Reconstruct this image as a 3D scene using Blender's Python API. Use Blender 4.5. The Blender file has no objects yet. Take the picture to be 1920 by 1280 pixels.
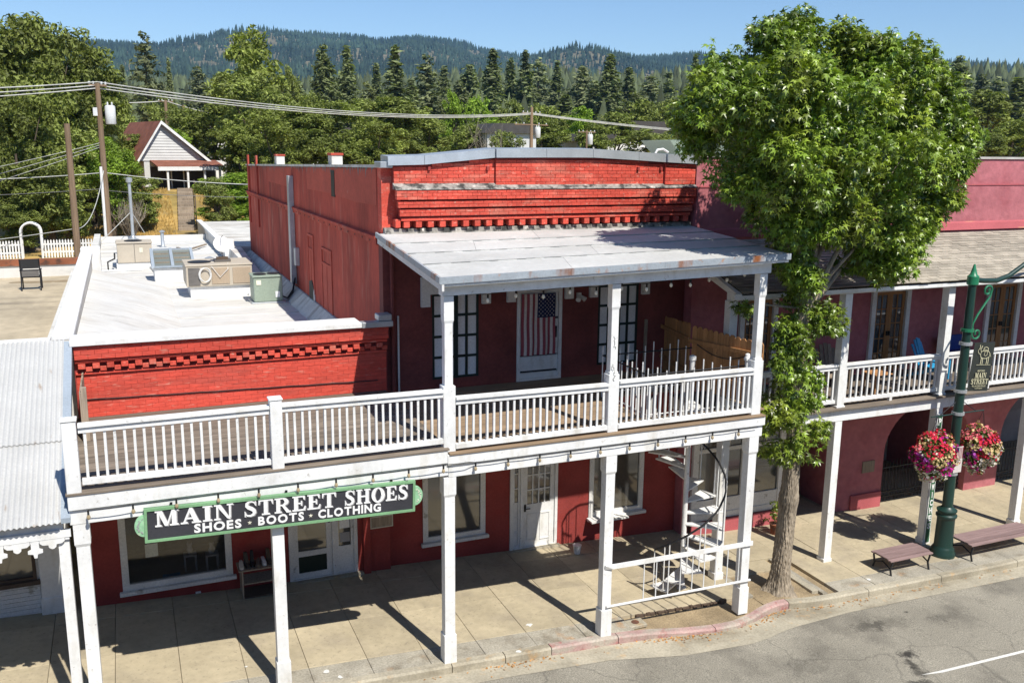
import bpy, bmesh, math, random
import numpy as np
from mathutils import Vector, Matrix

random.seed(7)
RNG = np.random.default_rng(11)
SC = bpy.context.scene
COL = SC.collection
pi = math.pi

# ------------------------------------------------------------------ camera
cam_data = bpy.data.cameras.new('camera')
cam = bpy.data.objects.new('camera', cam_data)
COL.objects.link(cam)
PITCH, YAW, ROLL = 0.206396, 0.398919, 0.010186
fw = Vector((math.sin(YAW) * math.cos(PITCH), math.cos(YAW) * math.cos(PITCH), -math.sin(PITCH)))
rt = Vector((math.cos(YAW), -math.sin(YAW), 0))
up = rt.cross(fw)
rt2 = rt * math.cos(ROLL) + up * math.sin(ROLL)
up2 = up * math.cos(ROLL) - rt * math.sin(ROLL)
cm = Matrix((rt2, up2, -fw)).transposed().to_4x4()
cm.translation = Vector((-4.9709, -14.6354, 9.2264))
cam.matrix_world = cm
cam_data.sensor_width = 36
cam_data.lens = 36 * 1729.46 / 1920
cam_data.clip_start = 0.1
cam_data.clip_end = 20000
SC.camera = cam

# ------------------------------------------------------------------ sky, sun, exposure
SUN = Vector((0.62, -2.65, 3.58)).normalized()
EL = math.asin(SUN.z)
AZ = math.atan2(SUN.x, SUN.y)
world = bpy.data.worlds.new('World')
SC.world = world
world.use_nodes = True
wn = world.node_tree
wn.nodes.clear()
sky = wn.nodes.new('ShaderNodeTexSky')
sky.sky_type = 'NISHITA'
sky.sun_disc = False
sky.sun_elevation = EL
sky.sun_rotation = AZ
sky.altitude = 600
sky.air_density = 1.0
sky.dust_density = 0.0
sky.ozone_density = 5.0
bg = wn.nodes.new('ShaderNodeBackground')
bg.inputs['Strength'].default_value = 0.105
wo = wn.nodes.new('ShaderNodeOutputWorld')
wn.links.new(sky.outputs[0], bg.inputs[0])
wn.links.new(bg.outputs[0], wo.inputs[0])
sun_data = bpy.data.lights.new('sun', 'SUN')
sun_data.energy = 4.6
sun_data.angle = math.radians(0.5)
sun_data.color = (1.0, 0.955, 0.88)
sun = bpy.data.objects.new('sun', sun_data)
sun.rotation_euler = (-SUN).to_track_quat('-Z', 'Y').to_euler()
sun.location = (0, -20, 40)
COL.objects.link(sun)
SC.view_settings.view_transform = 'Standard'
SC.view_settings.look = 'None'
SC.view_settings.exposure = 0.38
SC.view_settings.gamma = 1.0
SC.view_settings.use_curve_mapping = False
SC.cycles.max_bounces = 6
SC.cycles.diffuse_bounces = 2
SC.cycles.volume_bounces = 0
SC.cycles.transparent_max_bounces = 6

# ------------------------------------------------------------------ materials
MATS = {}


def mat(name, base, rough=0.75, spec=0.3, var=0.18, scale=1.5, fine=30.0, fvar=0.1, bump=0.0, bscale=60.0,
        bdist=0.01, col2=None, frac=0.0, cscale=4.0, cstretch=(1, 1, 1), soft=0.04, metallic=0.0, island=0.0,
        objrand=0.0, stretch=(1, 1, 1), trans=0.0, emis=0.0, col3=None, frac3=0.0, c3scale=12.0, c3stretch=(1, 1, 1)):
    m = bpy.data.materials.new(name)
    m.use_nodes = True
    nt = m.node_tree
    N, L = nt.nodes, nt.links
    N.clear()
    out = N.new('ShaderNodeOutputMaterial')
    bs = N.new('ShaderNodeBsdfPrincipled')
    geo = N.new('ShaderNodeNewGeometry')
    bs.inputs['Roughness'].default_value = rough
    bs.inputs['Specular IOR Level'].default_value = spec
    bs.inputs['Metallic'].default_value = metallic

    def noise(sc, st=(1, 1, 1), detail=4.0):
        mp = N.new('ShaderNodeMapping')
        mp.inputs['Scale'].default_value = st
        L.new(geo.outputs['Position'], mp.inputs['Vector'])
        n = N.new('ShaderNodeTexNoise')
        n.inputs['Scale'].default_value = sc
        n.inputs['Detail'].default_value = detail
        L.new(mp.outputs[0], n.inputs['Vector'])
        return n.outputs['Fac']

    def scaled(fac, lo, hi, a=0.3, b=0.7):
        mr = N.new('ShaderNodeMapRange')
        mr.inputs['From Min'].default_value = a
        mr.inputs['From Max'].default_value = b
        mr.inputs['To Min'].default_value = lo
        mr.inputs['To Max'].default_value = hi
        L.new(fac, mr.inputs['Value'])
        return mr.outputs[0]

    def mul(a, b):
        x = N.new('ShaderNodeMath')
        x.operation = 'MULTIPLY'
        L.new(a, x.inputs[0])
        L.new(b, x.inputs[1])
        return x.outputs[0]
    f = scaled(noise(scale, stretch), 1 - var, 1 + var)
    if fvar:
        f = mul(f, scaled(noise(fine, stretch), 1 - fvar, 1 + fvar))
    if island:
        f = mul(f, scaled(geo.outputs['Random Per Island'], 1 - island, 1 + island, 0, 1))
    if objrand:
        oi = N.new('ShaderNodeObjectInfo')
        f = mul(f, scaled(oi.outputs['Random'], 1 - objrand, 1 + objrand, 0, 1))
    rgb = N.new('ShaderNodeRGB')
    rgb.outputs[0].default_value = (*base, 1)
    col = rgb.outputs[0]
    for c, fr, cs, st in ((col2, frac, cscale, cstretch), (col3, frac3, c3scale, c3stretch)):
        if c is None:
            continue
        msk = scaled(noise(cs, st, 6.0), 0, 1, 0.5 + (0.5 - fr) * 0.5 - soft, 0.5 + (0.5 - fr) * 0.5 + soft)
        mx = N.new('ShaderNodeMix')
        mx.data_type = 'RGBA'
        L.new(msk, mx.inputs[0])
        L.new(col, mx.inputs[6])
        mx.inputs[7].default_value = (*c, 1)
        col = mx.outputs[2]
    vm = N.new('ShaderNodeVectorMath')
    vm.operation = 'SCALE'
    L.new(col, vm.inputs[0])
    L.new(f, vm.inputs['Scale'])
    L.new(vm.outputs[0], bs.inputs['Base Color'])
    if bump:
        bp = N.new('ShaderNodeBump')
        bp.inputs['Strength'].default_value = bump
        bp.inputs['Distance'].default_value = bdist
        L.new(noise(bscale, stretch, 5.0), bp.inputs['Height'])
        L.new(bp.outputs[0], bs.inputs['Normal'])
    sh = bs.outputs[0]
    if trans:
        tr = N.new('ShaderNodeBsdfTranslucent')
        v2 = N.new('ShaderNodeVectorMath')
        v2.operation = 'MULTIPLY'
        v2.inputs[1].default_value = (1.5, 1.7, 0.5)
        L.new(vm.outputs[0], v2.inputs[0])
        L.new(v2.outputs[0], tr.inputs['Color'])
        ms = N.new('ShaderNodeMixShader')
        ms.inputs[0].default_value = trans
        L.new(sh, ms.inputs[1])
        L.new(tr.outputs[0], ms.inputs[2])
        sh = ms.outputs[0]
    if emis:
        L.new(vm.outputs[0], bs.inputs['Emission Color'])
        bs.inputs['Emission Strength'].default_value = emis
    L.new(sh, out.inputs[0])
    MATS[name] = m
    return m


def glass_mat(name, tint=(0.02, 0.022, 0.025), see=0.0):
    m = bpy.data.materials.new(name)
    m.use_nodes = True
    nt = m.node_tree
    N, L = nt.nodes, nt.links
    bs = N['Principled BSDF']
    bs.inputs['Base Color'].default_value = (*tint, 1)
    bs.inputs['Roughness'].default_value = 0.06
    bs.inputs['Specular IOR Level'].default_value = 0.9
    bs.inputs['IOR'].default_value = 1.75
    if see:
        tr = N.new('ShaderNodeBsdfTransparent')
        ms = N.new('ShaderNodeMixShader')
        ms.inputs[0].default_value = see
        L.new(bs.outputs[0], ms.inputs[1])
        L.new(tr.outputs[0], ms.inputs[2])
        L.new(ms.outputs[0], N['Material Output'].inputs[0])
    MATS[name] = m
    return m


mat('white_paint', (0.79, 0.79, 0.77), 0.55, var=0.08, fvar=0.05, fine=14, bump=0.2, bscale=45, col2=(0.64, 0.62, 0.56), frac=0.2, cscale=4, cstretch=(1, 1, 0.35), soft=0.1, col3=(0.34, 0.31, 0.27), frac3=0.025, c3scale=16)
mat('white_paint_old', (0.74, 0.73, 0.70), 0.65, var=0.1, fvar=0.1, bump=0.25, col2=(0.42, 0.40, 0.35), frac=0.14, cscale=5, col3=(0.3, 0.27, 0.24), frac3=0.05, c3scale=25)
mat('red_brick', (0.62, 0.084, 0.054), 0.7, var=0.16, scale=2.5, fvar=0.16, fine=25, bump=0.5, bscale=35, col2=(0.62, 0.20, 0.14), frac=0.24, cscale=2.2, cstretch=(0.7, 1, 2.2), soft=0.12, objrand=0.16, col3=(0.70, 0.52, 0.40), frac3=0.045, c3scale=11, c3stretch=(1, 1, 2.6))
mat('red_brick_smooth', (0.62, 0.080, 0.052), 0.7, var=0.14, scale=1.6, fvar=0.14, fine=22, stretch=(0.3, 1, 1.5), bump=0.6, bscale=26, col2=(0.50, 0.085, 0.06), frac=0.3, cscale=1.8, cstretch=(0.4, 1, 2.5), soft=0.12, objrand=0.07, col3=(0.66, 0.36, 0.27), frac3=0.05, c3scale=7, c3stretch=(0.6, 1, 3))
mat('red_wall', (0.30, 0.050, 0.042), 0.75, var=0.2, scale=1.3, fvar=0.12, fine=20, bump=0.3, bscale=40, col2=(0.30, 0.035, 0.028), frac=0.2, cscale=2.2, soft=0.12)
mat('red_stucco', (0.46, 0.078, 0.050), 0.85, var=0.22, scale=0.9, fvar=0.14, fine=9, stretch=(1, 1, 0.35), bump=0.5, bscale=30, col2=(0.22, 0.045, 0.03), frac=0.26, cscale=1.6, cstretch=(1, 1, 0.12), soft=0.16, col3=(0.62, 0.30, 0.22), frac3=0.06, c3scale=2.4, c3stretch=(1, 1, 0.22))
mat('red_stucco_patch', (0.49, 0.10, 0.065), 0.85, var=0.12, scale=1.2, fvar=0.08, fine=9, bump=0.4, bscale=30, col2=(0.5, 0.2, 0.15), frac=0.05, cscale=3)
mat('mortar_grey', (0.30, 0.28, 0.25), 0.95, var=0.35, scale=3, fvar=0.3, fine=14, bump=0.8, bscale=20, col2=(0.06, 0.06, 0.055), frac=0.42, cscale=5, soft=0.08, col3=(0.6, 0.56, 0.5), frac3=0.15, c3scale=9)
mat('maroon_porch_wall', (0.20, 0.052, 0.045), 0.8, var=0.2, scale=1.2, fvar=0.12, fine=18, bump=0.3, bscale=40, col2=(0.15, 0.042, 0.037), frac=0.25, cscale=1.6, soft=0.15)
mat('maroon_stucco', (0.43, 0.145, 0.16), 0.85, var=0.12, scale=0.9, fvar=0.1, fine=7, bump=0.8, bscale=3.2, bdist=0.05, col2=(0.36, 0.10, 0.115), frac=0.2, cscale=1.5, soft=0.15)
mat('maroon_trim', (0.43, 0.105, 0.115), 0.75, var=0.1, col2=(0.55, 0.25, 0.15), frac=0.12, cscale=3, cstretch=(0.4, 1, 3))
mat('membrane_white', (0.67, 0.66, 0.625), 0.6, var=0.06, scale=0.7, fvar=0.04, fine=5, bump=0.25, bscale=3, bdist=0.03, col2=(0.56, 0.525, 0.46), frac=0.24, cscale=0.7, cstretch=(0.35, 1.4, 1), soft=0.16, col3=(0.36, 0.33, 0.29), frac3=0.08, c3scale=3, c3stretch=(0.3, 2, 1))
mat('membrane_old', (0.62, 0.60, 0.55), 0.8, var=0.15, fvar=0.1, col2=(0.33, 0.29, 0.24), frac=0.25, cscale=1.5, cstretch=(0.4, 1.5, 1), soft=0.12)
mat('roll_roofing', (0.52, 0.515, 0.49), 0.85, var=0.08, scale=0.9, fvar=0.06, fine=12, bump=0.25, bscale=90, col2=(0.50, 0.49, 0.455), frac=0.16, cscale=1.3, cstretch=(0.5, 1.4, 1), soft=0.15, objrand=0.05, col3=(0.66, 0.65, 0.62), frac3=0.07, c3scale=2.5)
mat('tan_roofing', (0.45, 0.375, 0.26), 0.9, var=0.15, scale=0.6, fvar=0.1, fine=5, stretch=(1, 0.6, 1), bump=0.3, bscale=60, col2=(0.28, 0.235, 0.17), frac=0.22, cscale=0.9, cstretch=(0.5, 1.5, 1), soft=0.12)
mat('tar_line', (0.20, 0.20, 0.19), 0.8)
mat('galvanised', (0.50, 0.53, 0.55), 0.42, 0.5, var=0.1, scale=3, fvar=0.06, metallic=0.55, bump=0.15, bscale=6)
mat('rusty_metal', (0.38, 0.42, 0.45), 0.55, 0.4, var=0.1, scale=3, metallic=0.2, col2=(0.30, 0.11, 0.04), frac=0.30, cscale=2.6, cstretch=(1, 1, 0.4), soft=0.06, col3=(0.45, 0.25, 0.14), frac3=0.14, c3scale=8)
mat('corrugated_metal', (0.55, 0.545, 0.52), 0.55, 0.4, var=0.08, scale=1.2, fvar=0.06, metallic=0.15, col2=(0.36, 0.28, 0.21), frac=0.06, cscale=3, cstretch=(2.5, 0.4, 1), soft=0.05)
mat('blue_grey_flashing', (0.32, 0.37, 0.42), 0.6, var=0.08)
mat('shingle', (0.33, 0.295, 0.235), 0.95, var=0.12, scale=1.5, fvar=0.15, fine=40, bump=0.5, bscale=120, objrand=0.22, island=0.2)
mat('deck_wood', (0.19, 0.155, 0.12), 0.85, var=0.2, scale=2, fvar=0.2, fine=16, stretch=(0.12, 1, 1), bump=0.4, bscale=20, objrand=0.2, col2=(0.15, 0.12, 0.09), frac=0.2, cscale=5, cstretch=(0.2, 2, 1), soft=0.1)
mat('deck_brown', (0.27, 0.19, 0.12), 0.8, var=0.15, scale=2, fvar=0.15, fine=16, stretch=(0.12, 1, 1), bump=0.3, bscale=20, objrand=0.12)
mat('dark_wood', (0.10, 0.07, 0.05), 0.8, var=0.2)
mat('fence_wood', (0.42, 0.21, 0.085), 0.85, var=0.2, scale=2, fvar=0.2, fine=22, stretch=(1, 1, 0.08), bump=0.3, bscale=20, objrand=0.22, col2=(0.2, 0.1, 0.05), frac=0.1, cscale=14)
mat('weathered_wood', (0.30, 0.24, 0.18), 0.9, var=0.2, fvar=0.25, fine=25, stretch=(1, 1, 0.1), bump=0.5, bscale=25, objrand=0.2)
mat('pole_wood', (0.24, 0.165, 0.105), 0.9, var=0.2, fvar=0.25, fine=18, stretch=(1, 1, 0.05), bump=0.4, bscale=20)
mat('orange_door_wood', (0.36, 0.17, 0.06), 0.6, var=0.15, fvar=0.12, stretch=(1, 1, 0.2))
mat('sidewalk_concrete', (0.44, 0.375, 0.255), 0.9, var=0.12, scale=0.9, fvar=0.08, fine=7, bump=0.25, bscale=90, col2=(0.34, 0.29, 0.21), frac=0.22, cscale=1.3, soft=0.14, objrand=0.11, col3=(0.2, 0.17, 0.13), frac3=0.06, c3scale=17)
mat('rough_concrete', (0.36, 0.33, 0.265), 0.95, var=0.18, scale=1.6, fvar=0.22, fine=30, bump=0.6, bscale=50, col2=(0.22, 0.19, 0.14), frac=0.26, cscale=2.5, soft=0.1, col3=(0.42, 0.21, 0.07), frac3=0.05, c3scale=2.2, objrand=0.06)
mat('gutter_concrete', (0.40, 0.36, 0.275), 0.95, var=0.16, scale=1.6, fvar=0.15, fine=22, bump=0.4, bscale=60, col2=(0.27, 0.235, 0.17), frac=0.26, cscale=1.6, cstretch=(0.5, 1.5, 1), soft=0.12, col3=(0.5, 0.3, 0.12), frac3=0.05, c3scale=4)
mat('red_kerb', (0.42, 0.275, 0.25), 0.85, var=0.15, scale=2, fvar=0.14, fine=25, bump=0.5, bscale=40, col2=(0.40, 0.35, 0.29), frac=0.46, cscale=2.6, cstretch=(0.8, 1.6, 1.6), soft=0.1, col3=(0.36, 0.09, 0.08), frac3=0.16, c3scale=5)
mat('asphalt', (0.255, 0.235, 0.190), 0.93, var=0.14, scale=0.45, fvar=0.42, fine=48, bump=0.7, bscale=80, col2=(0.31, 0.285, 0.23), frac=0.3, cscale=0.5, soft=0.2, col3=(0.05, 0.045, 0.04), frac3=0.06, c3scale=0.75)
mat('oil_stain', (0.045, 0.042, 0.038), 0.7, var=0.3, fvar=0.3, fine=25)
mat('road_paint', (0.72, 0.71, 0.66), 0.8, var=0.08, fvar=0.1, col2=(0.35, 0.33, 0.29), frac=0.14, cscale=8)
mat('dirt', (0.30, 0.23, 0.14), 0.95, var=0.25, fvar=0.25, bump=0.6, bscale=30)
mat('ac_beige', (0.50, 0.44, 0.35), 0.6, var=0.07, fvar=0.05)
mat('ac_tan', (0.44, 0.345, 0.245), 0.6, var=0.06, objrand=0.06)
mat('ac_green', (0.28, 0.34, 0.27), 0.5, var=0.06)
mat('coil_grey', (0.14, 0.13, 0.12), 0.7, var=0.2, fine=60, fvar=0.3, stretch=(1, 1, 6))
mat('black_metal', (0.02, 0.02, 0.022), 0.5)
mat('black_rubber', (0.025, 0.025, 0.025), 0.7)
mat('lamp_green', (0.012, 0.042, 0.033), 0.4, 0.5, var=0.1)
mat('lamp_green_bright', (0.02, 0.19, 0.09), 0.4, 0.5)
mat('sign_green', (0.20, 0.38, 0.20), 0.5, var=0.12, fvar=0.1)
mat('sign_disc', (0.30, 0.55, 0.33), 0.6, var=0.2, scale=8, col2=(0.5, 0.5, 0.38), frac=0.2, cscale=16)
mat('sign_black', (0.045, 0.045, 0.052), 0.5, var=0.1)
mat('sign_white', (0.82, 0.82, 0.80), 0.5, var=0.04)
mat('letter_grey', (0.34, 0.33, 0.33), 0.6)
mat('banner_black', (0.03, 0.035, 0.03), 0.75, var=0.1)
mat('banner_cream', (0.58, 0.55, 0.36), 0.7)
mat('panel_green', (0.04, 0.13, 0.06), 0.6)
mat('dark_green_frame', (0.012, 0.025, 0.020), 0.5)
mat('pane_white', (0.84, 0.85, 0.85), 0.25, 0.5, var=0.08)
mat('curtain_white', (0.55, 0.54, 0.50), 0.8, var=0.2, scale=6, stretch=(1, 1, 0.15))
mat('flag_red', (0.30, 0.07, 0.09), 0.8, var=0.08)
mat('flag_white', (0.62, 0.57, 0.54), 0.8, var=0.06)
mat('flag_blue', (0.018, 0.024, 0.075), 0.8)
mat('paper', (0.7, 0.68, 0.55), 0.8)
mat('blue_print', (0.15, 0.33, 0.6), 0.7)
mat('room_tan', (0.42, 0.37, 0.30), 0.9)
mat('blue_plastic', (0.03, 0.30, 0.55), 0.5)
mat('dark_blue', (0.02, 0.05, 0.25), 0.6)
mat('bench_slat', (0.27, 0.185, 0.175), 0.75, var=0.15, fvar=0.15, fine=20, stretch=(0.1, 1, 1), objrand=0.12)
mat('bulb', (0.85, 0.82, 0.72), 0.2, 0.5)
mat('bulb_amber', (0.42, 0.33, 0.2), 0.2, 0.6)
mat('wire_grey', (0.50, 0.50, 0.46), 0.6)
mat('wire_dark', (0.16, 0.16, 0.16), 0.6)
mat('transformer_grey', (0.60, 0.61, 0.60), 0.5)
mat('rust_strip', (0.25, 0.09, 0.045), 0.85, var=0.3, col2=(0.12, 0.06, 0.04), frac=0.3, cscale=4)
mat('house_siding', (0.62, 0.62, 0.60), 0.7, var=0.08)
mat('house_roof', (0.22, 0.085, 0.055), 0.85, var=0.25, fine=9)
mat('house_dark', (0.07, 0.065, 0.06), 0.8)
mat('grass_dry', (0.44, 0.29, 0.095), 0.95, var=0.25, scale=0.15, fvar=0.25, fine=1.5, col2=(0.10, 0.11, 0.035), frac=0.42, cscale=0.045, soft=0.1, col3=(0.27, 0.2, 0.09), frac3=0.3, c3scale=0.5)
mat('grass_blades', (0.46, 0.31, 0.10), 0.9, var=0.2, island=0.35)
mat('hill_soil', (0.14, 0.125, 0.075), 0.95, var=0.3, scale=0.01, fvar=0.3, fine=0.08, col2=(0.38, 0.30, 0.22), frac=0.17, cscale=0.006, soft=0.08)
mat('bark', (0.33, 0.275, 0.205), 0.95, var=0.3, scale=4, fvar=0.3, fine=18, stretch=(1, 1, 0.25), bump=1.0, bscale=16, bdist=0.05)
mat('bark_dark', (0.11, 0.085, 0.06), 0.95, var=0.3, fvar=0.3, stretch=(1, 1, 0.3), bump=0.6, bscale=12)
mat('leaf_bright', (0.16, 0.24, 0.026), 0.36, 0.55, var=0.35, scale=0.8, fvar=0.0, island=0.6, trans=0.14, col2=(0.28, 0.33, 0.042), frac=0.3, cscale=0.9, soft=0.15)
mat('leaf_oak', (0.19, 0.225, 0.048), 0.6, 0.3, var=0.3, scale=0.25, fvar=0.0, island=0.5, trans=0.2, objrand=0.14)
mat('leaf_olive', (0.195, 0.23, 0.055), 0.6, 0.3, var=0.3, scale=0.2, fvar=0.0, island=0.5, trans=0.2, objrand=0.14)
mat('leaf_lime', (0.21, 0.31, 0.035), 0.55, 0.3, var=0.25, scale=0.3, fvar=0.0, island=0.4, trans=0.25, objrand=0.1)
mat('needle_dark', (0.175, 0.205, 0.085), 0.7, 0.3, var=0.3, scale=0.15, fvar=0.0, island=0.5, trans=0.22, objrand=0.18)
mat('needle_grey', (0.175, 0.195, 0.09), 0.7, 0.3, var=0.3, scale=0.1, fvar=0.0, island=0.5, trans=0.22, objrand=0.18)
mat('forest_near', (0.078, 0.096, 0.046), 0.8, 0.2, var=0.45, scale=0.02, fvar=0.2, fine=0.4, island=0.5)
mat('forest_far', (0.030, 0.050, 0.034), 0.85, 0.2, var=0.5, scale=0.003, fvar=0.15, fine=0.1, island=0.4)
mat('twig_grey', (0.26, 0.225, 0.18), 0.9, var=0.2)
for nm, c in dict(red=(0.66, 0.03, 0.07), yellow=(0.74, 0.55, 0.28), magenta=(0.55, 0.02, 0.27), white=(0.78, 0.72, 0.66), purple=(0.42, 0.08, 0.42), coral=(0.74, 0.17, 0.20)).items():
    mat('petal_' + nm, c, 0.6, 0.2, var=0.1, fvar=0, island=0.3, trans=0.15)
mat('leaf_basket', (0.10, 0.15, 0.025), 0.6, 0.3, var=0.2, fvar=0, island=0.4, trans=0.2)
mat('leather_mix', (0.10, 0.085, 0.07), 0.6, var=0.3, objrand=0.5)
glass_mat('dark_glass', (0.055, 0.053, 0.050))
glass_mat('shop_glass', (0.02, 0.02, 0.02), 0.7)
glass_mat('skylight_glass', (0.20, 0.21, 0.17))

def stain_asphalt(spots):
    """adds old oil stains (own ragged shapes, at fixed places on the road) to the asphalt"""
    nt = MATS['asphalt'].node_tree
    N, L = nt.nodes, nt.links
    bs = next(n for n in N if n.type == 'BSDF_PRINCIPLED')
    src = bs.inputs['Base Color'].links[0].from_socket
    geo = next(n for n in N if n.type == 'NEW_GEOMETRY')
    nz = N.new('ShaderNodeTexNoise')
    nz.inputs['Scale'].default_value = 6.5
    nz.inputs['Detail'].default_value = 8
    nz.inputs['Roughness'].default_value = 0.7
    L.new(geo.outputs['Position'], nz.inputs['Vector'])
    col = src
    for (x, y, sx, sy, dark) in spots:
        mp = N.new('ShaderNodeMapping')
        mp.vector_type = 'POINT'
        mp.inputs['Location'].default_value = (-x / sx, -y / sy, 0)
        mp.inputs['Scale'].default_value = (1 / sx, 1 / sy, 0)
        L.new(geo.outputs['Position'], mp.inputs['Vector'])
        ln = N.new('ShaderNodeVectorMath')
        ln.operation = 'LENGTH'
        L.new(mp.outputs[0], ln.inputs[0])
        ad = N.new('ShaderNodeMath')
        ad.operation = 'MULTIPLY_ADD'
        L.new(nz.outputs['Fac'], ad.inputs[0])
        ad.inputs[1].default_value = 3.4
        L.new(ln.outputs['Value'], ad.inputs[2])
        mr = N.new('ShaderNodeMapRange')
        mr.inputs['From Min'].default_value = 2.1
        mr.inputs['From Max'].default_value = 2.7
        mr.inputs['To Min'].default_value = dark
        mr.inputs['To Max'].default_value = 0.0
        L.new(ad.outputs[0], mr.inputs['Value'])
        mx = N.new('ShaderNodeMix')
        mx.data_type = 'RGBA'
        L.new(mr.outputs[0], mx.inputs[0])
        L.new(col, mx.inputs[6])
        mx.inputs[7].default_value = (0.035, 0.032, 0.028, 1)
        col = mx.outputs[2]
    # thin wandering cracks
    wp = N.new('ShaderNodeTexNoise')
    wp.inputs['Scale'].default_value = 1.3
    wp.inputs['Detail'].default_value = 6
    L.new(geo.outputs['Position'], wp.inputs['Vector'])
    ma = N.new('ShaderNodeVectorMath')
    ma.operation = 'MULTIPLY_ADD'
    L.new(wp.outputs['Color'], ma.inputs[0])
    ma.inputs[1].default_value = (0.9, 0.9, 0.0)
    L.new(geo.outputs['Position'], ma.inputs[2])
    vo = N.new('ShaderNodeTexVoronoi')
    vo.feature = 'DISTANCE_TO_EDGE'
    vo.inputs['Scale'].default_value = 0.42
    L.new(ma.outputs[0], vo.inputs['Vector'])
    mr = N.new('ShaderNodeMapRange')
    mr.inputs['From Min'].default_value = 0.002
    mr.inputs['From Max'].default_value = 0.007
    mr.inputs['To Min'].default_value = 0.32
    mr.inputs['To Max'].default_value = 0.0
    L.new(vo.outputs['Distance'], mr.inputs['Value'])
    mx = N.new('ShaderNodeMix')
    mx.data_type = 'RGBA'
    L.new(mr.outputs[0], mx.inputs[0])
    L.new(col, mx.inputs[6])
    mx.inputs[7].default_value = (0.06, 0.055, 0.048, 1)
    L.new(mx.outputs[2], bs.inputs['Base Color'])


stain_asphalt([(8.85, -2.3, 0.26, 0.16, 0.95), (8.62, -2.62, 0.13, 0.22, 0.85), (8.5, -2.95, 0.2, 0.2, 0.7), (8.95, -1.15, 0.55, 0.22, 0.55), (8.2, -3.25, 0.35, 0.16, 0.8), (9.5, -1.2, 0.5, 0.3, 0.3), (4.2, -2.3, 0.35, 0.12, 0.4), (10.9, -1.4, 0.5, 0.2, 0.35), (6.6, -2.1, 0.5, 0.3, 0.25), (10.2, -0.95, 0.08, 0.06, 0.9)])

# ------------------------------------------------------------------ helpers
WO = {}
LOCAL = set()


def base_of(par):
    return WO.get(par.name, Vector((0, 0, 0))) if par is not None else Vector((0, 0, 0))


def link(o, par=None):
    COL.objects.link(o)
    if par is not None:
        o.parent = par
    return o


def tag(o, label, cat, group=None, kind=None):
    if label:
        o['label'] = label
    if cat:
        o['category'] = cat
    if group:
        o['group'] = group
    if kind:
        o['kind'] = kind
    return o


def thing(name, label, cat, loc=(0, 0, 0), group=None, local=False, rot=(0, 0, 0)):
    o = bpy.data.objects.new(name, None)
    o.empty_display_size = 0.2
    COL.objects.link(o)
    o.location = loc
    o.rotation_euler = rot
    WO[o.name] = Vector((0, 0, 0)) if local else Vector(loc)
    return tag(o, label, cat, group)


def part_empty(name, par, loc):
    o = bpy.data.objects.new(name, None)
    link(o, par)
    o.location = Vector(loc) - base_of(par)
    WO[o.name] = Vector(loc)
    return o


BOXC = {}


def box_mesh(dx, dy, dz, m, bev=0.0):
    key = (round(dx, 4), round(dy, 4), round(dz, 4), m, bev)
    if key in BOXC:
        return BOXC[key]
    bm = bmesh.new()
    bmesh.ops.create_cube(bm, size=1.0)
    bmesh.ops.scale(bm, vec=(dx, dy, dz), verts=bm.verts)
    if bev:
        bmesh.ops.bevel(bm, geom=bm.edges[:], offset=bev, segments=1, affect='EDGES')
    me = bpy.data.meshes.new('box')
    bm.to_mesh(me)
    bm.free()
    me.materials.append(MATS[m])
    BOXC[key] = me
    return me


def B(name, x0, x1, y0, y1, z0, z1, m, par=None, bev=0.0, rot=None):
    me = box_mesh(abs(x1 - x0), abs(y1 - y0), abs(z1 - z0), m, bev)
    o = bpy.data.objects.new(name, me)
    c = Vector(((x0 + x1) / 2, (y0 + y1) / 2, (z0 + z1) / 2))
    link(o, par)
    o.location = c - base_of(par)
    if rot:
        o.rotation_euler = rot
    WO[o.name] = c
    return o


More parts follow.
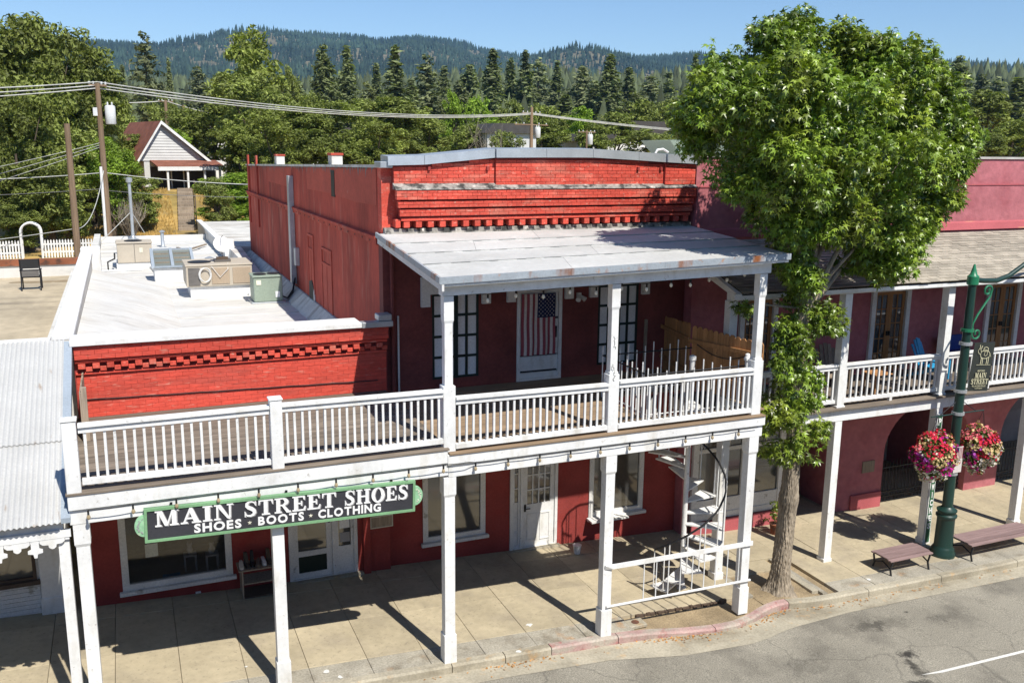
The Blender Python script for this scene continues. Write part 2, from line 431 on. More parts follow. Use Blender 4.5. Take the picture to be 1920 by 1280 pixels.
class MB:
    """collects shapes in world (or a thing's local) coordinates"""

    def __init__(s):
        s.v, s.f, s.mi = [], [], []
        s.cur = 0

    def add(s, vs, fs):
        n = len(s.v)
        s.v += [tuple(v) for v in vs]
        s.f += [tuple(i + n for i in f) for f in fs]
        s.mi += [s.cur] * len(fs)
        return s

    def box(s, x0, x1, y0, y1, z0, z1):
        vs = [(x0, y0, z0), (x1, y0, z0), (x1, y1, z0), (x0, y1, z0), (x0, y0, z1), (x1, y0, z1), (x1, y1, z1), (x0, y1, z1)]
        return s.add(vs, [(3, 2, 1, 0), (4, 5, 6, 7), (0, 1, 5, 4), (1, 2, 6, 5), (2, 3, 7, 6), (3, 0, 4, 7)])

    def hexa(s, b, t):
        """b, t: four bottom and four top corners, counter-clockwise seen from above"""
        return s.add(list(b) + list(t), [(3, 2, 1, 0), (4, 5, 6, 7), (0, 1, 5, 4), (1, 2, 6, 5), (2, 3, 7, 6), (3, 0, 4, 7)])

    def slab(s, t, th):
        return s.hexa([(x, y, z - th) for x, y, z in t], t)

    def prism(s, pts, axis, a0, a1):
        """polygon pts in the plane across axis, extruded from a0 to a1"""
        n = len(pts)

        def put(p, a):
            if axis == 1:
                return (p[0], a, p[1])
            if axis == 0:
                return (a, p[0], p[1])
            return (p[0], p[1], a)
        vs = [put(p, a0) for p in pts] + [put(p, a1) for p in pts]
        fs = [tuple(range(n)), tuple(range(2 * n - 1, n - 1, -1))]
        fs += [(i, i + n, (i + 1) % n + n, (i + 1) % n) for i in range(n)]
        return s.add(vs, fs)

    def lathe(s, c, prof, seg=20):
        """prof: (r, z) from the bottom up"""
        vs, fs = [], []
        for r, z in prof:
            for k in range(seg):
                a = 2 * pi * k / seg
                vs.append((c[0] + r * math.cos(a), c[1] + r * math.sin(a), c[2] + z))
        m = len(prof)
        for j in range(m - 1):
            for k in range(seg):
                k2 = (k + 1) % seg
                fs.append((j * seg + k, j * seg + k2, (j + 1) * seg + k2, (j + 1) * seg + k))
        fs.append(tuple(reversed(range(seg))))
        fs.append(tuple((m - 1) * seg + k for k in range(seg)))
        return s.add(vs, fs)

    def tube(s, pts, r, seg=8, cap=True):
        pts = [Vector(p) for p in pts]
        n = len(pts)
        rs = r if isinstance(r, (list, tuple)) else [r] * n
        vs, fs = [], []
        prev = None
        for i, p in enumerate(pts):
            d = (pts[min(i + 1, n - 1)] - pts[max(i - 1, 0)])
            if d.length < 1e-9:
                d = Vector((0, 0, 1))
            d.normalize()
            if prev is None:
                a = Vector((0, 0, 1)) if abs(d.z) < 0.9 else Vector((1, 0, 0))
                u = d.cross(a).normalized()
            else:
                u = (prev - d * prev.dot(d))
                u = u.normalized() if u.length > 1e-6 else d.orthogonal().normalized()
            prev = u
            w = d.cross(u)
            for k in range(seg):
                a = 2 * pi * k / seg
                vs.append(p + (u * math.cos(a) + w * math.sin(a)) * rs[i])
        for j in range(n - 1):
            for k in range(seg):
                k2 = (k + 1) % seg
                fs.append((j * seg + k, j * seg + k2, (j + 1) * seg + k2, (j + 1) * seg + k))
        if cap:
            fs.append(tuple(reversed(range(seg))))
            fs.append(tuple((n - 1) * seg + k for k in range(seg)))
        return s.add(vs, fs)

    def build(s, name, m, par=None, smooth=False, origin=None):
        v = np.array(s.v, dtype=float)
        ms = m if isinstance(m, (list, tuple)) else [m]
        if origin is None:
            lo, hi = v.min(0), v.max(0)
            origin = Vector(((lo[0] + hi[0]) / 2, (lo[1] + hi[1]) / 2, lo[2]))
        else:
            origin = Vector(origin)
        v = v - np.array(origin)
        me = bpy.data.meshes.new(name)
        me.from_pydata(v.tolist(), [], s.f)
        for x in ms:
            me.materials.append(MATS[x])
        if len(ms) > 1:
            me.polygons.foreach_set('material_index', s.mi)
        bm = bmesh.new()
        bm.from_mesh(me)
        bmesh.ops.recalc_face_normals(bm, faces=bm.faces)
        bm.to_mesh(me)
        bm.free()
        if smooth:
            me.polygons.foreach_set('use_smooth', [True] * len(me.polygons))
            try:
                me.set_sharp_from_angle(angle=math.radians(40))
            except Exception:
                pass
        o = bpy.data.objects.new(name, me)
        link(o, par)
        o.location = origin - base_of(par)
        WO[o.name] = origin
        return o


def np_mesh(name, V, F, m, smooth=False):
    V = np.ascontiguousarray(V, dtype=np.float32)
    F = np.ascontiguousarray(F, dtype=np.int32)
    me = bpy.data.meshes.new(name)
    me.vertices.add(len(V))
    me.vertices.foreach_set('co', V.ravel())
    k = F.shape[1]
    me.loops.add(F.size)
    me.loops.foreach_set('vertex_index', F.ravel())
    me.polygons.add(len(F))
    me.polygons.foreach_set('loop_start', np.arange(0, F.size, k, dtype=np.int32))
    me.polygons.foreach_set('loop_total', np.full(len(F), k, dtype=np.int32))
    if smooth:
        me.polygons.foreach_set('use_smooth', np.ones(len(F), dtype=bool))
    me.update(calc_edges=True)
    me.materials.append(MATS[m])
    return me


def scatter(T, TF, pos, R, sc):
    """copies of template T (k,3) with triangles TF at pos (n,3), rotation R (n,3,3), size sc (n,)"""
    T = np.asarray(T, float)
    TF = np.asarray(TF, int)
    n, k = len(pos), len(T)
    V = np.einsum('nij,kj->nki', R, T) * np.asarray(sc)[:, None, None] + np.asarray(pos)[:, None, :]
    F = TF[None] + (np.arange(n) * k)[:, None, None]
    return V.reshape(-1, 3), F.reshape(-1, TF.shape[1])


def frames(nrm, rng):
    """rotation matrices whose third column is nrm, spun at random"""
    nrm = nrm / (np.linalg.norm(nrm, axis=1, keepdims=True) + 1e-9)
    a = rng.normal(size=nrm.shape)
    u = np.cross(nrm, a)
    u /= np.linalg.norm(u, axis=1, keepdims=True) + 1e-9
    w = np.cross(nrm, u)
    return np.stack([u, w, nrm], axis=2)


def mesh_thing(o, par, loc=None):
    link(o, par)
    if loc is not None:
        o.location = Vector(loc) - base_of(par)
    return o


def copy_tree(o, parent=None):
    c = o.copy()
    COL.objects.link(c)
    c.parent = parent
    for ch in o.children:
        copy_tree(ch, c)
    return c


def wall_mesh(x0, x1, z0, z1, yf, t, holes, mb=None):
    """a wall facing -Y with real openings (and their reveals)"""
    mb = mb or MB()
    xs = sorted({x0, x1, *[h[0] for h in holes], *[h[1] for h in holes]})
    zs = sorted({z0, z1, *[h[2] for h in holes], *[h[3] for h in holes]})
    xs = [x for x in xs if x0 <= x <= x1]
    zs = [z for z in zs if z0 <= z <= z1]

    def solid(i, j):
        if i < 0 or j < 0 or i >= len(xs) - 1 or j >= len(zs) - 1:
            return False
        cx, cz = (xs[i] + xs[i + 1]) / 2, (zs[j] + zs[j + 1]) / 2
        return not any(h[0] < cx < h[1] and h[2] < cz < h[3] for h in holes)
    a, b = yf, yf + t
    for i in range(len(xs) - 1):
        for j in range(len(zs) - 1):
            if not solid(i, j):
                continue
            p, q, r, s = xs[i], xs[i + 1], zs[j], zs[j + 1]
            mb.add([(p, a, r), (q, a, r), (q, a, s), (p, a, s)], [(0, 1, 2, 3)])
            mb.add([(p, b, r), (q, b, r), (q, b, s), (p, b, s)], [(3, 2, 1, 0)])
            if not solid(i - 1, j):
                mb.add([(p, a, r), (p, b, r), (p, b, s), (p, a, s)], [(3, 2, 1, 0)])
            if not solid(i + 1, j):
                mb.add([(q, a, r), (q, b, r), (q, b, s), (q, a, s)], [(0, 1, 2, 3)])
            if not solid(i, j - 1):
                mb.add([(p, a, r), (q, a, r), (q, b, r), (p, b, r)], [(3, 2, 1, 0)])
            if not solid(i, j + 1):
                mb.add([(p, a, s), (q, a, s), (q, b, s), (p, b, s)], [(0, 1, 2, 3)])
    return mb


def weld(o):
    bm = bmesh.new()
    bm.from_mesh(o.data)
    bmesh.ops.remove_doubles(bm, verts=bm.verts, dist=1e-4)
    bm.to_mesh(o.data)
    bm.free()


def gz(x, y=0.0):
    """height of the pavement surface along the sloping street"""
    if x < 9:
        return -0.042 * x
    return max(-0.378 - 0.042 * (x - 9) * 0.6, -0.50)


def frame_bars(mb, x0, x1, z0, z1, y0, y1, w, cols=1, rows=1, mw=None):
    """an outer frame and its glazing bars as bars butted end to end"""
    mw = mw or w * 0.6
    mb.box(x0, x0 + w, y0, y1, z0, z1)
    mb.box(x1 - w, x1, y0, y1, z0, z1)
    mb.box(x0 + w, x1 - w, y0, y1, z0, z0 + w)
    mb.box(x0 + w, x1 - w, y0, y1, z1 - w, z1)
    iw = (x1 - x0 - 2 * w - (cols - 1) * mw) / cols
    ih = (z1 - z0 - 2 * w - (rows - 1) * mw) / rows
    cells = []
    for c in range(cols):
        xa = x0 + w + c * (iw + mw)
        if c:
            mb.box(xa - mw, xa, y0 + 0.004, y1 - 0.004, z0 + w, z1 - w)
        for r in range(rows):
            za = z0 + w + r * (ih + mw)
            if r:
                mb.box(xa, xa + iw, y0 + 0.006, y1 - 0.006, za - mw, za)
            cells.append((xa, xa + iw, za, za + ih))
    return cells


def window(par, x0, x1, z0, z1, y, fm, gm, w=0.09, cols=1, rows=1, depth=0.1, sill=True, mw=None, name='window'):
    """frame set into an opening whose outer face is at y"""
    mb = MB()
    cells = frame_bars(mb, x0, x1, z0, z1, y - 0.03, y - 0.03 + depth, w, cols, rows, mw)
    f = mb.build(name, fm, par)
    for c in cells:
        B('pane', c[0] - 0.01, c[1] + 0.01, y + 0.02, y + 0.032, c[2] - 0.01, c[3] + 0.01, gm, f)
    if sill:
        B('sill', x0 - 0.06, x1 + 0.06, y - 0.13, y - 0.031, z0 - 0.07, z0 + 0.01, fm, f, 0.008)
    return f

# ================================================================== terrain
RIDGE = [(-3.2, 5.0), (-1.2, 5.5), (-0.6, 6.0), (-0.3, 6.3), (-0.092, 5.4), (-0.047, 5.77), (-0.006, 5.82), (0.046, 5.78), (0.096, 6.08), (0.132, 6.48), (0.178, 6.52), (0.221, 6.51), (0.253, 6.51), (0.275, 6.65), (0.291, 6.79), (0.324, 6.71), (0.346, 6.44), (0.363, 6.09), (0.396, 5.75), (0.424, 5.59), (0.462, 5.84), (0.49, 5.84), (0.528, 5.57), (0.582, 5.82), (0.603, 5.63), (0.635, 5.32), (0.687, 5.1), (0.738, 4.87), (0.809, 5.0), (0.832, 5.02), (0.855, 4.71), (0.873, 4.57), (0.887, 4.44), (1.1, 4.4), (1.5, 5.0), (3.2, 5.0)]
RA = np.array([r[0] for r in RIDGE])
RE = np.array([r[1] for r in RIDGE])


def vnoise(x, y, s, seed=0):
    """cheap smooth value noise"""
    x = np.asarray(x, float) / s
    y = np.asarray(y, float) / s
    xi, yi = np.floor(x), np.floor(y)
    fx, fy = x - xi, y - yi
    fx = fx * fx * (3 - 2 * fx)
    fy = fy * fy * (3 - 2 * fy)

    def h(a, b):
        q = np.sin(a * 127.1 + b * 311.7 + seed * 74.7) * 43758.5453
        return q - np.floor(q)
    return (h(xi, yi) * (1 - fx) + h(xi + 1, yi) * fx) * (1 - fy) + (h(xi, yi + 1) * (1 - fx) + h(xi + 1, yi + 1) * fx) * fy


def terrain(x, y):
    x = np.asarray(x, float)
    y = np.asarray(y, float)
    r = np.hypot(x + 4.97, y + 14.6)
    az = np.arctan2(x + 4.97, y + 14.6)
    st = lambda v, a, b: np.clip((v - a) / (b - a), 0, 1) ** 2 * (3 - 2 * np.clip((v - a) / (b - a), 0, 1))
    h = -1.2 + 4.7 * st(y, 28, 37) + 2.6 * st(y, 47, 58)
    h = h + (vnoise(x, y, 9, 1) - 0.5) * 0.5 * st(y, 38, 50)
    h = h - 2.0 * st(y, 75, 130) + 2.0 * st(r, 180, 330)
    h = h + 40 * st(r, 240, 800) * (0.65 + 0.7 * vnoise(x, y, 260, 2))
    h = h + 40 * st(r, 700, 1400) * (0.55 + 0.9 * vnoise(x, y, 420, 3))
    el = np.interp(az, RA, RE)
    ridge = np.tan(np.radians(el)) * 3300 + 9 - 42
    ridge = ridge + (vnoise(x, y, 300, 5) - 0.5) * 26
    h = h * (1 - st(r, 1500, 3300)) + ridge * st(r, 1350, 3300)
    h = h + (vnoise(x, y, 330, 6) - 0.5) * 90 * st(r, 1500, 2300) * (1 - st(r, 2700, 3250))
    h = h - 260 * st(r, 3500, 5200)
    h = np.where(y < 20, -1.2, h)
    return h


rings = np.concatenate([np.linspace(1, 30, 6), np.linspace(34, 110, 46), np.geomspace(116, 6500, 84)])
azs = np.concatenate([np.linspace(-0.75, 1.45, 330), np.linspace(1.47, 2 * pi - 0.77, 70)])
RR, AA = np.meshgrid(rings, azs, indexing='ij')
gx = -4.97 + RR * np.sin(AA)
gy = -14.6 + RR * np.cos(AA)
gzz = terrain(gx, gy)
nA = len(azs)
V = np.stack([gx.ravel(), gy.ravel(), gzz.ravel()], 1)
ii, jj = np.meshgrid(np.arange(len(rings) - 1), np.arange(nA), indexing='ij')
a = ii * nA + jj
b = ii * nA + (jj + 1) % nA
F = np.stack([a, a + nA, b + nA, b], 2).reshape(-1, 4)
split_r = int(np.searchsorted(rings, 300))
near = (F // nA).min(1) < split_r
gme = np_mesh('ground', V, F, 'grass_dry', True)
gme.materials.append(MATS['hill_soil'])
gme.polygons.foreach_set('material_index', np.where(near, 0, 1).astype(np.int32))
ground = link(bpy.data.objects.new('ground', gme))
ground['kind'] = 'structure'
ground['label'] = 'dry golden slope and wooded hills behind the buildings'


def struct(o, label=None):
    o['kind'] = 'structure'
    if label:
        o['label'] = label
    return o


# ------------------------------------------------------------------ road, gutter, kerb, pavement
XS = [-40, -20, -9, -4, -2, 0, 1, 2, 2.8, 3.6, 4.2, 4.8, 5.4, 6.0, 6.5, 7.0, 7.4, 7.8, 8.4, 9, 10, 11, 12, 13, 15, 18, 24, 40]


def kerb_y(x):
    return float(np.interp(x, [-40, 2.0, 3.3, 4.2, 4.9, 5.6, 6.1, 6.6, 7.1, 7.6, 8.4, 40], [-0.20, -0.20, -0.20, -0.24, -0.34, -0.42, -0.42, -0.32, -0.12, -0.02, -0.14, -0.14]))


def kerb_dip(x):
    return float(np.interp(x, [3.3, 4.2, 5.0, 6.2, 6.9, 7.5], [0, 0.03, 0.07, 0.07, 0.02, 0]))


def gut_y(x):
    return float(np.interp(x, [-40, 1, 3, 4.5, 6.2, 7.2, 9, 40], [-0.62, -0.62, -0.68, -0.98, -1.02, -0.74, -0.55, -0.55]))


def sheet(name, xs, ya, yb, za, zb, m, par=None, kind=True):
    vs, fs = [], []
    for x in xs:
        vs += [(x, ya(x), za(x)), (x, yb(x), zb(x))]
    for i in range(len(xs) - 1):
        fs.append((2 * i, 2 * i + 2, 2 * i + 3, 2 * i + 1))
    me = bpy.data.meshes.new(name)
    me.from_pydata(vs, [], fs)
    me.materials.append(MATS[m])
    o = link(bpy.data.objects.new(name, me), par)
    if par is not None:
        o.location = -base_of(par)
    return o


rz = lambda x: gz(x) - 0.165
XR = sorted(set(XS + [x * 0.5 for x in range(-10, 40)]))
road = struct(sheet('road', XR, lambda x: -45, lambda x: gut_y(x) + 0.05, lambda x: rz(x) - 0.05, lambda x: rz(x) - 0.008, 'asphalt'), 'worn grey asphalt street with dark oil stains')
gutter = struct(sheet('gutter', XR, gut_y, lambda x: kerb_y(x) + 0.05, rz, lambda x: rz(x) + 0.012, 'gutter_concrete'), 'stained concrete gutter beside the kerb')
ln = sheet('lane_line', [x for x in XR if 5 <= x <= 24], lambda x: -3.11, lambda x: -2.99, lambda x: rz(x) - 0.0105, lambda x: rz(x) - 0.0103, 'road_paint')
struct(ln, 'white painted line on the asphalt')
rs = random.Random(3)
kerb = thing('kerb', None, None, (0, -0.2, 0))
kerb['kind'] = 'structure'
kerb['label'] = 'worn concrete kerb with a stretch of faded red paint'
KX = [-12, -9.6, -7.2, -4.8, -2.4, 0, 1.05, 2.0, 3.45, 5.6, 7.75, 9.9, 12.1, 14.6, 17.2, 20, 24]
for i in range(len(KX) - 1):
    xa, xb = KX[i] + 0.008, KX[i + 1] - 0.008
    n = max(2, int((xb - xa) / 0.25))
    m_ = 'red_kerb' if 1.9 < KX[i] < 7.5 else 'gutter_concrete'
    mb = MB()
    sec = [(0.0, -0.22), (0.0, -0.03), (0.035, 0.003), (0.17, 0.006), (0.17, -0.22)]
    vs, fs = [], []
    for k in range(n + 1):
        x = xa + (xb - xa) * k / n
        y, z = kerb_y(x), gz(x) - kerb_dip(x)
        vs += [(x, y + s[0], z + s[1]) for s in sec]
    for k in range(n):
        for q in range(4):
            fs.append((k * 5 + q, k * 5 + q + 1, (k + 1) * 5 + q + 1, (k + 1) * 5 + q))
    fs += [(0, 1, 2, 3, 4), tuple(n * 5 + q for q in (4, 3, 2, 1, 0))]
    mb.add(vs, fs)
    mb.build('kerb_stone', m_, kerb)

walk = thing('sidewalk', None, None, (0, 2, 0))
walk['kind'] = 'structure'
walk['label'] = 'tan concrete sidewalk of square slabs'


def slab(x0, x1, y0, y1, m, drop0=0.0, tilt=0.0, g=0.0035, ya=None, yb=None):
    ya = ya or (lambda x: y0)
    yb = yb or (lambda x: y1)
    dz = rs.uniform(-0.004, 0.004) - drop0
    x0 += g
    x1 -= g
    b_ = 0.006
    t = [(x0, ya(x0) + g, gz(x0) + dz), (x1, ya(x1) + g, gz(x1) + dz), (x1, yb(x1) - g, gz(x1) + dz + tilt), (x0, yb(x0) - g, gz(x0) + dz + tilt)]
    tt = [(t[0][0] + b_, t[0][1] + b_, t[0][2]), (t[1][0] - b_, t[1][1] + b_, t[1][2]), (t[2][0] - b_, t[2][1] - b_, t[2][2]), (t[3][0] + b_, t[3][1] - b_, t[3][2])]
    lo = [(p[0], p[1], p[2] - b_) for p in t]
    bo = [(p[0], p[1], p[2] - 0.14) for p in t]
    q = MB()
    q.add(bo + lo + tt, [(8, 9, 10, 11), (4, 5, 9, 8), (5, 6, 10, 9), (6, 7, 11, 10), (7, 4, 8, 11), (0, 1, 5, 4), (1, 2, 6, 5), (2, 3, 7, 6), (3, 0, 4, 7)])
    return q.build('slab', m, walk)


sheet('slab_bed', XR, lambda x: kerb_y(x) + 0.1, lambda x: 7.0, lambda x: gz(x) - 0.075, lambda x: gz(x) - 0.075, 'dirt', walk)
x = -12.0
while x < 24:
    w_ = 1.06
    for ya_, yb_ in ((0.52, 2.02), (2.02, 3.5), (3.5, 6.0)):
        if 7.3 < x + w_ / 2 < 8.9 and ya_ < 0.6:
            continue
        slab(x, x + w_, ya_, yb_, 'sidewalk_concrete')
    if not (7.3 < x + w_ / 2 < 8.9):
        dip = 0.09 if 4.2 < x + w_ / 2 < 6.9 else 0
        for xa, xb in ((x, x + w_),):
            slab(xa, xb, 0, 0.52, 'rough_concrete', dip, ya=lambda q: kerb_y(q) + 0.175)
    x += w_
# slabs round the tree pit (x 7.44 to 8.50)
slab(7.08, 7.22, 0.5, 2.0, 'rough_concrete', 0.01)
slab(7.22, 8.66, 1.45, 2.0, 'sidewalk_concrete', 0.004)
slab(8.62, 8.80, 0.25, 1.45, 'gutter_concrete', -0.006)
slab(8.80, 8.94, 0.1, 2.0, 'rough_concrete', 0.01)
pit = MB()
for i in range(8):
    for j in range(8):
        xa, ya_ = 7.22 + i * 0.18, 0.0 + j * 0.185
        hh = lambda X, Y: gz(X) - 0.055 + 0.05 * math.exp(-((X - 8.0) ** 2 + (Y - 0.55) ** 2) / 0.12) + 0.012 * math.sin(9 * X + 7 * Y)
        pit.add([(xa, ya_, hh(xa, ya_)), (xa + 0.18, ya_, hh(xa + 0.18, ya_)), (xa + 0.18, ya_ + 0.185, hh(xa + 0.18, ya_ + 0.185)), (xa, ya_ + 0.185, hh(xa, ya_ + 0.185))], [(0, 1, 2, 3)])
pit.build('tree_pit_soil', 'dirt', walk)
# dark packed dirt strip along the step between the two porch posts
mb = MB()
for k in range(26):
    X = 4.25 + k * 0.087
    mb.box(X, X + 0.085, 0.50 + rs.uniform(-0.05, 0.0), 0.56, gz(X) - 0.14, gz(X) - 0.012 + rs.uniform(-0.02, 0.012))
o = mb.build('dirt_strip', 'dark_wood', walk)
o['kind'] = 'stuff'
for (px_, py_, pr_) in ((-2.2, 0.30, 0.06), (-2.0, 0.05, 0.05), (1.95, 0.75, 0.07), (10.3, 0.30, 0.06), (1.35, -0.12, 0.05), (-3.5, 0.9, 0.03)):
    q = MB()
    q.add([(px_ + pr_ * rs.uniform(0.5, 1.3) * math.cos(k * 0.57), py_ + pr_ * rs.uniform(0.5, 1.2) * math.sin(k * 0.57), gz(px_) + 0.0085) for k in range(11)], [tuple(range(11))])
    q.build('paint_spot', 'road_paint', walk)
# meter lid
ml = thing('meter_box', 'small concrete meter box lid set in the ground by the red kerb', 'meter box', (4.05, 0.2, gz(4.05)))
B('lid', 3.86, 4.26, 0.05, 0.36, gz(4.05) - 0.06, gz(4.05) + 0.010, 'gutter_concrete', ml, 0.01)
mb = MB().lathe((4.06, 0.2, gz(4.05)), [(0.08, 0.008), (0.08, 0.016), (0.07, 0.02)], 16)
mb.build('cap', 'rust_strip', ml)
# litter of dry leaves along the gutter
T = [(-0.5, 0, 0), (0, -0.35, 0.08), (0.5, 0, 0), (0, 0.35, 0.08)]
pos, n = [], 0
for k in range(420):
    X = float(RNG.choice([RNG.normal(4.8, 0.5), RNG.normal(1.2, 0.5), RNG.normal(9.2, 1.6), RNG.uniform(-4, 16), RNG.normal(7.2, 0.4)], p=[0.3, 0.12, 0.28, 0.16, 0.14]))
    Y = kerb_y(X) - abs(RNG.normal(0, 0.10)) - 0.01
    pos.append((X, Y, rz(X) + 0.018))
nrm = RNG.normal(size=(len(pos), 3)) * 0.3 + np.array([0, 0, 1])
V, F = scatter(T, [(0, 1, 2, 3)], np.array(pos), frames(nrm, RNG), RNG.uniform(0.02, 0.06, len(pos)))
mat('dead_leaf', (0.42, 0.20, 0.06), 0.9, island=0.5, fvar=0)
o = link(bpy.data.objects.new('leaf_litter', np_mesh('leaf_litter', V, F, 'dead_leaf')))
tag(o, 'dry orange leaves scattered along the gutter', 'leaf litter', kind='stuff')

# ================================================================== red brick building, two storeys
YW = 4.2
main = thing('brick_building', 'tall two-storey red brick building with stepped cornice and grey metal coping', 'building', (3.7, YW, 0))
holes = [(0.82, 2.33, 0.42, 2.75), (2.95, 4.18, -0.16, 2.6), (5.04, 6.55, 0.40, 2.75), (1.08, 2.16, 4.22, 6.12), (3.08, 4.20, 3.98, 6.2), (5.15, 6.22, 4.22, 6.12)]
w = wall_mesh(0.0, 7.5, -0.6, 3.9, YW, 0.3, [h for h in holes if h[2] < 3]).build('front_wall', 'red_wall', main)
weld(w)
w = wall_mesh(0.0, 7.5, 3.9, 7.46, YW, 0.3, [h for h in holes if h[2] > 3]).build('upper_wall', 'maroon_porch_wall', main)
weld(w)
# side wall, rear and right walls
mb = MB()
mb.hexa([(0, 4.505, -0.6), (0.3, 4.505, -0.6), (0.3, 26, -0.6), (0, 26, -0.6)], [(0, 4.505, 8.80), (0.3, 4.505, 8.80), (0.3, 26, 8.40), (0, 26, 8.40)])
mb.build('side_wall', 'red_stucco', main)
B('rear_wall', 0.3, 7.5, 25.7, 26.0, -0.6, 8.4, 'red_stucco', main)
B('side_wall', 7.2, 7.5, 4.505, 25.7, -0.6, 8.4, 'red_stucco', main)
B('roof', 0.3, 7.2, 4.7, 25.7, 7.9, 8.0, 'membrane_old', main)
# upper front wall behind the cornice; corner strips at each end
B('parapet_wall', 0.002, 7.5, YW + 0.0, YW + 0.3, 7.462, 8.80, 'red_brick', main)
# repair patch near the top of the side wall and the moulded band
mb = MB()
ps = [(4.56, 8.02), (6.5, 7.98), (9.0, 8.05), (12.4, 8.02), (12.5, 8.63), (4.56, 8.77)]
mb.prism(ps, 0, -0.012, 0.02)
mb.build('stucco_patch', 'red_stucco_patch', main)
mb = MB()
ps = [(14.9, 7.95), (20.0, 7.96), (20.1, 8.49), (15.0, 8.58)]
mb.prism(ps, 0, -0.010, 0.02)
mb.build('stucco_patch', 'red_stucco_patch', main)
mb = MB()
prof = [(0.0, 7.18), (-0.05, 7.20), (-0.055, 7.30), (-0.085, 7.32), (-0.09, 7.37), (0.0, 7.40)]
vs = [(p[0], 4.5, p[1]) for p in prof] + [(p[0], 26.0, p[1]) for p in prof]
mb.add(vs, [(i, i + 1, i + 7, i + 6) for i in range(5)] + [tuple(range(6)), tuple(range(11, 5, -1))])
band = mb.build('band_moulding', 'red_stucco', main)
for k in range(30):
    y = 5.0 + k * 0.7
    B('bolt', -0.064, -0.052, y, y + 0.035, 7.235, 7.27, 'black_metal', band)
# metal cap along the side parapet with black stains, chimney stubs and pilaster strips
mb = MB()
mb.hexa([(-0.05, 4.5, 8.80), (0.36, 4.5, 8.80), (0.36, 26.04, 8.40), (-0.05, 26.04, 8.40)], [(-0.05, 4.5, 8.86), (0.36, 4.5, 8.86), (0.36, 26.04, 8.46), (-0.05, 26.04, 8.46)])
mb.build('parapet_cap', 'membrane_old', main)
mb = MB()
for k in range(90):
    y = 4.7 + k * 0.235 + rs.uniform(-0.08, 0.08)
    zt = 8.80 - (y - 4.5) / 21.5 * 0.4
    h = rs.choice([0.05, 0.08, 0.12, 0.2]) * rs.uniform(0.6, 1.2)
    mb.add([(-0.015, y, zt), (-0.015, y + rs.uniform(0.06, 0.16), zt), (-0.015, y + 0.04 + rs.uniform(0, 0.04), zt - h)], [(0, 1, 2)])
o = mb.build('tar_drips', 'tar_line', main)
o['kind'] = 'stuff'
for y, zt in ((9.3, 9.02), (18.3, 8.9)):
    o = B('chimney', 0.02, 0.30, y - 0.22, y + 0.22, 8.5, zt - 0.02, 'membrane_old', main, 0.01)
    B('chimney_cap', 0.0, 0.32, y - 0.24, y + 0.24, zt - 0.02, zt + 0.04, 'red_stucco', o, 0.008)
for y, zt, zb in ((25.3, 8.85, 6.1), (22.8, 8.85, 6.1)):
    B('iron_strap', -0.06, -0.002, y - 0.14, y + 0.14, zb, zt, 'red_stucco', main)
# tall metal duct with a meter box, bricked-up windows, dark slot
B('duct', -0.16, -0.002, 14.75, 15.05, 4.95, 8.32, 'galvanised', main, 0.01)
B('electric_box', -0.14, -0.003, 14.1, 14.35, 5.6, 6.15, 'galvanised', main, 0.01)
B('wall_slot', -0.022, 0.02, 8.66, 9.06, 7.98, 8.64, 'black_metal', main)
for (ya, yb, zb, zt) in ((11.75, 12.6, 4.9, 6.74), (9.3, 10.6, 4.62, 6.55)):
    mb = MB()
    w2 = 0.07
    mb.box(-0.03, -0.001, ya, ya + w2, zb, zt)
    mb.box(-0.03, -0.001, yb - w2, yb, zb, zt)
    mb.box(-0.03, -0.001, ya + w2, yb - w2, zt - w2, zt)
    mb.box(-0.024, -0.001, ya + w2, yb - w2, zt - 0.46, zt - 0.40)
    mb.box(-0.024, -0.001, (ya + yb) / 2 - 0.02, (ya + yb) / 2 + 0.02, zb, zt - 0.46)
    fr = mb.build('blocked_window', 'red_stucco_patch', main)
    B('board', -0.012, -0.002, ya + w2, yb - w2, zb, zt - 0.461, 'red_stucco_patch', fr)
mb = MB()
mb.prism([(11.85, 4.55), (12.35, 4.50), (12.55, 4.9), (12.5, 5.35), (12.1, 5.42), (11.8, 5.15)], 0, -0.034, -0.01)
mb.build('wall_hole', 'black_metal', main)
mb = MB()
mb.prism([(11.72, 4.6), (11.85, 4.55), (11.84, 5.1), (11.76, 5.2)], 0, -0.038, -0.01)
mb.build('plaster_scar', 'white_paint_old', main)

NB = {}


def bricks(par, x0, x1, z0, z1, y, bw=0.22, bh=0.078, m='red_brick', top=None, limit=300, th=0.06, j=0.003):
    """running-bond bricks, front face at y (facing -Y); each is a part, past the limit joined"""
    rows = int(round((z1 - z0) / bh))
    bh = (z1 - z0) / rows
    extra = MB()
    for r in range(rows):
        xa = x0 - (bw / 2 if r % 2 else 0)
        za = z0 + r * bh
        while xa < x1 - 0.01:
            a, b = max(xa, x0), min(xa + bw, x1)
            xa += bw
            if b - a < 0.04:
                continue
            if top is not None and za + bh > min(top(a), top(b)) + 0.02:
                continue
            dy = rs.uniform(-0.003, 0.003)
            if NB.get(par.name, 0) < limit:
                NB[par.name] = NB.get(par.name, 0) + 1
                B('brick', a + j, b - j, y + dy, y + dy + th, za + j, za + bh - j, m, par, 0.003)
            else:
                extra.box(a + j, b - j, y + dy, y + dy + th, za + j, za + bh - j)
    if extra.v:
        o = extra.build('brickwork', m, par)
        o['kind'] = 'stuff'



# ---- cornice: steps of corbelled brick, ledge, parapet panels, dentils
mb = MB()


def cx0(d):
    return 0.22 + d


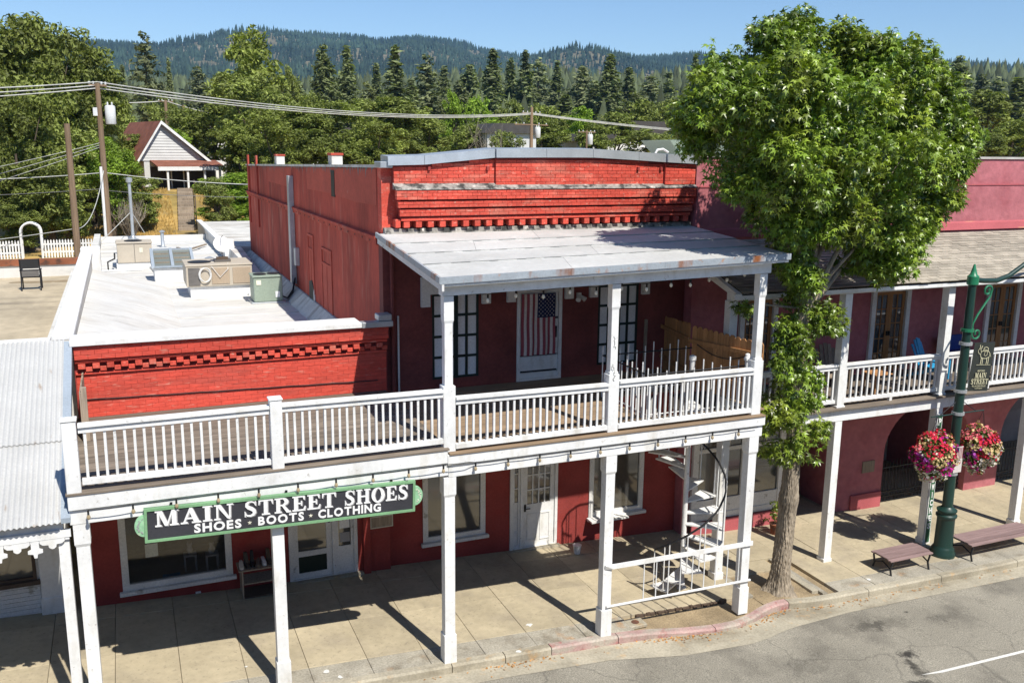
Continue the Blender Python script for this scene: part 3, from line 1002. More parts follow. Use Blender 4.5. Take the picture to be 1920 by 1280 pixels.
B('cornice_core', 0.34, 7.42, 3.965, 4.198, 7.72, 8.36, 'red_wall', main)
B('cornice_step', 0.34, 7.38, 3.925, 3.963, 7.725, 7.785, 'red_brick', main, 0.006)
bricks(main, 0.30, 7.40, 7.825, 7.965, 3.88, bh=0.07, th=0.083, limit=0)
bricks(main, 0.26, 7.42, 8.0, 8.135, 3.845, bh=0.0675, th=0.118, limit=0)
mb = MB()
mb.hexa([(0.20, 3.79, 8.37), (7.46, 3.79, 8.37), (7.46, 4.04, 8.37), (0.20, 4.04, 8.37)], [(0.20, 3.80, 8.385), (7.46, 3.80, 8.385), (7.46, 4.04, 8.50), (0.20, 4.04, 8.50)])
mb.build('mortar_ledge', 'mortar_grey', main)
mb = MB()
mb.hexa([(0.02, 3.99, 7.44), (7.48, 3.99, 7.44), (7.48, 4.198, 7.44), (0.02, 4.198, 7.44)], [(0.02, 4.05, 7.56), (7.48, 4.05, 7.56), (7.48, 4.198, 7.58), (0.02, 4.198, 7.58)])
mb.build('roof_flashing', 'mortar_grey', main)
for k in range(27):
    xx = 0.40 + k * 0.262
    B('dentil', xx, xx + 0.13, 3.94, 4.198, 7.585, 7.715, 'red_brick', main, 0.008)
B('cornice_end', 0.225, 0.335, 3.95, 4.198, 7.585, 7.76, 'red_brick', main, 0.01)

def ptop(x):
    return float(np.interp(x, [0.1, 0.88, 2.46, 4.75, 7.1, 7.5], [8.86, 8.87, 9.02, 9.04, 8.92, 8.92]))


PANELS = [(0.22, 2.45, 4.02), (2.45, 6.62, 3.95), (6.62, 7.44, 3.88)]
for (xa, xb, yf) in PANELS:
    mb = MB()
    n = 6
    for k in range(n):
        p, q = xa + (xb - xa) * k / n, xa + (xb - xa) * (k + 1) / n
        mb.hexa([(p, yf + 0.03, 8.36), (q, yf + 0.03, 8.36), (q, 4.45, 8.36), (p, 4.45, 8.36)], [(p, yf + 0.03, ptop(p)), (q, yf + 0.03, ptop(q)), (q, 4.45, ptop(q)), (p, 4.45, ptop(p))])
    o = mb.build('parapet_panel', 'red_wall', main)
    bricks(main, xa, xb, 8.44, 9.06, yf, bw=0.235, bh=0.0775, top=ptop)
bricks(main, 0.22, 7.44, 8.165, 8.365, 3.81, bh=0.0667, th=0.15)
# metal coping in lengths, folded over the parapet
CP = [(0.08, 9.04, 3.93), (0.86, 9.06, 3.93), (2.43, 9.21, 3.93), (2.43, 9.21, 3.86), (3.6, 9.22, 3.86), (4.74, 9.225, 3.86), (5.9, 9.17, 3.86), (6.62, 9.13, 3.86), (6.62, 9.13, 3.79), (7.5, 9.09, 3.79)]
for i in range(len(CP) - 1):
    if CP[i][0] == CP[i + 1][0]:
        continue
    (xa, za, ya_), (xb, zb, yb_) = CP[i], CP[i + 1]
    ya_ = yb_
    mb = MB()
    g = 0.004
    mb.hexa([(xa + g, ya_, za - 0.185), (xb - g, ya_, zb - 0.185), (xb - g, 4.52, zb - 0.185), (xa + g, 4.52, za - 0.185)], [(xa + g, ya_ + 0.015, za), (xb - g, ya_ + 0.015, zb), (xb - g, 4.52, zb + 0.02), (xa + g, 4.52, za + 0.02)])
    mb.build('coping', 'galvanised', main)
B('corner_cap', -0.06, 0.20, 4.0, 4.5, 8.805, 8.93, 'galvanised', main, 0.01)
for xx, yf in ((0.95, 4.02), (2.25, 4.02), (6.5, 3.95), (5.9, 3.95)):
    B('anchor', xx, xx + 0.05, yf - 0.05, yf + 0.02, 8.76, 8.84, 'red_wall', main)
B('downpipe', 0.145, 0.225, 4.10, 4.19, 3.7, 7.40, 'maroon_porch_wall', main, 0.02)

# ---- lower windows and door
window(main, 0.82, 2.33, 0.42, 2.75, YW, 'white_paint_old', 'dark_glass', 0.12)
window(main, 5.04, 6.55, 0.40, 2.75, YW, 'white_paint_old', 'dark_glass', 0.12)
B('window_ledge', 4.98, 6.0, YW - 0.32, YW - 0.132, 0.36, 0.40, 'white_paint_old', main)
mb = MB()
frame_bars(mb, 2.95, 4.18, -0.16, 2.6, YW - 0.04, YW + 0.1, 0.07)
mb.box(3.22, 3.29, YW - 0.035, YW + 0.095, -0.09, 2.53)
df = mb.build('door_frame', 'white_paint', main)
B('threshold', 2.9, 4.23, YW - 0.14, YW - 0.042, -0.2, -0.11, 'gutter_concrete', df)
mb = MB()
cells = frame_bars(mb, 3.022, 3.218, -0.088, 2.528, YW + 0.0, YW + 0.06, 0.05, 1, 7, 0.025)
sl = mb.build('sidelight', 'white_paint', main)
for i, c in enumerate(cells):
    B('pane', c[0], c[1], YW + 0.03, YW + 0.04, c[2], c[3], 'dark_glass' if i > 2 else 'white_paint', sl)
mb = MB()
mb.box(3.292, 4.108, YW + 0.0, YW + 0.05, -0.085, 0.86)
cells = frame_bars(mb, 3.292, 4.108, 0.861, 2.52, YW + 0.0, YW + 0.05, 0.11, 4, 4, 0.03)
dr = mb.build('door', 'white_paint', main)
for c in cells:
    B('pane', c[0], c[1], YW + 0.025, YW + 0.035, c[2], c[3], 'dark_glass', dr)
for (xa, xb) in ((3.40, 3.67), (3.73, 4.0)):
    mb = MB()
    frame_bars(mb, xa, xb, 0.05, 0.74, YW - 0.014, YW - 0.001, 0.03)
    mb.build('door_panel', 'white_paint', dr)
B('lock_plate', 3.32, 3.37, YW - 0.012, YW - 0.001, 0.80, 0.98, 'black_metal', dr)
mb = MB().tube([(3.345, YW - 0.05, 0.88), (3.46, YW - 0.05, 0.88)], 0.014).tube([(3.345, YW - 0.002, 0.88), (3.345, YW - 0.05, 0.88)], 0.012)
mb.build('handle', 'black_metal', dr)

# ---- upper windows: dark frames with tall white panes, white stepped hoods
for (xa, xb) in ((1.08, 2.16), (5.15, 6.22)):
    mb = MB()
    cells = frame_bars(mb, xa, xb, 4.22, 6.12, YW + 0.0, YW + 0.08, 0.05, 4, 4, 0.055)
    f = mb.build('window', 'dark_green_frame', main)
    for c in cells:
        B('pane', c[0], c[1], YW + 0.03, YW + 0.04, c[2], c[3], 'pane_white', f)
    B('meeting_stile', (xa + xb) / 2 - 0.05, (xa + xb) / 2 + 0.05, YW - 0.02, YW - 0.001, 4.22, 6.12, 'dark_green_frame', f)
for (xa, xb) in ((1.08, 2.16), (3.08, 4.20), (5.15, 6.22)):
    hb = MB()
    hb.box(xa - 0.06, xb + 0.06, YW - 0.09, YW - 0.002, 6.13, 6.6)
    hb.box(xa - 0.26, xa - 0.061, YW - 0.085, YW - 0.002, 5.86, 6.5)
    hb.box(xb + 0.061, xb + 0.26, YW - 0.085, YW - 0.002, 5.86, 6.5)
    hb.build('window_hood', 'white_paint_old', main)
mb = MB()
frame_bars(mb, 3.08, 4.20, 3.98, 6.12, YW - 0.03, YW + 0.1, 0.08)
mb.build('door_frame', 'white_paint', main)
mb = MB()
mb.box(3.165, 4.115, YW + 0.005, YW + 0.05, 4.06, 4.18)
mb.box(3.165, 4.115, YW + 0.005, YW + 0.05, 4.23, 4.56)
frame_bars(mb, 3.165, 4.115, 4.60, 6.035, YW + 0.005, YW + 0.05, 0.14)
mb.box(3.305, 3.975, YW + 0.02, YW + 0.04, 4.74, 5.90)
ud = mb.build('door', 'white_paint', main)
B('door_gap', 3.165, 4.115, YW + 0.055, YW + 0.07, 4.06, 6.03, 'black_metal', ud)
B('handle', 4.03, 4.07, YW - 0.05, YW + 0.003, 4.98, 5.24, 'black_metal', ud, 0.008)
B('latch', 4.0, 4.10, YW - 0.03, YW + 0.003, 5.42, 5.46, 'black_metal', ud)
# security lamp and cable
sp = thing('security_lamp', 'small twin-headed security lamp on the shaded wall right of the flag door', 'lamp', (4.62, YW - 0.1, 5.93))
B('base', 4.57, 4.67, YW - 0.06, YW - 0.002, 5.88, 5.98, 'white_paint_old', sp)
for dx in (-0.09, 0.09):
    MB().tube([(4.62, YW - 0.05, 5.92), (4.62 + dx, YW - 0.18, 5.84)], [0.03, 0.06], 10).build('lamp_head', 'white_paint_old', sp, True)
cb = MB().tube([(0.31, YW - 0.03, 5.7 - 0.1 * k) for k in range(18)], 0.022, 6).build('cable', 'white_paint_old', main)

# ================================================================== low red brick building on the left
YL = 4.05
low = thing('low_brick_building', 'low red brick shop building with white roof, left of the taller one', 'building', (-3.0, YL, 0))
holes = [(-5.48, -3.36, 0.48, 2.75), (-2.20, -0.72, 0.0, 2.7)]
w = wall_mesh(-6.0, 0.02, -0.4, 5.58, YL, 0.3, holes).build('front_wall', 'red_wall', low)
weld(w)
bricks(low, -5.98, 0.0, 4.13, 4.96, YL - 0.005, bw=0.235, bh=0.083, th=0.0045, limit=280, j=0.0014, m='red_brick_smooth')
# corbels: top band, sub-band, two offset rows of dentils, lower band
bricks(low, -5.98, 0.02, 5.29, 5.545, YL - 0.17, bw=0.235, bh=0.085, th=0.168, limit=300, j=0.0018, m='red_brick_smooth')
B('corbel_band', -5.98, 0.0, YL - 0.12, YL - 0.002, 5.215, 5.275, 'red_brick_smooth', low, 0.006)
B('corbel_band', -5.98, 0.0, YL - 0.05, YL - 0.002, 4.975, 5.02, 'red_brick_smooth', low, 0.006)
for k in range(24):
    xx = -5.93 + k * 0.248
    B('dentil', xx, xx + 0.125, YL - 0.13, YL - 0.002, 5.10, 5.20, 'red_brick', low, 0.006)
    B('dentil', xx + 0.127, xx + 0.243, YL - 0.075, YL - 0.002, 5.035, 5.125, 'red_brick', low, 0.006)
mb = MB()
pts = [(-5.9 + k * 0.3, YL - 0.03, 4.49 - 0.0065 * k + 0.004 * math.sin(k * 2.1)) for k in range(20)]
mb.tube(pts, 0.011, 5).build('cable', 'black_rubber', low)
# coping and parapets
B('coping', -6.04, -0.56, YL - 0.24, YL + 0.42, 5.56, 5.665, 'white_paint', low, 0.008)
B('coping', -0.555, 0.10, YL - 0.245, YL + 0.0, 5.55, 5.665, 'galvanised', low, 0.008)
B('coping_return', -0.20, 0.09, YL - 0.20, YL + 0.12, 5.67, 5.80, 'galvanised', low, 0.015)
B('side_parapet', -6.33, -6.03, YL + 0.425, 19.6, 3.9, 5.57, 'membrane_white', low)
B('coping', -6.37, -5.99, YL + 0.425, 19.6, 5.574, 5.66, 'white_paint', low, 0.01)
B('side_parapet', -6.30, -6.03, 20.3, 35.6, 3.4, 4.86, 'membrane_white', low)
B('parapet_block', -6.36, -5.75, 19.605, 20.295, 4.0, 5.78, 'white_paint', low, 0.02)
B('rear_parapet', -6.02, -1.1, 35.3, 35.6, 3.4, 4.72, 'membrane_white', low)
mb = MB()
mb.hexa([(-6.0, YL + 0.3, 4.45), (-3.7, YL + 0.3, 4.45), (-3.7, 19.2, 4.45), (-6.0, 19.2, 4.45)], [(-6.02, YL + 0.3, 5.36), (-3.75, YL + 0.3, 4.516), (-3.75, 19.2, 4.516), (-6.02, 19.2, 5.10)])
mb.build('cant_strip', 'membrane_white', low)
mb = MB()
mb.hexa([(-0.42, YL + 0.42, 4.49), (0.0, YL + 0.42, 4.49), (0.0, 26, 4.49), (-0.42, 26, 4.49)], [(-0.06, YL + 0.42, 4.86), (-0.003, YL + 0.42, 4.86), (-0.003, 26, 4.86), (-0.06, 26, 4.86)])
mb.build('cant_strip', 'membrane_old', low)
# roof membrane sheets, each lapped over the next
yy = YL + 0.32
k = 0
while yy < 35.3:
    wd = min(1.55 + 0.25 * math.sin(k * 2.3), 35.3 - yy)
    mb = MB()
    mb.hexa([(-6.0, yy, 4.40), (0.0, yy, 4.40), (0.0, yy + wd + 0.05, 4.40), (-6.0, yy + wd + 0.05, 4.40)],
            [(-6.0, yy, 4.512), (0.0, yy + 0.05 * math.sin(k), 4.512), (0.0, yy + wd + 0.05, 4.486), (-6.0, yy + wd + 0.05, 4.486)])
    mb.build('roof_sheet', 'membrane_white', low)
    yy += wd
    k += 1
B('floor_slab', -6.0, 0, YL + 0.3, 35.3, 3.0, 3.2, 'room_tan', low)
# shop window with its display
sw = window(low, -5.48, -3.36, 0.48, 2.75, YL, 'white_paint_old', 'shop_glass', 0.13)
mb = MB()
X0, X1, Y0, Y1, Z0, Z1 = -5.6, -3.2, YL + 0.305, YL + 1.9, 0.42, 2.9
mb.add([(X0, Y0, Z0), (X1, Y0, Z0), (X1, Y1, Z0), (X0, Y1, Z0), (X0, Y0, Z1), (X1, Y0, Z1), (X1, Y1, Z1), (X0, Y1, Z1)], [(0, 1, 2, 3), (7, 6, 5, 4), (3, 2, 6, 7), (0, 3, 7, 4), (1, 5, 6, 2)])
mb.build('display_alcove', 'room_tan', low)
for i, (sx, sy) in enumerate(((-4.15, 4.75), (-3.72, 4.62))):
    s_ = thing('display_stool', ('small white stool inside the shop window' if i == 0 else 'white display stool nearest the right side of the shop window'), 'stool', (sx, sy, 0.42))
    B('seat', sx - 0.13, sx + 0.13, sy - 0.12, sy + 0.12, 0.74, 0.77, 'sign_white', s_)
    for a_ in (-0.11, 0.11):
        for b_ in (-0.10, 0.10):
            B('leg', sx + a_ - 0.015, sx + a_ + 0.015, sy + b_ - 0.015, sy + b_ + 0.015, 0.42, 0.74, 'sign_white', s_)
for i in range(2):
    sx, sy = (-4.15, 4.75) if i == 0 else (-3.72, 4.62)
    v_ = MB().lathe((sx, sy, 0.772), [(0.05, 0), (0.07, 0.08), (0.04, 0.16), (0.055, 0.22), (0.05, 0.24)], 12).build('display_vase', 'sign_white', None, True)
    tag(v_, 'pale vase on the left stool in the shop window' if i == 0 else 'pale vase on the right stool in the shop window', 'vase')
nt_ = B('notice', -5.02, -4.78, YL + 0.012, YL + 0.018, 1.12, 1.40, 'paper', sw)
bp = B('display_box', -4.72, -4.38, YL + 0.33, YL + 0.45, 0.421, 0.50, 'blue_print', None)
tag(bp, 'flat blue box lying at the foot of the shop window', 'box')
# glazed door, sidelight with papers
mb = MB()
frame_bars(mb, -2.20, -0.72, 0.02, 2.7, YL - 0.02, YL + 0.12, 0.08)
mb.box(-1.27, -1.19, YL - 0.015, YL + 0.115, 0.1, 2.62)
mb.build('door_frame', 'white_paint_old', low)
mb = MB()
frame_bars(mb, -2.118, -1.272, 0.105, 2.615, YL + 0.02, YL + 0.07, 0.12)
mb.box(-1.998, -1.392, YL + 0.022, YL + 0.068, 0.60, 0.72)
d = mb.build('door', 'white_paint_old', low)
B('pane', -2.0, -1.39, YL + 0.04, YL + 0.05, 0.72, 2.5, 'dark_glass', d)
B('kick_panel', -2.0, -1.39, YL + 0.04, YL + 0.05, 0.22, 0.60, 'dark_green_frame', d)
for zz in (1.62, 1.48, 1.34):
    MB().tube([(-1.33, YL + 0.021, zz), (-1.33, YL - 0.01, zz)], 0.032, 12).build('lock', 'black_metal', d, True)
mb = MB()
frame_bars(mb, -1.188, -0.802, 0.105, 2.615, YL + 0.01, YL + 0.06, 0.06)
mb.box(-1.128, -0.862, YL + 0.012, YL + 0.058, 0.165, 0.72)
s_ = mb.build('sidelight', 'white_paint_old', low)
B('pane', -1.128, -0.862, YL + 0.03, YL + 0.04, 0.72, 2.55, 'dark_glass', s_)
B('notice', -1.10, -0.88, YL + 0.022, YL + 0.028, 1.12, 1.44, 'pane_white', s_)
B('notice', -1.10, -0.88, YL + 0.022, YL + 0.028, 0.80, 1.02, 'letter_grey', s_)
B('threshold', -2.3, -0.62, YL - 0.15, YL - 0.022, -0.05, 0.085, 'gutter_concrete', low)
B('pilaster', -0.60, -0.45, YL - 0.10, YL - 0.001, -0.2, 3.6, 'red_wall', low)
fr = thing('wall_notice', 'small pale framed notice on the dark red wall right of the glass door', 'notice', (-0.2, YL - 0.02, 1.0))
mb = MB()
frame_bars(mb, -0.43, 0.08, 1.02, 1.30, YL - 0.03, YL - 0.006, 0.022)
mb.build('frame', 'paper', fr)
B('sheet', -0.408, 0.058, YL - 0.018, YL - 0.006, 1.042, 1.278, 'weathered_wood', fr)
hs = B('hose_outlet', -4.12, -4.02, YL - 0.04, YL - 0.002, 0.02 + 0.17, 0.22, 'sign_white', low)

# shoe rack with pairs of shoes
rk = thing('shoe_rack', 'low metal shoe rack standing between the shop window and the glass door', 'rack', (-2.85, 3.75, 0.12))
for xx in (-3.24, -2.42):
    for yy in (3.5, 3.92):
        B('leg', xx, xx + 0.03, yy, yy + 0.03, 0.11, 0.74, 'weathered_wood', rk)
for zz in (0.13 + 0.02, 0.45, 0.74):
    B('shelf', -3.30 if zz > 0.7 else -3.2, -2.36 if zz > 0.7 else -2.43, 3.49, 3.96, zz, zz + 0.025, 'weathered_wood' if zz > 0.4 else 'dark_wood', rk)


def shoe(x, y, z, ang, boot, m, label):
    mb = MB()
    L_, h = 0.28, (0.26 if boot else 0.10)
    c, s = math.cos(ang), math.sin(ang)
    secs = [(-0.14, 0.032, h), (-0.07, 0.042, h), (-0.02, 0.042, h * 0.9 if not boot else 0.17), (0.04, 0.045, 0.075), (0.10, 0.045, 0.06), (0.14, 0.025, 0.04)]
    vs, fs = [], []
    for (u, hw, ht) in secs:
        for (w_, zz) in ((-hw, 0), (hw, 0), (hw * 0.8, ht), (-hw * 0.8, ht)):
            vs.append((x + u * c - w_ * s, y + u * s + w_ * c, z + zz))
    for k in range(5):
        for q in range(4):
            fs.append((k * 4 + q, k * 4 + (q + 1) % 4, k * 4 + 4 + (q + 1) % 4, k * 4 + 4 + q))
    fs += [(3, 2, 1, 0), (20, 21, 22, 23)]
    mb.add(vs, fs)
    o = mb.build('shoe', m, None, True)
    tag(o, label, 'shoe', 'shoes on the rack')


SH = ['petal_white', 'leather_mix', 'black_rubber', 'leather_mix', 'sign_white', 'dark_wood', 'leather_mix', 'dark_wood']
for k in range(8):
    shoe(-3.22 + k * 0.112, 3.68 + 0.03 * (k % 3), 0.767, -pi / 2 + 0.15 * math.sin(k * 1.7), k in (1, 2, 5), SH[k],
         '%s shoe on top of the rack, %s from the left' % (('tall dark' if k in (1, 2, 5) else 'low'), ['first', 'second', 'third', 'fourth', 'fifth', 'sixth', 'seventh', 'eighth'][k]))

# ================================================================== rear white roof behind the tall building
rb = thing('rear_building', 'flat white-roofed building behind the low brick shop', 'building', (3, 33, 2))
B('wall', -1.08, 8.0, 26.4, 40.5, 0.5, 4.98, 'membrane_white', rb)
B('roof', -0.8, 7.7, 26.7, 40.2, 4.984, 5.0, 'membrane_old', rb)
B('coping', -1.13, -0.85, 26.35, 40.55, 4.985, 5.09, 'white_paint', rb, 0.01)
mb = MB()
mb.hexa([(-1.05, 17.5, 4.49), (-0.42, 17.5, 4.49), (-0.42, 26.34, 4.49), (-1.05, 26.34, 4.49)], [(-0.6, 17.5, 4.53), (-0.42, 17.5, 4.53), (-0.42, 26.34, 5.05), (-0.95, 26.34, 5.05)])
mb.build('cricket', 'membrane_old', rb)
B('stub_post', -1.1, -0.72, 25.6, 25.95, 4.5, 5.35, 'white_paint', rb, 0.02)

# ================================================================== two-storey white porch of the red building
porch = thing('porch', 'white two-storey timber porch with railings along the red brick buildings', 'porch', (0, 0, 0))
PX = [-5.87, -2.975, 0.0, 3.215, 6.477]
BZ = [3.62, 3.62, 3.58, 3.58, 3.58]


def tapered_post(name, x, y, z0, z1, w, par, m='white_paint', base_h=0.6, cap_h=0.32):
    mb = MB()
    h = w / 2

    def sq(r, z):
        return [(x - r, y - r, z), (x + r, y - r, z), (x + r, y + r, z), (x - r, y + r, z)]
    prof = [(h * 1.22, z0), (h * 1.22, z0 + base_h - 0.02), (h, z0 + base_h), (h, z1 - cap_h - 0.05), (h * 1.2, z1 - cap_h), (h * 1.2, z1)] if cap_h else \
           [(h * 1.22, z0), (h * 1.22, z0 + base_h - 0.02), (h, z0 + base_h), (h, z1)]
    vs, fs = [], []
    for r, z in prof:
        vs += sq(r, z)
    for k in range(len(prof) - 1):
        for q in range(4):
            fs.append((k * 4 + q, k * 4 + (q + 1) % 4, k * 4 + 4 + (q + 1) % 4, k * 4 + 4 + q))
    e = len(vs)
    fs += [(3, 2, 1, 0), (e - 4, e - 3, e - 2, e - 1)]
    mb.add(vs, fs)
    return mb.build(name, m, par)


for i, xx in enumerate(PX):
    tapered_post('post', xx, 0.0, gz(xx) - 0.03, BZ[i] - 0.002, 0.19, porch)
    B('post_foot', xx - 0.13, xx + 0.13, -0.13, 0.13, gz(xx) - 0.04, gz(xx) + 0.012, 'galvanised', porch) if i in (0,) else None
B('beam', -6.02, -0.03, -0.12, 0.10, 3.62, 3.862, 'white_paint', porch, 0.008)
B('beam', -0.025, 6.66, -0.115, 0.10, 3.58, 3.818, 'white_paint', porch, 0.008)
B('fascia', -6.02, -0.06, -0.17, -0.10, 3.866, 4.098, 'white_paint', porch, 0.006)
B('fascia', -0.055, 6.68, -0.165, -0.10, 3.822, 4.005, 'white_paint', porch, 0.006)
B('trim_strip', -6.02, 6.66, -0.135, -0.122, 3.792, 3.815, 'white_paint', porch) if False else None
B('rim_joist', -6.02, 6.68, 4.0, 4.04, 3.70, 3.94, 'white_paint_old', porch)
for k in range(22):
    xx = -5.9 + k * 0.59
    if 4.2 < xx < 6.75:
        continue
    B('joist', xx, xx + 0.05, -0.09, 3.995, 3.71, 3.94, 'dark_wood', porch)
# deck boards, with the stair opening left free
deckL = part_empty('deck', porch, (-3, 2, 4.1))
deckR = part_empty('deck', porch, (3, 2, 3.98))
yy = -0.19
while yy < 4.02:
    y2 = min(yy + 0.138, 4.035)
    t = lambda y: 0.0
    B('plank', -6.04, -0.03, yy, y2 - 0.007, 4.10, 4.135, 'deck_wood', deckL, 0.003)
    if 0.42 < yy < 2.1:
        B('plank', -0.025, 4.28, yy, y2 - 0.007, 4.006, 4.04, 'deck_brown', deckR, 0.003)
        B('plank', 6.72, 6.95, yy, y2 - 0.007, 4.006, 4.04, 'deck_brown', deckR, 0.003)
    else:
        B('plank', -0.025, 6.665 if yy < 0.2 else 6.95, yy, y2 - 0.007, 4.006, 4.04, 'deck_brown', deckR, 0.003)
    yy += 0.138
B('deck_rim', 4.24, 4.28, 0.42, 2.12, 3.80, 4.0, 'white_paint_old', porch)

RAILPOST = [(-5.92, 5.235, 0.20, 4.0), (-2.93, 5.27, 0.19, 4.0)]
for xx, zt, w_, z0 in RAILPOST:
    o = B('rail_post', xx - w_ / 2, xx + w_ / 2, -0.165, 0.03, z0, zt, 'white_paint', porch, 0.008)
    B('post_cap', xx - w_ / 2 - 0.015, xx + w_ / 2 + 0.015, -0.18, 0.045, zt + 0.001, zt + 0.03, 'white_paint', o, 0.008)
for i, xx in ((2, 0.0), (3, 3.215), (4, 6.477)):
    zt = 6.78 + 0.016 * xx
    tapered_post('post', xx, 0.0, 3.95, zt, 0.145, porch, base_h=1.26, cap_h=0.42)
    B('post_sleeve', xx - 0.11, xx + 0.11, -0.11, 0.11, 4.042, 5.22 - (0.07 if i > 2 else 0.0), 'white_paint', porch, 0.008)


def balustrade(x0, x1, zt0, zt1, zb0, zb1, n):
    e = part_empty('balustrade', porch, ((x0 + x1) / 2, 0, zb0))
    L = lambda x, a, b: a + (b - a) * (x - x0) / (x1 - x0)

    def bar(name, y0, y1, off0, off1, top=True):
        a, b = (zt0, zt1) if top else (zb0, zb1)
        q = MB()
        q.hexa([(x0, y0, a + off0), (x1, y0, b + off0), (x1, y1, b + off0), (x0, y1, a + off0)], [(x0, y0, a + off1), (x1, y0, b + off1), (x1, y1, b + off1), (x0, y1, a + off1)])
        return q.build(name, 'white_paint', e)
    bar('hand_rail', -0.145, -0.005, -0.045, 0.0)
    bar('top_rail', -0.11, -0.03, -0.135, -0.048)
    bar('bottom_rail', -0.115, -0.025, 0.0, 0.085, False)
    for k in range(n):
        xx = x0 + (x1 - x0) * (k + 0.6) / (n + 0.2)
        za, zb = L(xx, zb0, zb1) + 0.083, L(xx, zt0, zt1) - 0.133
        B('baluster', xx - 0.019, xx + 0.019, -0.09, -0.052, za, zb, 'white_paint', e, rot=(rs.uniform(-0.006, 0.006), rs.uniform(-0.006, 0.006), rs.uniform(-0.2, 0.2)))
    return e


balustrade(-5.80, -3.03, 5.17, 5.18, 4.23, 4.20, 20)
balustrade(-2.83, -0.115, 5.19, 5.17, 4.20, 4.21, 22)
balustrade(0.115, 3.10, 5.02, 4.99, 4.09, 4.10, 23)
balustrade(3.33, 6.36, 5.02, 5.01, 4.10, 4.10, 25)

# ---- porch roof: beam, sloping sheets of roll roofing, rusty drip edge
FZ = lambda x: 7.125 + 0.021 * (x + 0.25)
mb = MB()
mb.hexa([(-0.12, -0.11, 6.79), (6.62, -0.11, 6.90), (6.62, 0.10, 6.90), (-0.12, 0.10, 6.79)], [(-0.12, -0.11, 6.985), (6.62, -0.11, 7.10), (6.62, 0.10, 7.10), (-0.12, 0.10, 6.985)])
mb.build('roof_beam', 'white_paint', porch)
roof = part_empty('porch_roof', porch, (3.3, 2, 7.2))


def rp(x, y, dz=0.0):
    t_ = (y + 0.32) / 4.50
    return (x, y, FZ(x) * (1 - t_) + 7.475 * t_ + dz)


mb = MB()
mb.slab([rp(-0.22, -0.30, -0.03), rp(6.86, -0.30, -0.03), rp(7.5, 4.19, -0.03), rp(-0.12, 4.19, -0.03)], 0.06)
mb.build('roof_deck', 'white_paint_old', roof)
XR_ = lambda y: 6.86 + (y + 0.3) / 4.49 * 0.64
XL_ = lambda y: -0.22 + (y + 0.3) / 4.49 * 0.10
ys = [-0.31, 0.78, 1.80, 2.86, 4.05]
cuts = [[2.2, 5.2], [3.3], [1.2, 4.9], [3.0]]
for i in range(4):
    xs_ = [None] + cuts[i] + [None]
    for j in range(len(xs_) - 1):
        q = MB()
        ya_, yb_ = ys[i], ys[i + 1] + 0.03
        a0 = XL_(ya_) if xs_[j] is None else xs_[j] + 0.002
        a1 = XL_(yb_) if xs_[j] is None else xs_[j] + 0.35
        b0 = XR_(ya_) if xs_[j + 1] is None else xs_[j + 1] - 0.004
        b1 = XR_(yb_) if xs_[j + 1] is None else xs_[j + 1] + 0.344
        q.slab([rp(a0, ya_, 0.012), rp(b0, ya_, 0.012), rp(b1, yb_, -0.004), rp(a1, yb_, -0.004)], 0.022)
        q.build('roofing_sheet', 'roll_roofing', roof)
for i in (1, 2, 3):
    mb = MB()
    n = 40
    for k in range(n):
        xa = XL_(ys[i]) + (XR_(ys[i]) - XL_(ys[i])) * k / n
        xb = XL_(ys[i]) + (XR_(ys[i]) - XL_(ys[i])) * (k + 1) / n
        wv = 0.005 + 0.005 * math.sin(k * 1.9 + i)
        mb.slab([rp(xa, ys[i] - wv, 0.0165), rp(xb, ys[i] - wv, 0.0165), rp(xb, ys[i] + 0.004, 0.0165), rp(xa, ys[i] + 0.004, 0.0165)], 0.004)
    o = mb.build('tar_seam', 'tar_line', roof)
# drip edge (front, in lengths) and left rake boards
xa = -0.24
for L_ in (2.4, 1.9, 2.85):
    xb = min(xa + L_, 6.89)
    mb = MB()
    mb.hexa([(xa, -0.345, FZ(xa) - 0.10), (xb - 0.004, -0.345, FZ(xb) - 0.10), (xb - 0.004, -0.315, FZ(xb) - 0.10), (xa, -0.315, FZ(xa) - 0.10)],
            [(xa, -0.345, FZ(xa) + 0.016), (xb - 0.004, -0.345, FZ(xb) + 0.016), (xb - 0.004, -0.315, FZ(xb) + 0.016), (xa, -0.315, FZ(xa) + 0.016)])
    mb.build('drip_edge', 'rusty_metal', roof)
    xa = xb
mb = MB()
mb.hexa([(-0.2, -0.31, FZ(-0.2) - 0.15), (6.86, -0.31, FZ(6.86) - 0.15), (6.86, -0.12, FZ(6.86) - 0.13), (-0.2, -0.12, FZ(-0.2) - 0.13)], [(-0.2, -0.31, FZ(-0.2) - 0.102), (6.86, -0.31, FZ(6.86) - 0.102), (6.86, -0.12, FZ(6.86) - 0.095), (-0.2, -0.12, FZ(-0.2) - 0.095)])
mb.build('soffit_trim', 'white_paint_old', roof)
for (off, zt, zb, m_) in ((0.0, 0.016, -0.09, 'rusty_metal'), (0.045, -0.092, -0.22, 'white_paint_old')):
    mb = MB()
    p, q = rp(-0.25 + off, -0.34), rp(-0.15 + off, 4.18)
    mb.hexa([(p[0], p[1], p[2] + zb), (p[0] + 0.04, p[1], p[2] + zb), (q[0] + 0.04, q[1], q[2] + zb), (q[0], q[1], q[2] + zb)], [(p[0], p[1], p[2] + zt), (p[0] + 0.04, p[1], p[2] + zt), (q[0] + 0.04, q[1], q[2] + zt), (q[0], q[1], q[2] + zt)])
    mb.build('rake_board', m_, roof)
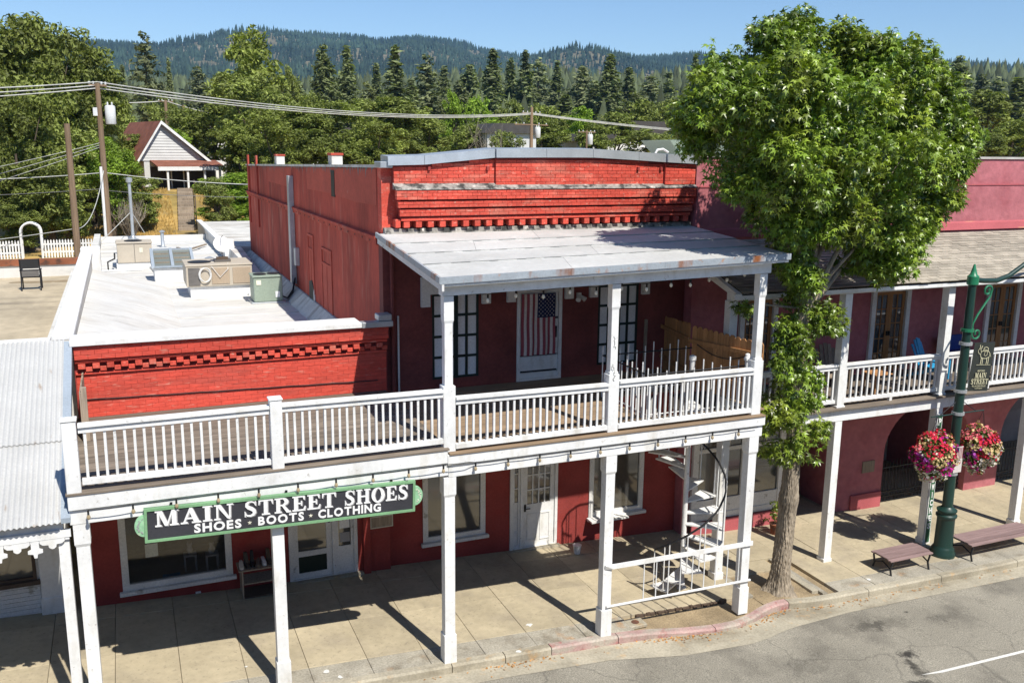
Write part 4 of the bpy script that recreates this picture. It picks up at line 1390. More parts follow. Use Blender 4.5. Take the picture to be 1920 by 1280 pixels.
for k in range(12):
    xx = 0.1 + k * 0.6
    mb = MB()
    p, q = rp(xx, 0.11), rp(xx, 4.1)
    mb.hexa([(xx, p[1], p[2] - 0.25), (xx + 0.05, p[1], p[2] - 0.25), (xx + 0.05, q[1], q[2] - 0.25), (xx, q[1], q[2] - 0.25)], [(xx, p[1], p[2] - 0.095), (xx + 0.05, p[1], p[2] - 0.095), (xx + 0.05, q[1], q[2] - 0.095), (xx, q[1], q[2] - 0.095)])
    mb.build('rafter', 'white_paint_old', roof)
B('side_beam', 6.50, 6.62, 0.104, 4.195, 6.86, 6.99, 'white_paint_old', porch)

for (xg, z0_, n_, s_) in ((3.225, 5.62, 9, 0.028), (3.20, 5.02, 12, 0.036)):
    rg_ = random.Random(int(z0_ * 100))
    q = MB().tube([(xg + rg_.uniform(-s_, s_), -0.0735 if z0_ > 5.3 else -0.1125, z0_ + 0.03 * k + rg_.uniform(-0.025, 0.025)) for k in range(n_)], 0.006, 4)
    q.build('scribble', 'black_rubber', porch)
# ---- bulb strings
def bulb_string(name, label, pts, bulbs, m, drop=0.1):
    s_ = thing(name, label, 'string lights', pts[0])
    MB().tube(pts, 0.007, 5).build('cord', 'black_rubber', s_)
    for p in bulbs:
        q = MB().tube([p, (p[0], p[1], p[2] - drop * 0.55)], 0.017, 6)
        so = q.build('socket', 'black_rubber', s_)
        MB().lathe((p[0], p[1], p[2] - drop * 1.25), [(0.008, 0.0), (0.028, 0.02), (0.03, 0.045), (0.018, 0.075)], 8).build('bulb', m, so, True)
    return s_


pts, bul = [], []
bx = -5.75
n = 0
while bx < 6.5:
    zc = (3.885 if bx < 0 else 3.825)
    bul.append((bx, -0.262 if bx < 0 else -0.185, zc - 0.005))
    for q in range(4):
        f = q / 4
        pts.append((bx + 0.62 * f, -0.262 if bx < 0 else -0.185, zc - 0.014 * 4 * f * (1 - f)))
    bx += 0.62
bulb_string('string_lights', 'dark cord of small bulbs strung along the lower porch beam', pts, bul, 'bulb_amber', 0.12)
pts, bul = [], []
for k in range(13):
    xx = 0.3 + k * 0.535
    yv = 0.25 + 0.5 * (k > 8) * (k - 8) * 0.3
    zc = 6.76 + 0.012 * xx - 0.05 * (k % 2)
    pts.append((xx, yv, zc))
    if k > 0:
        bul.append((xx, yv, zc))
bulb_string('string_lights', 'white bulbs hanging under the upper porch roof', pts, bul, 'bulb', 0.12)

# ---- railing between the two right-hand lower posts
gt = thing('pipe_railing', 'white pipe railing with thin bars between the two right porch posts', 'railing', (4.9, 0, 0))
zt = lambda x: 1.37 - 0.014 * (x - 3.2)
zb = lambda x: 0.50 - 0.014 * (x - 3.2)
mb = MB().hexa([(3.32, -0.145, zt(3.3) - 0.09), (6.60, -0.145, zt(6.6) - 0.09), (6.60, -0.105, zt(6.6) - 0.09), (3.15, -0.105, zt(3.15) - 0.09)], [(3.15, -0.145, zt(3.15)), (6.60, -0.145, zt(6.6)), (6.60, -0.105, zt(6.6)), (3.15, -0.105, zt(3.15))])
mb.build('top_rail', 'white_paint', gt)
MB().tube([(3.2, -0.125, zb(3.2)), (6.6, -0.125, zb(6.6))], 0.026, 8).build('bottom_rail', 'white_paint', gt)
for k in range(9):
    xx = 4.02 + k * 0.283
    MB().tube([(xx, -0.125, zb(xx)), (xx, -0.125, zt(xx) - 0.085)], 0.012, 6).build('bar', 'white_paint', gt)

# ---- spiral staircase
CX, CY = 5.87, 1.30
SR = 0.86
spi = thing('spiral_staircase', 'white metal spiral staircase rising through the porch deck', 'staircase', (CX, CY, gz(CX)))
MB().lathe((CX, CY, gz(CX)), [(0.12, 0.0), (0.12, 0.02), (0.055, 0.025), (0.055, 5.15), (0.075, 5.16), (0.075, 5.24), (0.02, 5.27)], 14).build('centre_pole', 'white_paint_old', spi, True)
NS = 17
rise = (4.04 - gz(CX)) / NS
rail = []
for k in range(NS):
    a0 = math.radians(200 + k * 25.5)
    z = gz(CX) + rise * (k + 1)
    mb = MB()
    wv = math.radians(15)
    pin = [(CX + 0.05 * math.cos(a0 - 1.2), CY + 0.05 * math.sin(a0 - 1.2)), (CX + SR * math.cos(a0 - wv), CY + SR * math.sin(a0 - wv)), (CX + SR * 1.0 * math.cos(a0), CY + SR * math.sin(a0)), (CX + SR * math.cos(a0 + wv), CY + SR * math.sin(a0 + wv)), (CX + 0.05 * math.cos(a0 + 1.2), CY + 0.05 * math.sin(a0 + 1.2))]
    mb.prism(pin, 2, z - 0.03, z)
    mb.build('tread', 'white_paint_old', spi)
    for da in ((-9, 9) if k < NS - 1 else (-9,)):
        a = a0 + math.radians(da)
        px_, py_ = CX + (SR - 0.02) * math.cos(a), CY + (SR - 0.02) * math.sin(a)
        zz = z + rise * da / 25.5
        if da < 0 or k % 2 == 0:
            MB().tube([(px_, py_, z - 0.03), (px_, py_, zz + 0.92)], 0.013, 6).build('baluster', 'white_paint', spi)
        rail.append((px_, py_, zz + 0.93))
MB().tube(rail, 0.022, 8).build('hand_rail', 'black_metal', spi, True)

# ---- guard round the stair opening on the deck
gd = thing('stair_guard', 'thin white barred guard round the stair opening on the upper deck', 'railing', (5.2, 1.3, 4.04))
loop = [(6.55, 0.36), (4.22, 0.36), (4.22, 2.2), (6.5, 2.2)]
for i in range(3):
    (xa, ya_), (xb, yb_) = loop[i], loop[i + 1]
    MB().tube([(xa, ya_, 4.95), (xb, yb_, 4.95)], 0.016, 6).build('hand_rail', 'black_metal', gd)
    MB().tube([(xa, ya_, 4.14), (xb, yb_, 4.14)], 0.012, 6).build('bottom_rail', 'white_paint', gd)
    n = max(3, int(math.hypot(xb - xa, yb_ - ya_) / 0.20))
    for k in range(n + (i == 2)):
        f = k / n
        xx, y2 = xa + (xb - xa) * f, ya_ + (yb_ - ya_) * f
        MB().tube([(xx, y2, 4.04), (xx, y2, 5.0 + 0.08 * ((k * 7 + i) % 3))], 0.013, 6).build('bar', 'white_paint', gd)
MB().lathe((6.55, 0.36, 4.04), [(0.05, 0), (0.05, 1.0), (0.075, 1.02), (0.075, 1.06), (0.05, 1.10), (0.05, 1.14), (0.02, 1.16)], 14).build('newel', 'white_paint', gd, True)

# ---- brown dog-eared fence panel at the end of the deck, weathered one at the far left end
fp = thing('fence_panel', 'brown dog-eared wooden fence panel at the right end of the upper deck', 'fence', (6.8, 2.2, 4.04))
def picket_run(par, A, Bp, z0, zA, zB, w_=0.138):
    A, Bp = Vector(A), Vector(Bp)
    d_ = (Bp - A).normalized()
    nrm_ = Vector((-d_.y, d_.x)) * 0.02
    n = int((Bp - A).length / (w_ + 0.006))
    for k in range(n):
        p = A + d_ * (k * (w_ + 0.006))
        top = zA + (zB - zA) * k / n + rs.uniform(-0.012, 0.012)
        prof = [(0, z0), (w_, z0), (w_, top - 0.05), (w_ - 0.035, top), (0.035, top), (0, top - 0.05)]
        vs = [(p.x + d_.x * u, p.y + d_.y * u, z) for u, z in prof]
        vs += [(x + nrm_.x, y + nrm_.y, z) for x, y, z in vs]
        q = MB()
        q.add(vs, [tuple(range(6)), tuple(range(11, 5, -1))] + [(i, i + 6, (i + 1) % 6 + 6, (i + 1) % 6) for i in range(6)])
        q.build('picket', 'fence_wood', par)
    for zz in (z0 + 0.3, min(zA, zB) - 0.3):
        a2, b2 = A + nrm_ * 1.1, Bp + nrm_ * 1.1
        n2 = nrm_ * 2
        q = MB().hexa([(a2.x, a2.y, zz), (b2.x, b2.y, zz), (b2.x + n2.x, b2.y + n2.y, zz), (a2.x + n2.x, a2.y + n2.y, zz)], [(a2.x, a2.y, zz + 0.09), (b2.x, b2.y, zz + 0.09), (b2.x + n2.x, b2.y + n2.y, zz + 0.09), (a2.x + n2.x, a2.y + n2.y, zz + 0.09)])
        q.build('fence_rail', 'fence_wood', par)


picket_run(fp, (6.99, 0.42), (6.45, 2.25), 4.06, 5.36, 5.46)
picket_run(fp, (6.46, 2.30), (6.72, 3.85), 4.06, 5.47, 5.38)
MB().tube([(6.95 - 0.042 * k, 0.45 + 0.13 * k, 5.20 - 0.32 * math.sin(pi * min(k, 12) / 14)) for k in range(13)], 0.012, 5).build('cord', 'black_rubber', fp)
bd = B('plank', 6.3, 6.36, 3.96, 4.02, 4.042, 5.28, 'weathered_wood', None)
bd.name = 'timber_stake'
tag(bd, 'narrow grey timber leaning upright at the back wall beside the brown fence', 'timber')
fw_ = thing('fence_panel', 'grey weathered board screen at the far left end of the upper deck', 'fence', (-5.85, 3.2, 4.14))
yy = 2.45
while yy < 3.9:
    B('board', -5.875, -5.85, yy, yy + 0.135, 4.15, 5.02 + rs.uniform(-0.03, 0.03), 'weathered_wood', fw_)
    yy += 0.141
B('fence_post', -5.848, -5.76, 2.45, 2.54, 4.14, 5.10, 'weathered_wood', fw_)

# ---- flag hung on the upper door
fl = thing('flag', 'American flag hung vertically on the white upper door', 'flag', (3.60, YW - 0.06, 4.62))
FX0, FX1, FZ0, FZ1 = 3.17, 4.02, 4.60, 6.02
nz = 28
wave = lambda u, v: 0.026 * math.sin(u * 15 + 1.3 * v) * (0.35 + 0.65 * v) + 0.01 * math.sin(u * 31 + 2) + 0.008 * math.sin(v * 7)
mb = MB()
NU = 39
grid = {}
vs = []
for i in range(NU + 1):
    for j in range(nz + 1):
        u, v = i / NU, j / nz
        vs.append((FX0 + (FX1 - FX0) * u + 0.006 * math.sin(v * 9), YW - 0.065 + wave(u, v), FZ1 - (FZ1 - FZ0) * v))
n0 = len(vs)
vs += [(p[0], p[1] + 0.003, p[2]) for p in vs]
idx = lambda i, j: i * (nz + 1) + j
fs, mi = [], []
for i in range(NU):
    for j in range(nz):
        canton = i >= 18 and j < 11
        stripe = i // 3
        mi_ = 2 if canton else (0 if stripe % 2 == 0 else 1)
        q = (idx(i, j), idx(i, j + 1), idx(i + 1, j + 1), idx(i + 1, j))
        fs.append(q)
        mi.append(mi_)
        fs.append(tuple(n0 + t for t in reversed(q)))
        mi.append(mi_)
mb.v, mb.f, mb.mi = vs, fs, mi
cl = mb.build('cloth', ['flag_red', 'flag_white', 'flag_blue'], fl, True)
mb = MB()
for r_ in range(11):
    for c_ in range(9):
        if (r_ + c_) % 2:
            continue
        u = 18 / 39 + (21 / 39) * (c_ + 1) / 10
        v = (11 / 28) * (r_ + 1) / 12
        cx_, cz_ = FX0 + (FX1 - FX0) * u, FZ1 - (FZ1 - FZ0) * v
        ps = [(cx_ + (0.018 if q % 2 == 0 else 0.008) * math.sin(2 * pi * q / 10), cz_ + (0.018 if q % 2 == 0 else 0.008) * math.cos(2 * pi * q / 10)) for q in range(10)]
        yv = YW - 0.069 + wave(u, v)
        mb.add([(p[0], yv, p[1]) for p in ps], [tuple(range(10))])
o = mb.build('star_field', 'flag_white', fl)
o['kind'] = 'stuff'

# ================================================================== lettering
def stroke(pts, ws):
    """a band of varying width along a line, as quads"""
    out = []
    P_ = [Vector(p) for p in pts]
    side = []
    for i, p in enumerate(P_):
        d = (P_[min(i + 1, len(P_) - 1)] - P_[max(i - 1, 0)]).normalized()
        nrm = Vector((-d.y, d.x))
        w_ = ws[i] if isinstance(ws, (list, tuple)) else ws
        side.append((p + nrm * w_ / 2, p - nrm * w_ / 2))
    for i in range(len(side) - 1):
        out.append([side[i][0], side[i + 1][0], side[i + 1][1], side[i][1]])
    return out


def rect(a, b, c, d):
    return [(a, c), (b, c), (b, d), (a, d)]


def arc(cx_, cy_, rx, ry, a0, a1, w0, w1, n=18):
    """elliptic band; w0 thick at the sides, w1 at top and bottom"""
    out = []
    pr = None
    for k in range(n + 1):
        a = math.radians(a0 + (a1 - a0) * k / n)
        w_ = w0 * abs(math.cos(a)) + w1 * abs(math.sin(a))
        o_ = (cx_ + rx * math.cos(a), cy_ + ry * math.sin(a))
        i_ = (cx_ + (rx - w_) * math.cos(a), cy_ + (ry - w_ * 0.8) * math.sin(a))
        if pr:
            out.append([pr[0], o_, i_, pr[1]])
        pr = (o_, i_)
    return out


S_ = 0.09
SERIF = {
    'I': (0.46, [rect(0.11, 0.35, S_, 1 - S_), rect(0, 0.46, 0, S_), rect(0, 0.46, 1 - S_, 1)]),
    'M': (1.12, [rect(0.10, 0.20, S_, 1 - S_), rect(0.80, 1.03, S_, 1 - S_), rect(0, 0.30, 0, S_), rect(0.70, 1.12, 0, S_), rect(0, 0.28, 1 - S_, 1), rect(0.86, 1.12, 1 - S_, 1),
                 [(0.10, 1), (0.34, 1), (0.60, 0.22), (0.53, 0.02), (0.46, 0.02)], [(0.53, 0.02), (0.60, 0.02), (0.88, 1), (0.80, 1)]]),
    'A': (0.98, [[(0.12, S_), (0.21, S_), (0.50, 0.84), (0.44, 1)], [(0.44, 1), (0.58, 1), (0.90, S_), (0.64, S_), (0.42, 0.80)], rect(0.24, 0.70, 0.28, 0.37), rect(0, 0.34, 0, S_), rect(0.54, 0.98, 0, S_)]),
    'N': (0.96, [rect(0.11, 0.20, S_, 1 - S_), rect(0.74, 0.83, 0.1, 1 - S_), rect(0, 0.31, 0, S_), rect(0.64, 0.95, 1 - S_, 1), rect(0, 0.24, 1 - S_, 1), [(0.08, 1), (0.32, 1), (0.83, 0), (0.74, 0), (0.64, 0.08)]]),
    'T': (0.86, [rect(0.31, 0.55, S_, 1 - S_), rect(0.19, 0.67, 0, S_), rect(0, 0.86, 1 - S_, 1), [(0, 1 - S_), (0.11, 1 - S_), (0.04, 0.68), (0, 0.68)], [(0.86, 1 - S_), (0.75, 1 - S_), (0.82, 0.68), (0.86, 0.68)]]),
    'E': (0.82, [rect(0.10, 0.34, S_, 1 - S_), rect(0, 0.78, 0, S_), rect(0, 0.76, 1 - S_, 1), rect(0.34, 0.56, 0.46, 0.54), rect(0.52, 0.60, 0.34, 0.66), [(0.76, 1 - S_), (0.64, 1 - S_), (0.71, 0.72), (0.76, 0.72)], [(0.82, 0.30), (0.76, 0.30), (0.66, S_), (0.80, S_)]]),
    'H': (1.02, [rect(0.10, 0.33, S_, 1 - S_), rect(0.68, 0.91, S_, 1 - S_), rect(0.33, 0.68, 0.46, 0.55), rect(0, 0.43, 0, S_), rect(0.58, 1.02, 0, S_), rect(0, 0.43, 1 - S_, 1), rect(0.58, 1.02, 1 - S_, 1)]),
    'R': (0.98, [rect(0.10, 0.33, S_, 1 - S_), rect(0, 0.43, 0, S_), rect(0, 0.5, 1 - S_, 1), rect(0.33, 0.5, 0.46, 0.54)] + arc(0.48, 0.73, 0.36, 0.27, -90, 90, 0.22, 0.09, 14) + [[(0.44, 0.47), (0.60, 0.50), (0.90, S_), (0.98, S_), (0.98, 0), (0.72, 0)]]),
    'O': (0.98, arc(0.49, 0.5, 0.49, 0.52, 0, 360, 0.24, 0.08, 32)),
    'S': (0.76, stroke([(0.66, 0.76), (0.60, 0.90), (0.45, 0.97), (0.28, 0.95), (0.17, 0.84), (0.17, 0.70), (0.28, 0.59), (0.45, 0.50), (0.58, 0.39), (0.62, 0.25), (0.54, 0.10), (0.38, 0.03), (0.20, 0.06), (0.10, 0.17), (0.07, 0.30)],
                       [0.05, 0.08, 0.10, 0.12, 0.18, 0.21, 0.23, 0.24, 0.23, 0.21, 0.16, 0.11, 0.09, 0.07, 0.04]) + [[(0.64, 0.99), (0.70, 0.99), (0.71, 0.68), (0.65, 0.70)], [(0.03, 0.0), (0.09, 0.0), (0.08, 0.34), (0.03, 0.34)]]),
}


def serif_word(word, x0, x1, zb, h, y, m, par, th=0.012, shadow=None, gap=0.10, name='letter', curve=None):
    tot = sum(SERIF[c][0] for c in word) + gap * (len(word) - 1)
    sx = (x1 - x0) / tot
    xx = x0
    for c in word:
        w_, polys = SERIF[c]
        zz = zb + (curve(xx) if curve else 0)
        for (dx, dz, dy, mm, nm) in ((0, 0, 0, m, name),) + (((0.016, -0.014, 0.010, shadow, 'letter_shadow'),) if shadow else ()):
            mb = MB()
            for q, p in enumerate(polys):
                e = 0.0004 * q
                mb.prism([(xx + dx + a[0] * sx, zz + dz + a[1] * h) for a in p], 1, y + dy - th - e, y + dy + 0.0002 * q)
            mb.build(nm, mm, par)
        xx += (w_ + gap) * sx


def font_word(word, x0, x1, zb, h, y, m, par, bold=0.02, th=0.005, gap=0.12, name='letter'):
    ms, tot = [], 0
    for c in word:
        cu = bpy.data.curves.new('glyph', 'FONT')
        cu.body = c
        cu.size = 1.0
        cu.extrude = 0.5
        cu.offset = bold
        cu.resolution_u = 3
        t_ = bpy.data.objects.new('glyph', cu)
        COL.objects.link(t_)
        dg = bpy.context.evaluated_depsgraph_get()
        me = bpy.data.meshes.new_from_object(t_.evaluated_get(dg))
        bpy.data.objects.remove(t_)
        bpy.data.curves.remove(cu)
        v = np.empty(len(me.vertices) * 3, dtype=np.float32)
        me.vertices.foreach_get('co', v)
        v = v.reshape(-1, 3)
        ms.append((me, v, v[:, 0].min(), v[:, 0].max()))
        tot += v[:, 0].max() - v[:, 0].min()
    tot += gap * (len(word) - 1)
    sx = (x1 - x0) / tot
    xx = x0
    for me, v, lo, hi in ms:
        nv = np.stack([(v[:, 0] - lo) * sx, -v[:, 2] * th * 2 - th, v[:, 1] * h / 0.72], 1)
        me.vertices.foreach_set('co', nv.ravel().astype(np.float32))
        me.materials.clear()
        me.materials.append(MATS[m])
        me.update()
        o = bpy.data.objects.new(name, me)
        link(o, par)
        o.location = Vector((xx, y, zb)) - base_of(par)
        xx += (hi - lo + gap) * sx


# ---- the long shop sign
SL = 4.32
sg = thing('shop_sign', 'long black and green MAIN STREET SHOES sign hanging from the lower porch beam', 'sign', (-5.0, -0.222, 3.22), local=True, rot=(0, math.radians(1.55), 0))
SH_ = 0.55
B('board', 0.042, SL - 0.042, 0.0, 0.05, 0.042, SH_ - 0.042, 'sign_black', sg)
mb = MB()
frame_bars(mb, 0, SL, 0, SH_, -0.02, 0.06, 0.042)
mb.build('frame', 'sign_green', sg)
for (cx_, a0) in ((0.0, 90), (SL, -90)):
    mb = MB()
    ps = [(cx_ + 0.14 * math.cos(math.radians(a0 + 180 * k / 16)), SH_ / 2 + 0.175 * math.sin(math.radians(a0 + 180 * k / 16))) for k in range(17)]
    mb.prism(ps, 1, 0.0, 0.035)
    d_ = mb.build('end_disc', 'sign_disc', sg)
    mb = MB()
    for k in range(14):
        a = math.radians(a0 + 20 + 140 * k / 13)
        c1 = (cx_ + 0.09 * math.cos(a) + rs.uniform(-0.02, 0.02), SH_ / 2 + 0.12 * math.sin(a))
        mb.prism([(c1[0] + 0.016 * math.cos(q), c1[1] + 0.010 * math.sin(q + a)) for q in (0, 1.3, 2.6, 3.9, 5.2)], 1, -0.006 - 0.0003 * k, 0.0)
    mb.build('carving', 'letter_grey' if cx_ == 0 else 'paper', d_)
F_ = lambda f: SL * f
serif_word('MAIN', F_(0.036), F_(0.305), 0.242, 0.255, -0.004, 'sign_white', sg, shadow='letter_grey')
serif_word('STREET', F_(0.343), F_(0.683), 0.242, 0.255, -0.004, 'sign_white', sg, shadow='letter_grey')
serif_word('SHOES', F_(0.717), F_(0.970), 0.242, 0.255, -0.004, 'sign_white', sg, shadow='letter_grey')
font_word('SHOES', F_(0.167), F_(0.333), 0.078, 0.14, -0.003, 'sign_white', sg, 0.035)
font_word('BOOTS', F_(0.393), F_(0.562), 0.078, 0.14, -0.003, 'sign_white', sg, 0.035)
font_word('CLOTHING', F_(0.616), F_(0.861), 0.078, 0.14, -0.003, 'sign_white', sg, 0.035)
for f in (0.363, 0.588):
    ps = [(F_(f) + (0.035 if q % 2 == 0 else 0.015) * math.sin(2 * pi * q / 10), 0.135 + (0.035 if q % 2 == 0 else 0.015) * math.cos(2 * pi * q / 10)) for q in range(10)]
    MB().prism(ps, 1, -0.010, -0.001).build('star', 'paper', sg)
for xx in (0.4, SL / 2, SL - 0.4):
    B('hanger', xx - 0.02, xx + 0.02, 0.0605, 0.075, SH_ - 0.1, SH_ + 0.04, 'black_metal', sg)

# ================================================================== neighbour on the far left: corrugated porch roof
nb = thing('shed_roof_shop', 'white neighbouring shop with corrugated metal porch roof at the left edge', 'building', (-8, 4, 0))
ns = thing('shop_porch', 'corrugated white metal porch roof with scalloped trim at the left edge', 'porch', (-8, 0, 0))


def corrug(x0, x1, ya, za, yb, zb_, name):
    pitch, amp = 0.076, 0.012
    n = int((x1 - x0) / pitch * 6)
    vs, fs = [], []
    for k in range(n + 1):
        xx = x0 + (x1 - x0) * k / n
        d_ = amp * math.sin(2 * pi * xx / pitch)
        vs += [(xx, ya, za + d_), (xx, yb, zb_ + d_), (xx, ya, za + d_ - 0.004), (xx, yb, zb_ + d_ - 0.004)]
    for k in range(n):
        p = 4 * k
        fs += [(p, p + 4, p + 5, p + 1), (p + 3, p + 7, p + 6, p + 2), (p, p + 2, p + 6, p + 4)]
    q = MB()
    q.add(vs, fs)
    return q.build(name, 'corrugated_metal', ns, True)


def nr(y):
    return 3.735 + (y + 0.25) / 4.35 * 1.88


xe = -6.13
for c in range(5):
    xb_ = xe - c * 0.80
    corrug(xb_ - 0.83, xb_, -0.25, nr(-0.25) + 0.0015 * c, 1.60, nr(1.60) + 0.0015 * c, 'metal_sheet')
    corrug(xb_ - 0.83, xb_, 1.45, nr(1.45) + 0.022 + 0.0015 * c, 4.12, nr(4.12) + 0.022 + 0.0015 * c, 'metal_sheet')
mb = MB()
mb.hexa([(-6.13, -0.2, 3.70), (-6.0, -0.2, 3.70), (-6.0, 4.0, 5.45), (-6.13, 4.0, 5.45)], [(-6.13, -0.2, 3.78), (-6.0, -0.2, 3.78), (-6.0, 4.0, 5.64), (-6.13, 4.0, 5.64)])
mb.build('edge_flashing', 'blue_grey_flashing', ns)
B('beam', -10.0, -6.12, -0.06, 0.10, 3.50, 3.68, 'white_paint', ns)
B('trim_board', -10.0, -6.02, -0.10, -0.062, 3.44, 3.56, 'white_paint', ns)
for k in range(9):
    xc = -6.28 - k * 0.47
    q = MB()
    ps = [(-0.17, 0), (0.17, 0), (0.17, -0.05), (0.13, -0.085), (0.055, -0.09), (0.05, -0.13), (0.02, -0.155), (0.0, -0.16), (-0.02, -0.155), (-0.05, -0.13), (-0.055, -0.09), (-0.13, -0.085), (-0.17, -0.05)]
    q.prism([(xc + p[0], 3.44 + p[1]) for p in ps], 1, -0.095, -0.065)
    q.build('scallop', 'white_paint', ns)
    q = MB()
    q.prism([(xc - 0.235 + a_, 3.44 + b_) for a_, b_ in ((-0.055, 0), (0.055, 0), (0.055, -0.13), (0.10, -0.15), (0.10, -0.195), (0.03, -0.21), (0.02, -0.27), (-0.02, -0.27), (-0.03, -0.21), (-0.10, -0.195), (-0.10, -0.15), (-0.055, -0.13))], 1, -0.095, -0.065)
    q.build('pendant', 'white_paint', ns)
    for sx_ in (-1, 1):
        B('scroll_bar', xc + sx_ * 0.205 - 0.03, xc + sx_ * 0.205 + 0.03, -0.09, -0.07, 3.40, 3.439, 'white_paint', ns)
tapered_post('post', -6.13, 0.03, gz(-6.1) - 0.03, 3.50, 0.15, ns, base_h=0.1, cap_h=0)
tapered_post('post', -9.4, 0.03, gz(-9.4) - 0.03, 3.50, 0.15, ns, base_h=0.1, cap_h=0)
# its storefront
w = wall_mesh(-12, -6.36, -0.2, 4.7, 4.1, 0.25, [(-9.3, -6.98, 1.0, 2.9)]).build('wall', 'white_paint_old', nb)
weld(w)
for k in range(8):
    B('siding_board', -9.4, -6.94, 4.075, 4.098, 0.24 + k * 0.088, 0.24 + k * 0.088 + 0.082, 'white_paint_old', nb)
window(nb, -9.3, -6.98, 1.0, 2.9, 4.1, 'dark_wood', 'dark_glass', 0.06, 2, 1)
B('pilaster', -6.92, -6.37, 4.0, 4.098, 0.2, 3.7, 'white_paint', nb, 0.01)
B('pilaster_base', -6.94, -6.36, 3.97, 4.098, 0.1, 0.62, 'white_paint', nb, 0.01)
B('roof', -16.0, -6.375, 4.36, 21.0, 4.5, 4.7, 'tan_roofing', nb)
B('front_parapet', -16.0, -6.375, 4.13, 4.35, 4.7, 5.60, 'white_paint_old', nb)
B('parapet_cap', -16.0, -6.375, 4.125, 4.40, 5.604, 5.66, 'white_paint_old', nb)
B('rear_parapet', -16.0, -6.42, 21.0, 21.25, 3.0, 5.10, 'membrane_white', nb)
B('rust_flashing', -16.0, -6.42, 20.95, 21.32, 5.104, 5.30, 'rust_strip', nb)
B('tan_curb', -6.74, -6.42, 4.42, 20.9, 4.704, 4.9, 'membrane_white', nb)
mb = MB()
for k in range(4):
    cx_, cy_ = -7.0 - 0.5 * k * 0.7, 19.6 + 0.3 * math.sin(k * 3)
    mb.add([(cx_ + 0.5 * math.cos(q) * rs.uniform(0.6, 1.2), cy_ + 0.22 * math.sin(q) * rs.uniform(0.6, 1.2), 4.7035 + 0.0005 * k) for q in [i_ * 0.62 for i_ in range(10)]], [tuple(range(10))])
o = mb.build('dirt_patch', 'dirt', nb)
o['kind'] = 'stuff'
# chair seen from behind on the tan roof
ch = thing('roof_chair', 'black-framed folding chair standing alone on the tan flat roof', 'chair', (-7.75, 17.8, 4.7))
X0, Y0, Z0 = -7.75, 17.8, 4.7
for sx_ in (-0.27, 0.27):
    MB().tube([(X0 + sx_, Y0 - 0.22, Z0), (X0 + sx_, Y0 - 0.12, Z0 + 0.45), (X0 + sx_, Y0 - 0.2, Z0 + 1.0)], 0.022, 6).build('back_leg', 'black_metal', ch)
    MB().tube([(X0 + sx_, Y0 + 0.32, Z0), (X0 + sx_, Y0 + 0.25, Z0 + 0.62)], 0.02, 6).build('front_leg', 'black_metal', ch)
    B('armrest', X0 + sx_ - 0.03, X0 + sx_ + 0.03, Y0 - 0.14, Y0 + 0.3, Z0 + 0.62, Z0 + 0.645, 'black_metal', ch)
B('seat', X0 - 0.25, X0 + 0.25, Y0 - 0.12, Y0 + 0.26, Z0 + 0.40, Z0 + 0.44, 'black_rubber', ch)
B('backrest', X0 - 0.25, X0 + 0.25, Y0 - 0.21, Y0 - 0.18, Z0 + 0.70, Z0 + 0.99, 'black_rubber', ch)
B('lower_back', X0 - 0.24, X0 + 0.24, Y0 - 0.15, Y0 - 0.12, Z0 + 0.44, Z0 + 0.66, 'coil_grey', ch)

# ================================================================== maroon building on the right
YR = 3.9
rbld = thing('stucco_building', 'maroon stucco building with arched openings on the right', 'building', (15, YR, 0))
ARCH = [(14.10, 17.3, 2.45), (18.6, 21.6, 2.45)]
mb = wall_mesh(7.52, 26, -0.8, 8.36, YR, 0.35, [(7.75, 10.62, -0.8, 2.9), (11.05, 12.5, -0.8, 2.7), (13.15, 14.45, 3.42, 5.75), (17.35, 18.65, 3.42, 5.75), (8.95, 10.05, 3.42, 5.75), (14.10, 17.3, -0.8, 2.5), (18.6, 21.6, -0.8, 2.5)])
w = mb.build('front_wall', 'maroon_stucco', rbld)
weld(w)
for (xa, xb, zt_) in ARCH:
    q = MB()
    cx_, r_ = (xa + xb) / 2, (xb - xa) / 2
    sp_ = 1.05
    n = 20
    ps = [(xa, 2.5), (xa, sp_)] + [(cx_ - r_ * math.cos(pi * k / n), sp_ + (2.4 - sp_) * math.sin(pi * k / n)) for k in range(1, n)] + [(xb, sp_), (xb, 2.5)]
    for k in range(1, n + 2):
        a_, b_ = ps[k], ps[k + 1]
        q.hexa([(a_[0], YR, a_[1]), (b_[0], YR, b_[1]), (b_[0], YR + 0.35, b_[1]), (a_[0], YR + 0.35, a_[1])], [(a_[0], YR, 2.5), (b_[0] + 1e-4, YR, 2.5), (b_[0] + 1e-4, YR + 0.35, 2.5), (a_[0], YR + 0.35, 2.5)])
    q.build('arch', 'maroon_stucco', rbld)
B('upper_parapet', 7.52, 26, YR + 0.06, YR + 0.36, 8.39, 9.06, 'maroon_stucco', rbld)
B('ledge', 7.52, 26, YR - 0.02, YR + 0.355, 8.362, 8.388, 'maroon_trim', rbld)
B('parapet_cap', 7.5, 26, YR + 0.02, YR + 0.40, 9.064, 9.12, 'membrane_old', rbld)
q = MB()
q.hexa([(7.52, YR - 0.10, 7.18), (26, YR - 0.10, 7.18), (26, YR - 0.001, 7.18), (7.52, YR - 0.001, 7.18)], [(7.52, YR - 0.05, 7.36), (26, YR - 0.05, 7.36), (26, YR - 0.001, 7.40), (7.52, YR - 0.001, 7.40)])
q.build('base_moulding', 'maroon_trim', rbld)
B('flat_roof', 7.6, 26, YR + 0.4, 24, 8.2, 8.3, 'membrane_old', rbld)
B('rear_wall', 7.55, 26, 23.9, 24.2, 0, 8.2, 'maroon_stucco', rbld)
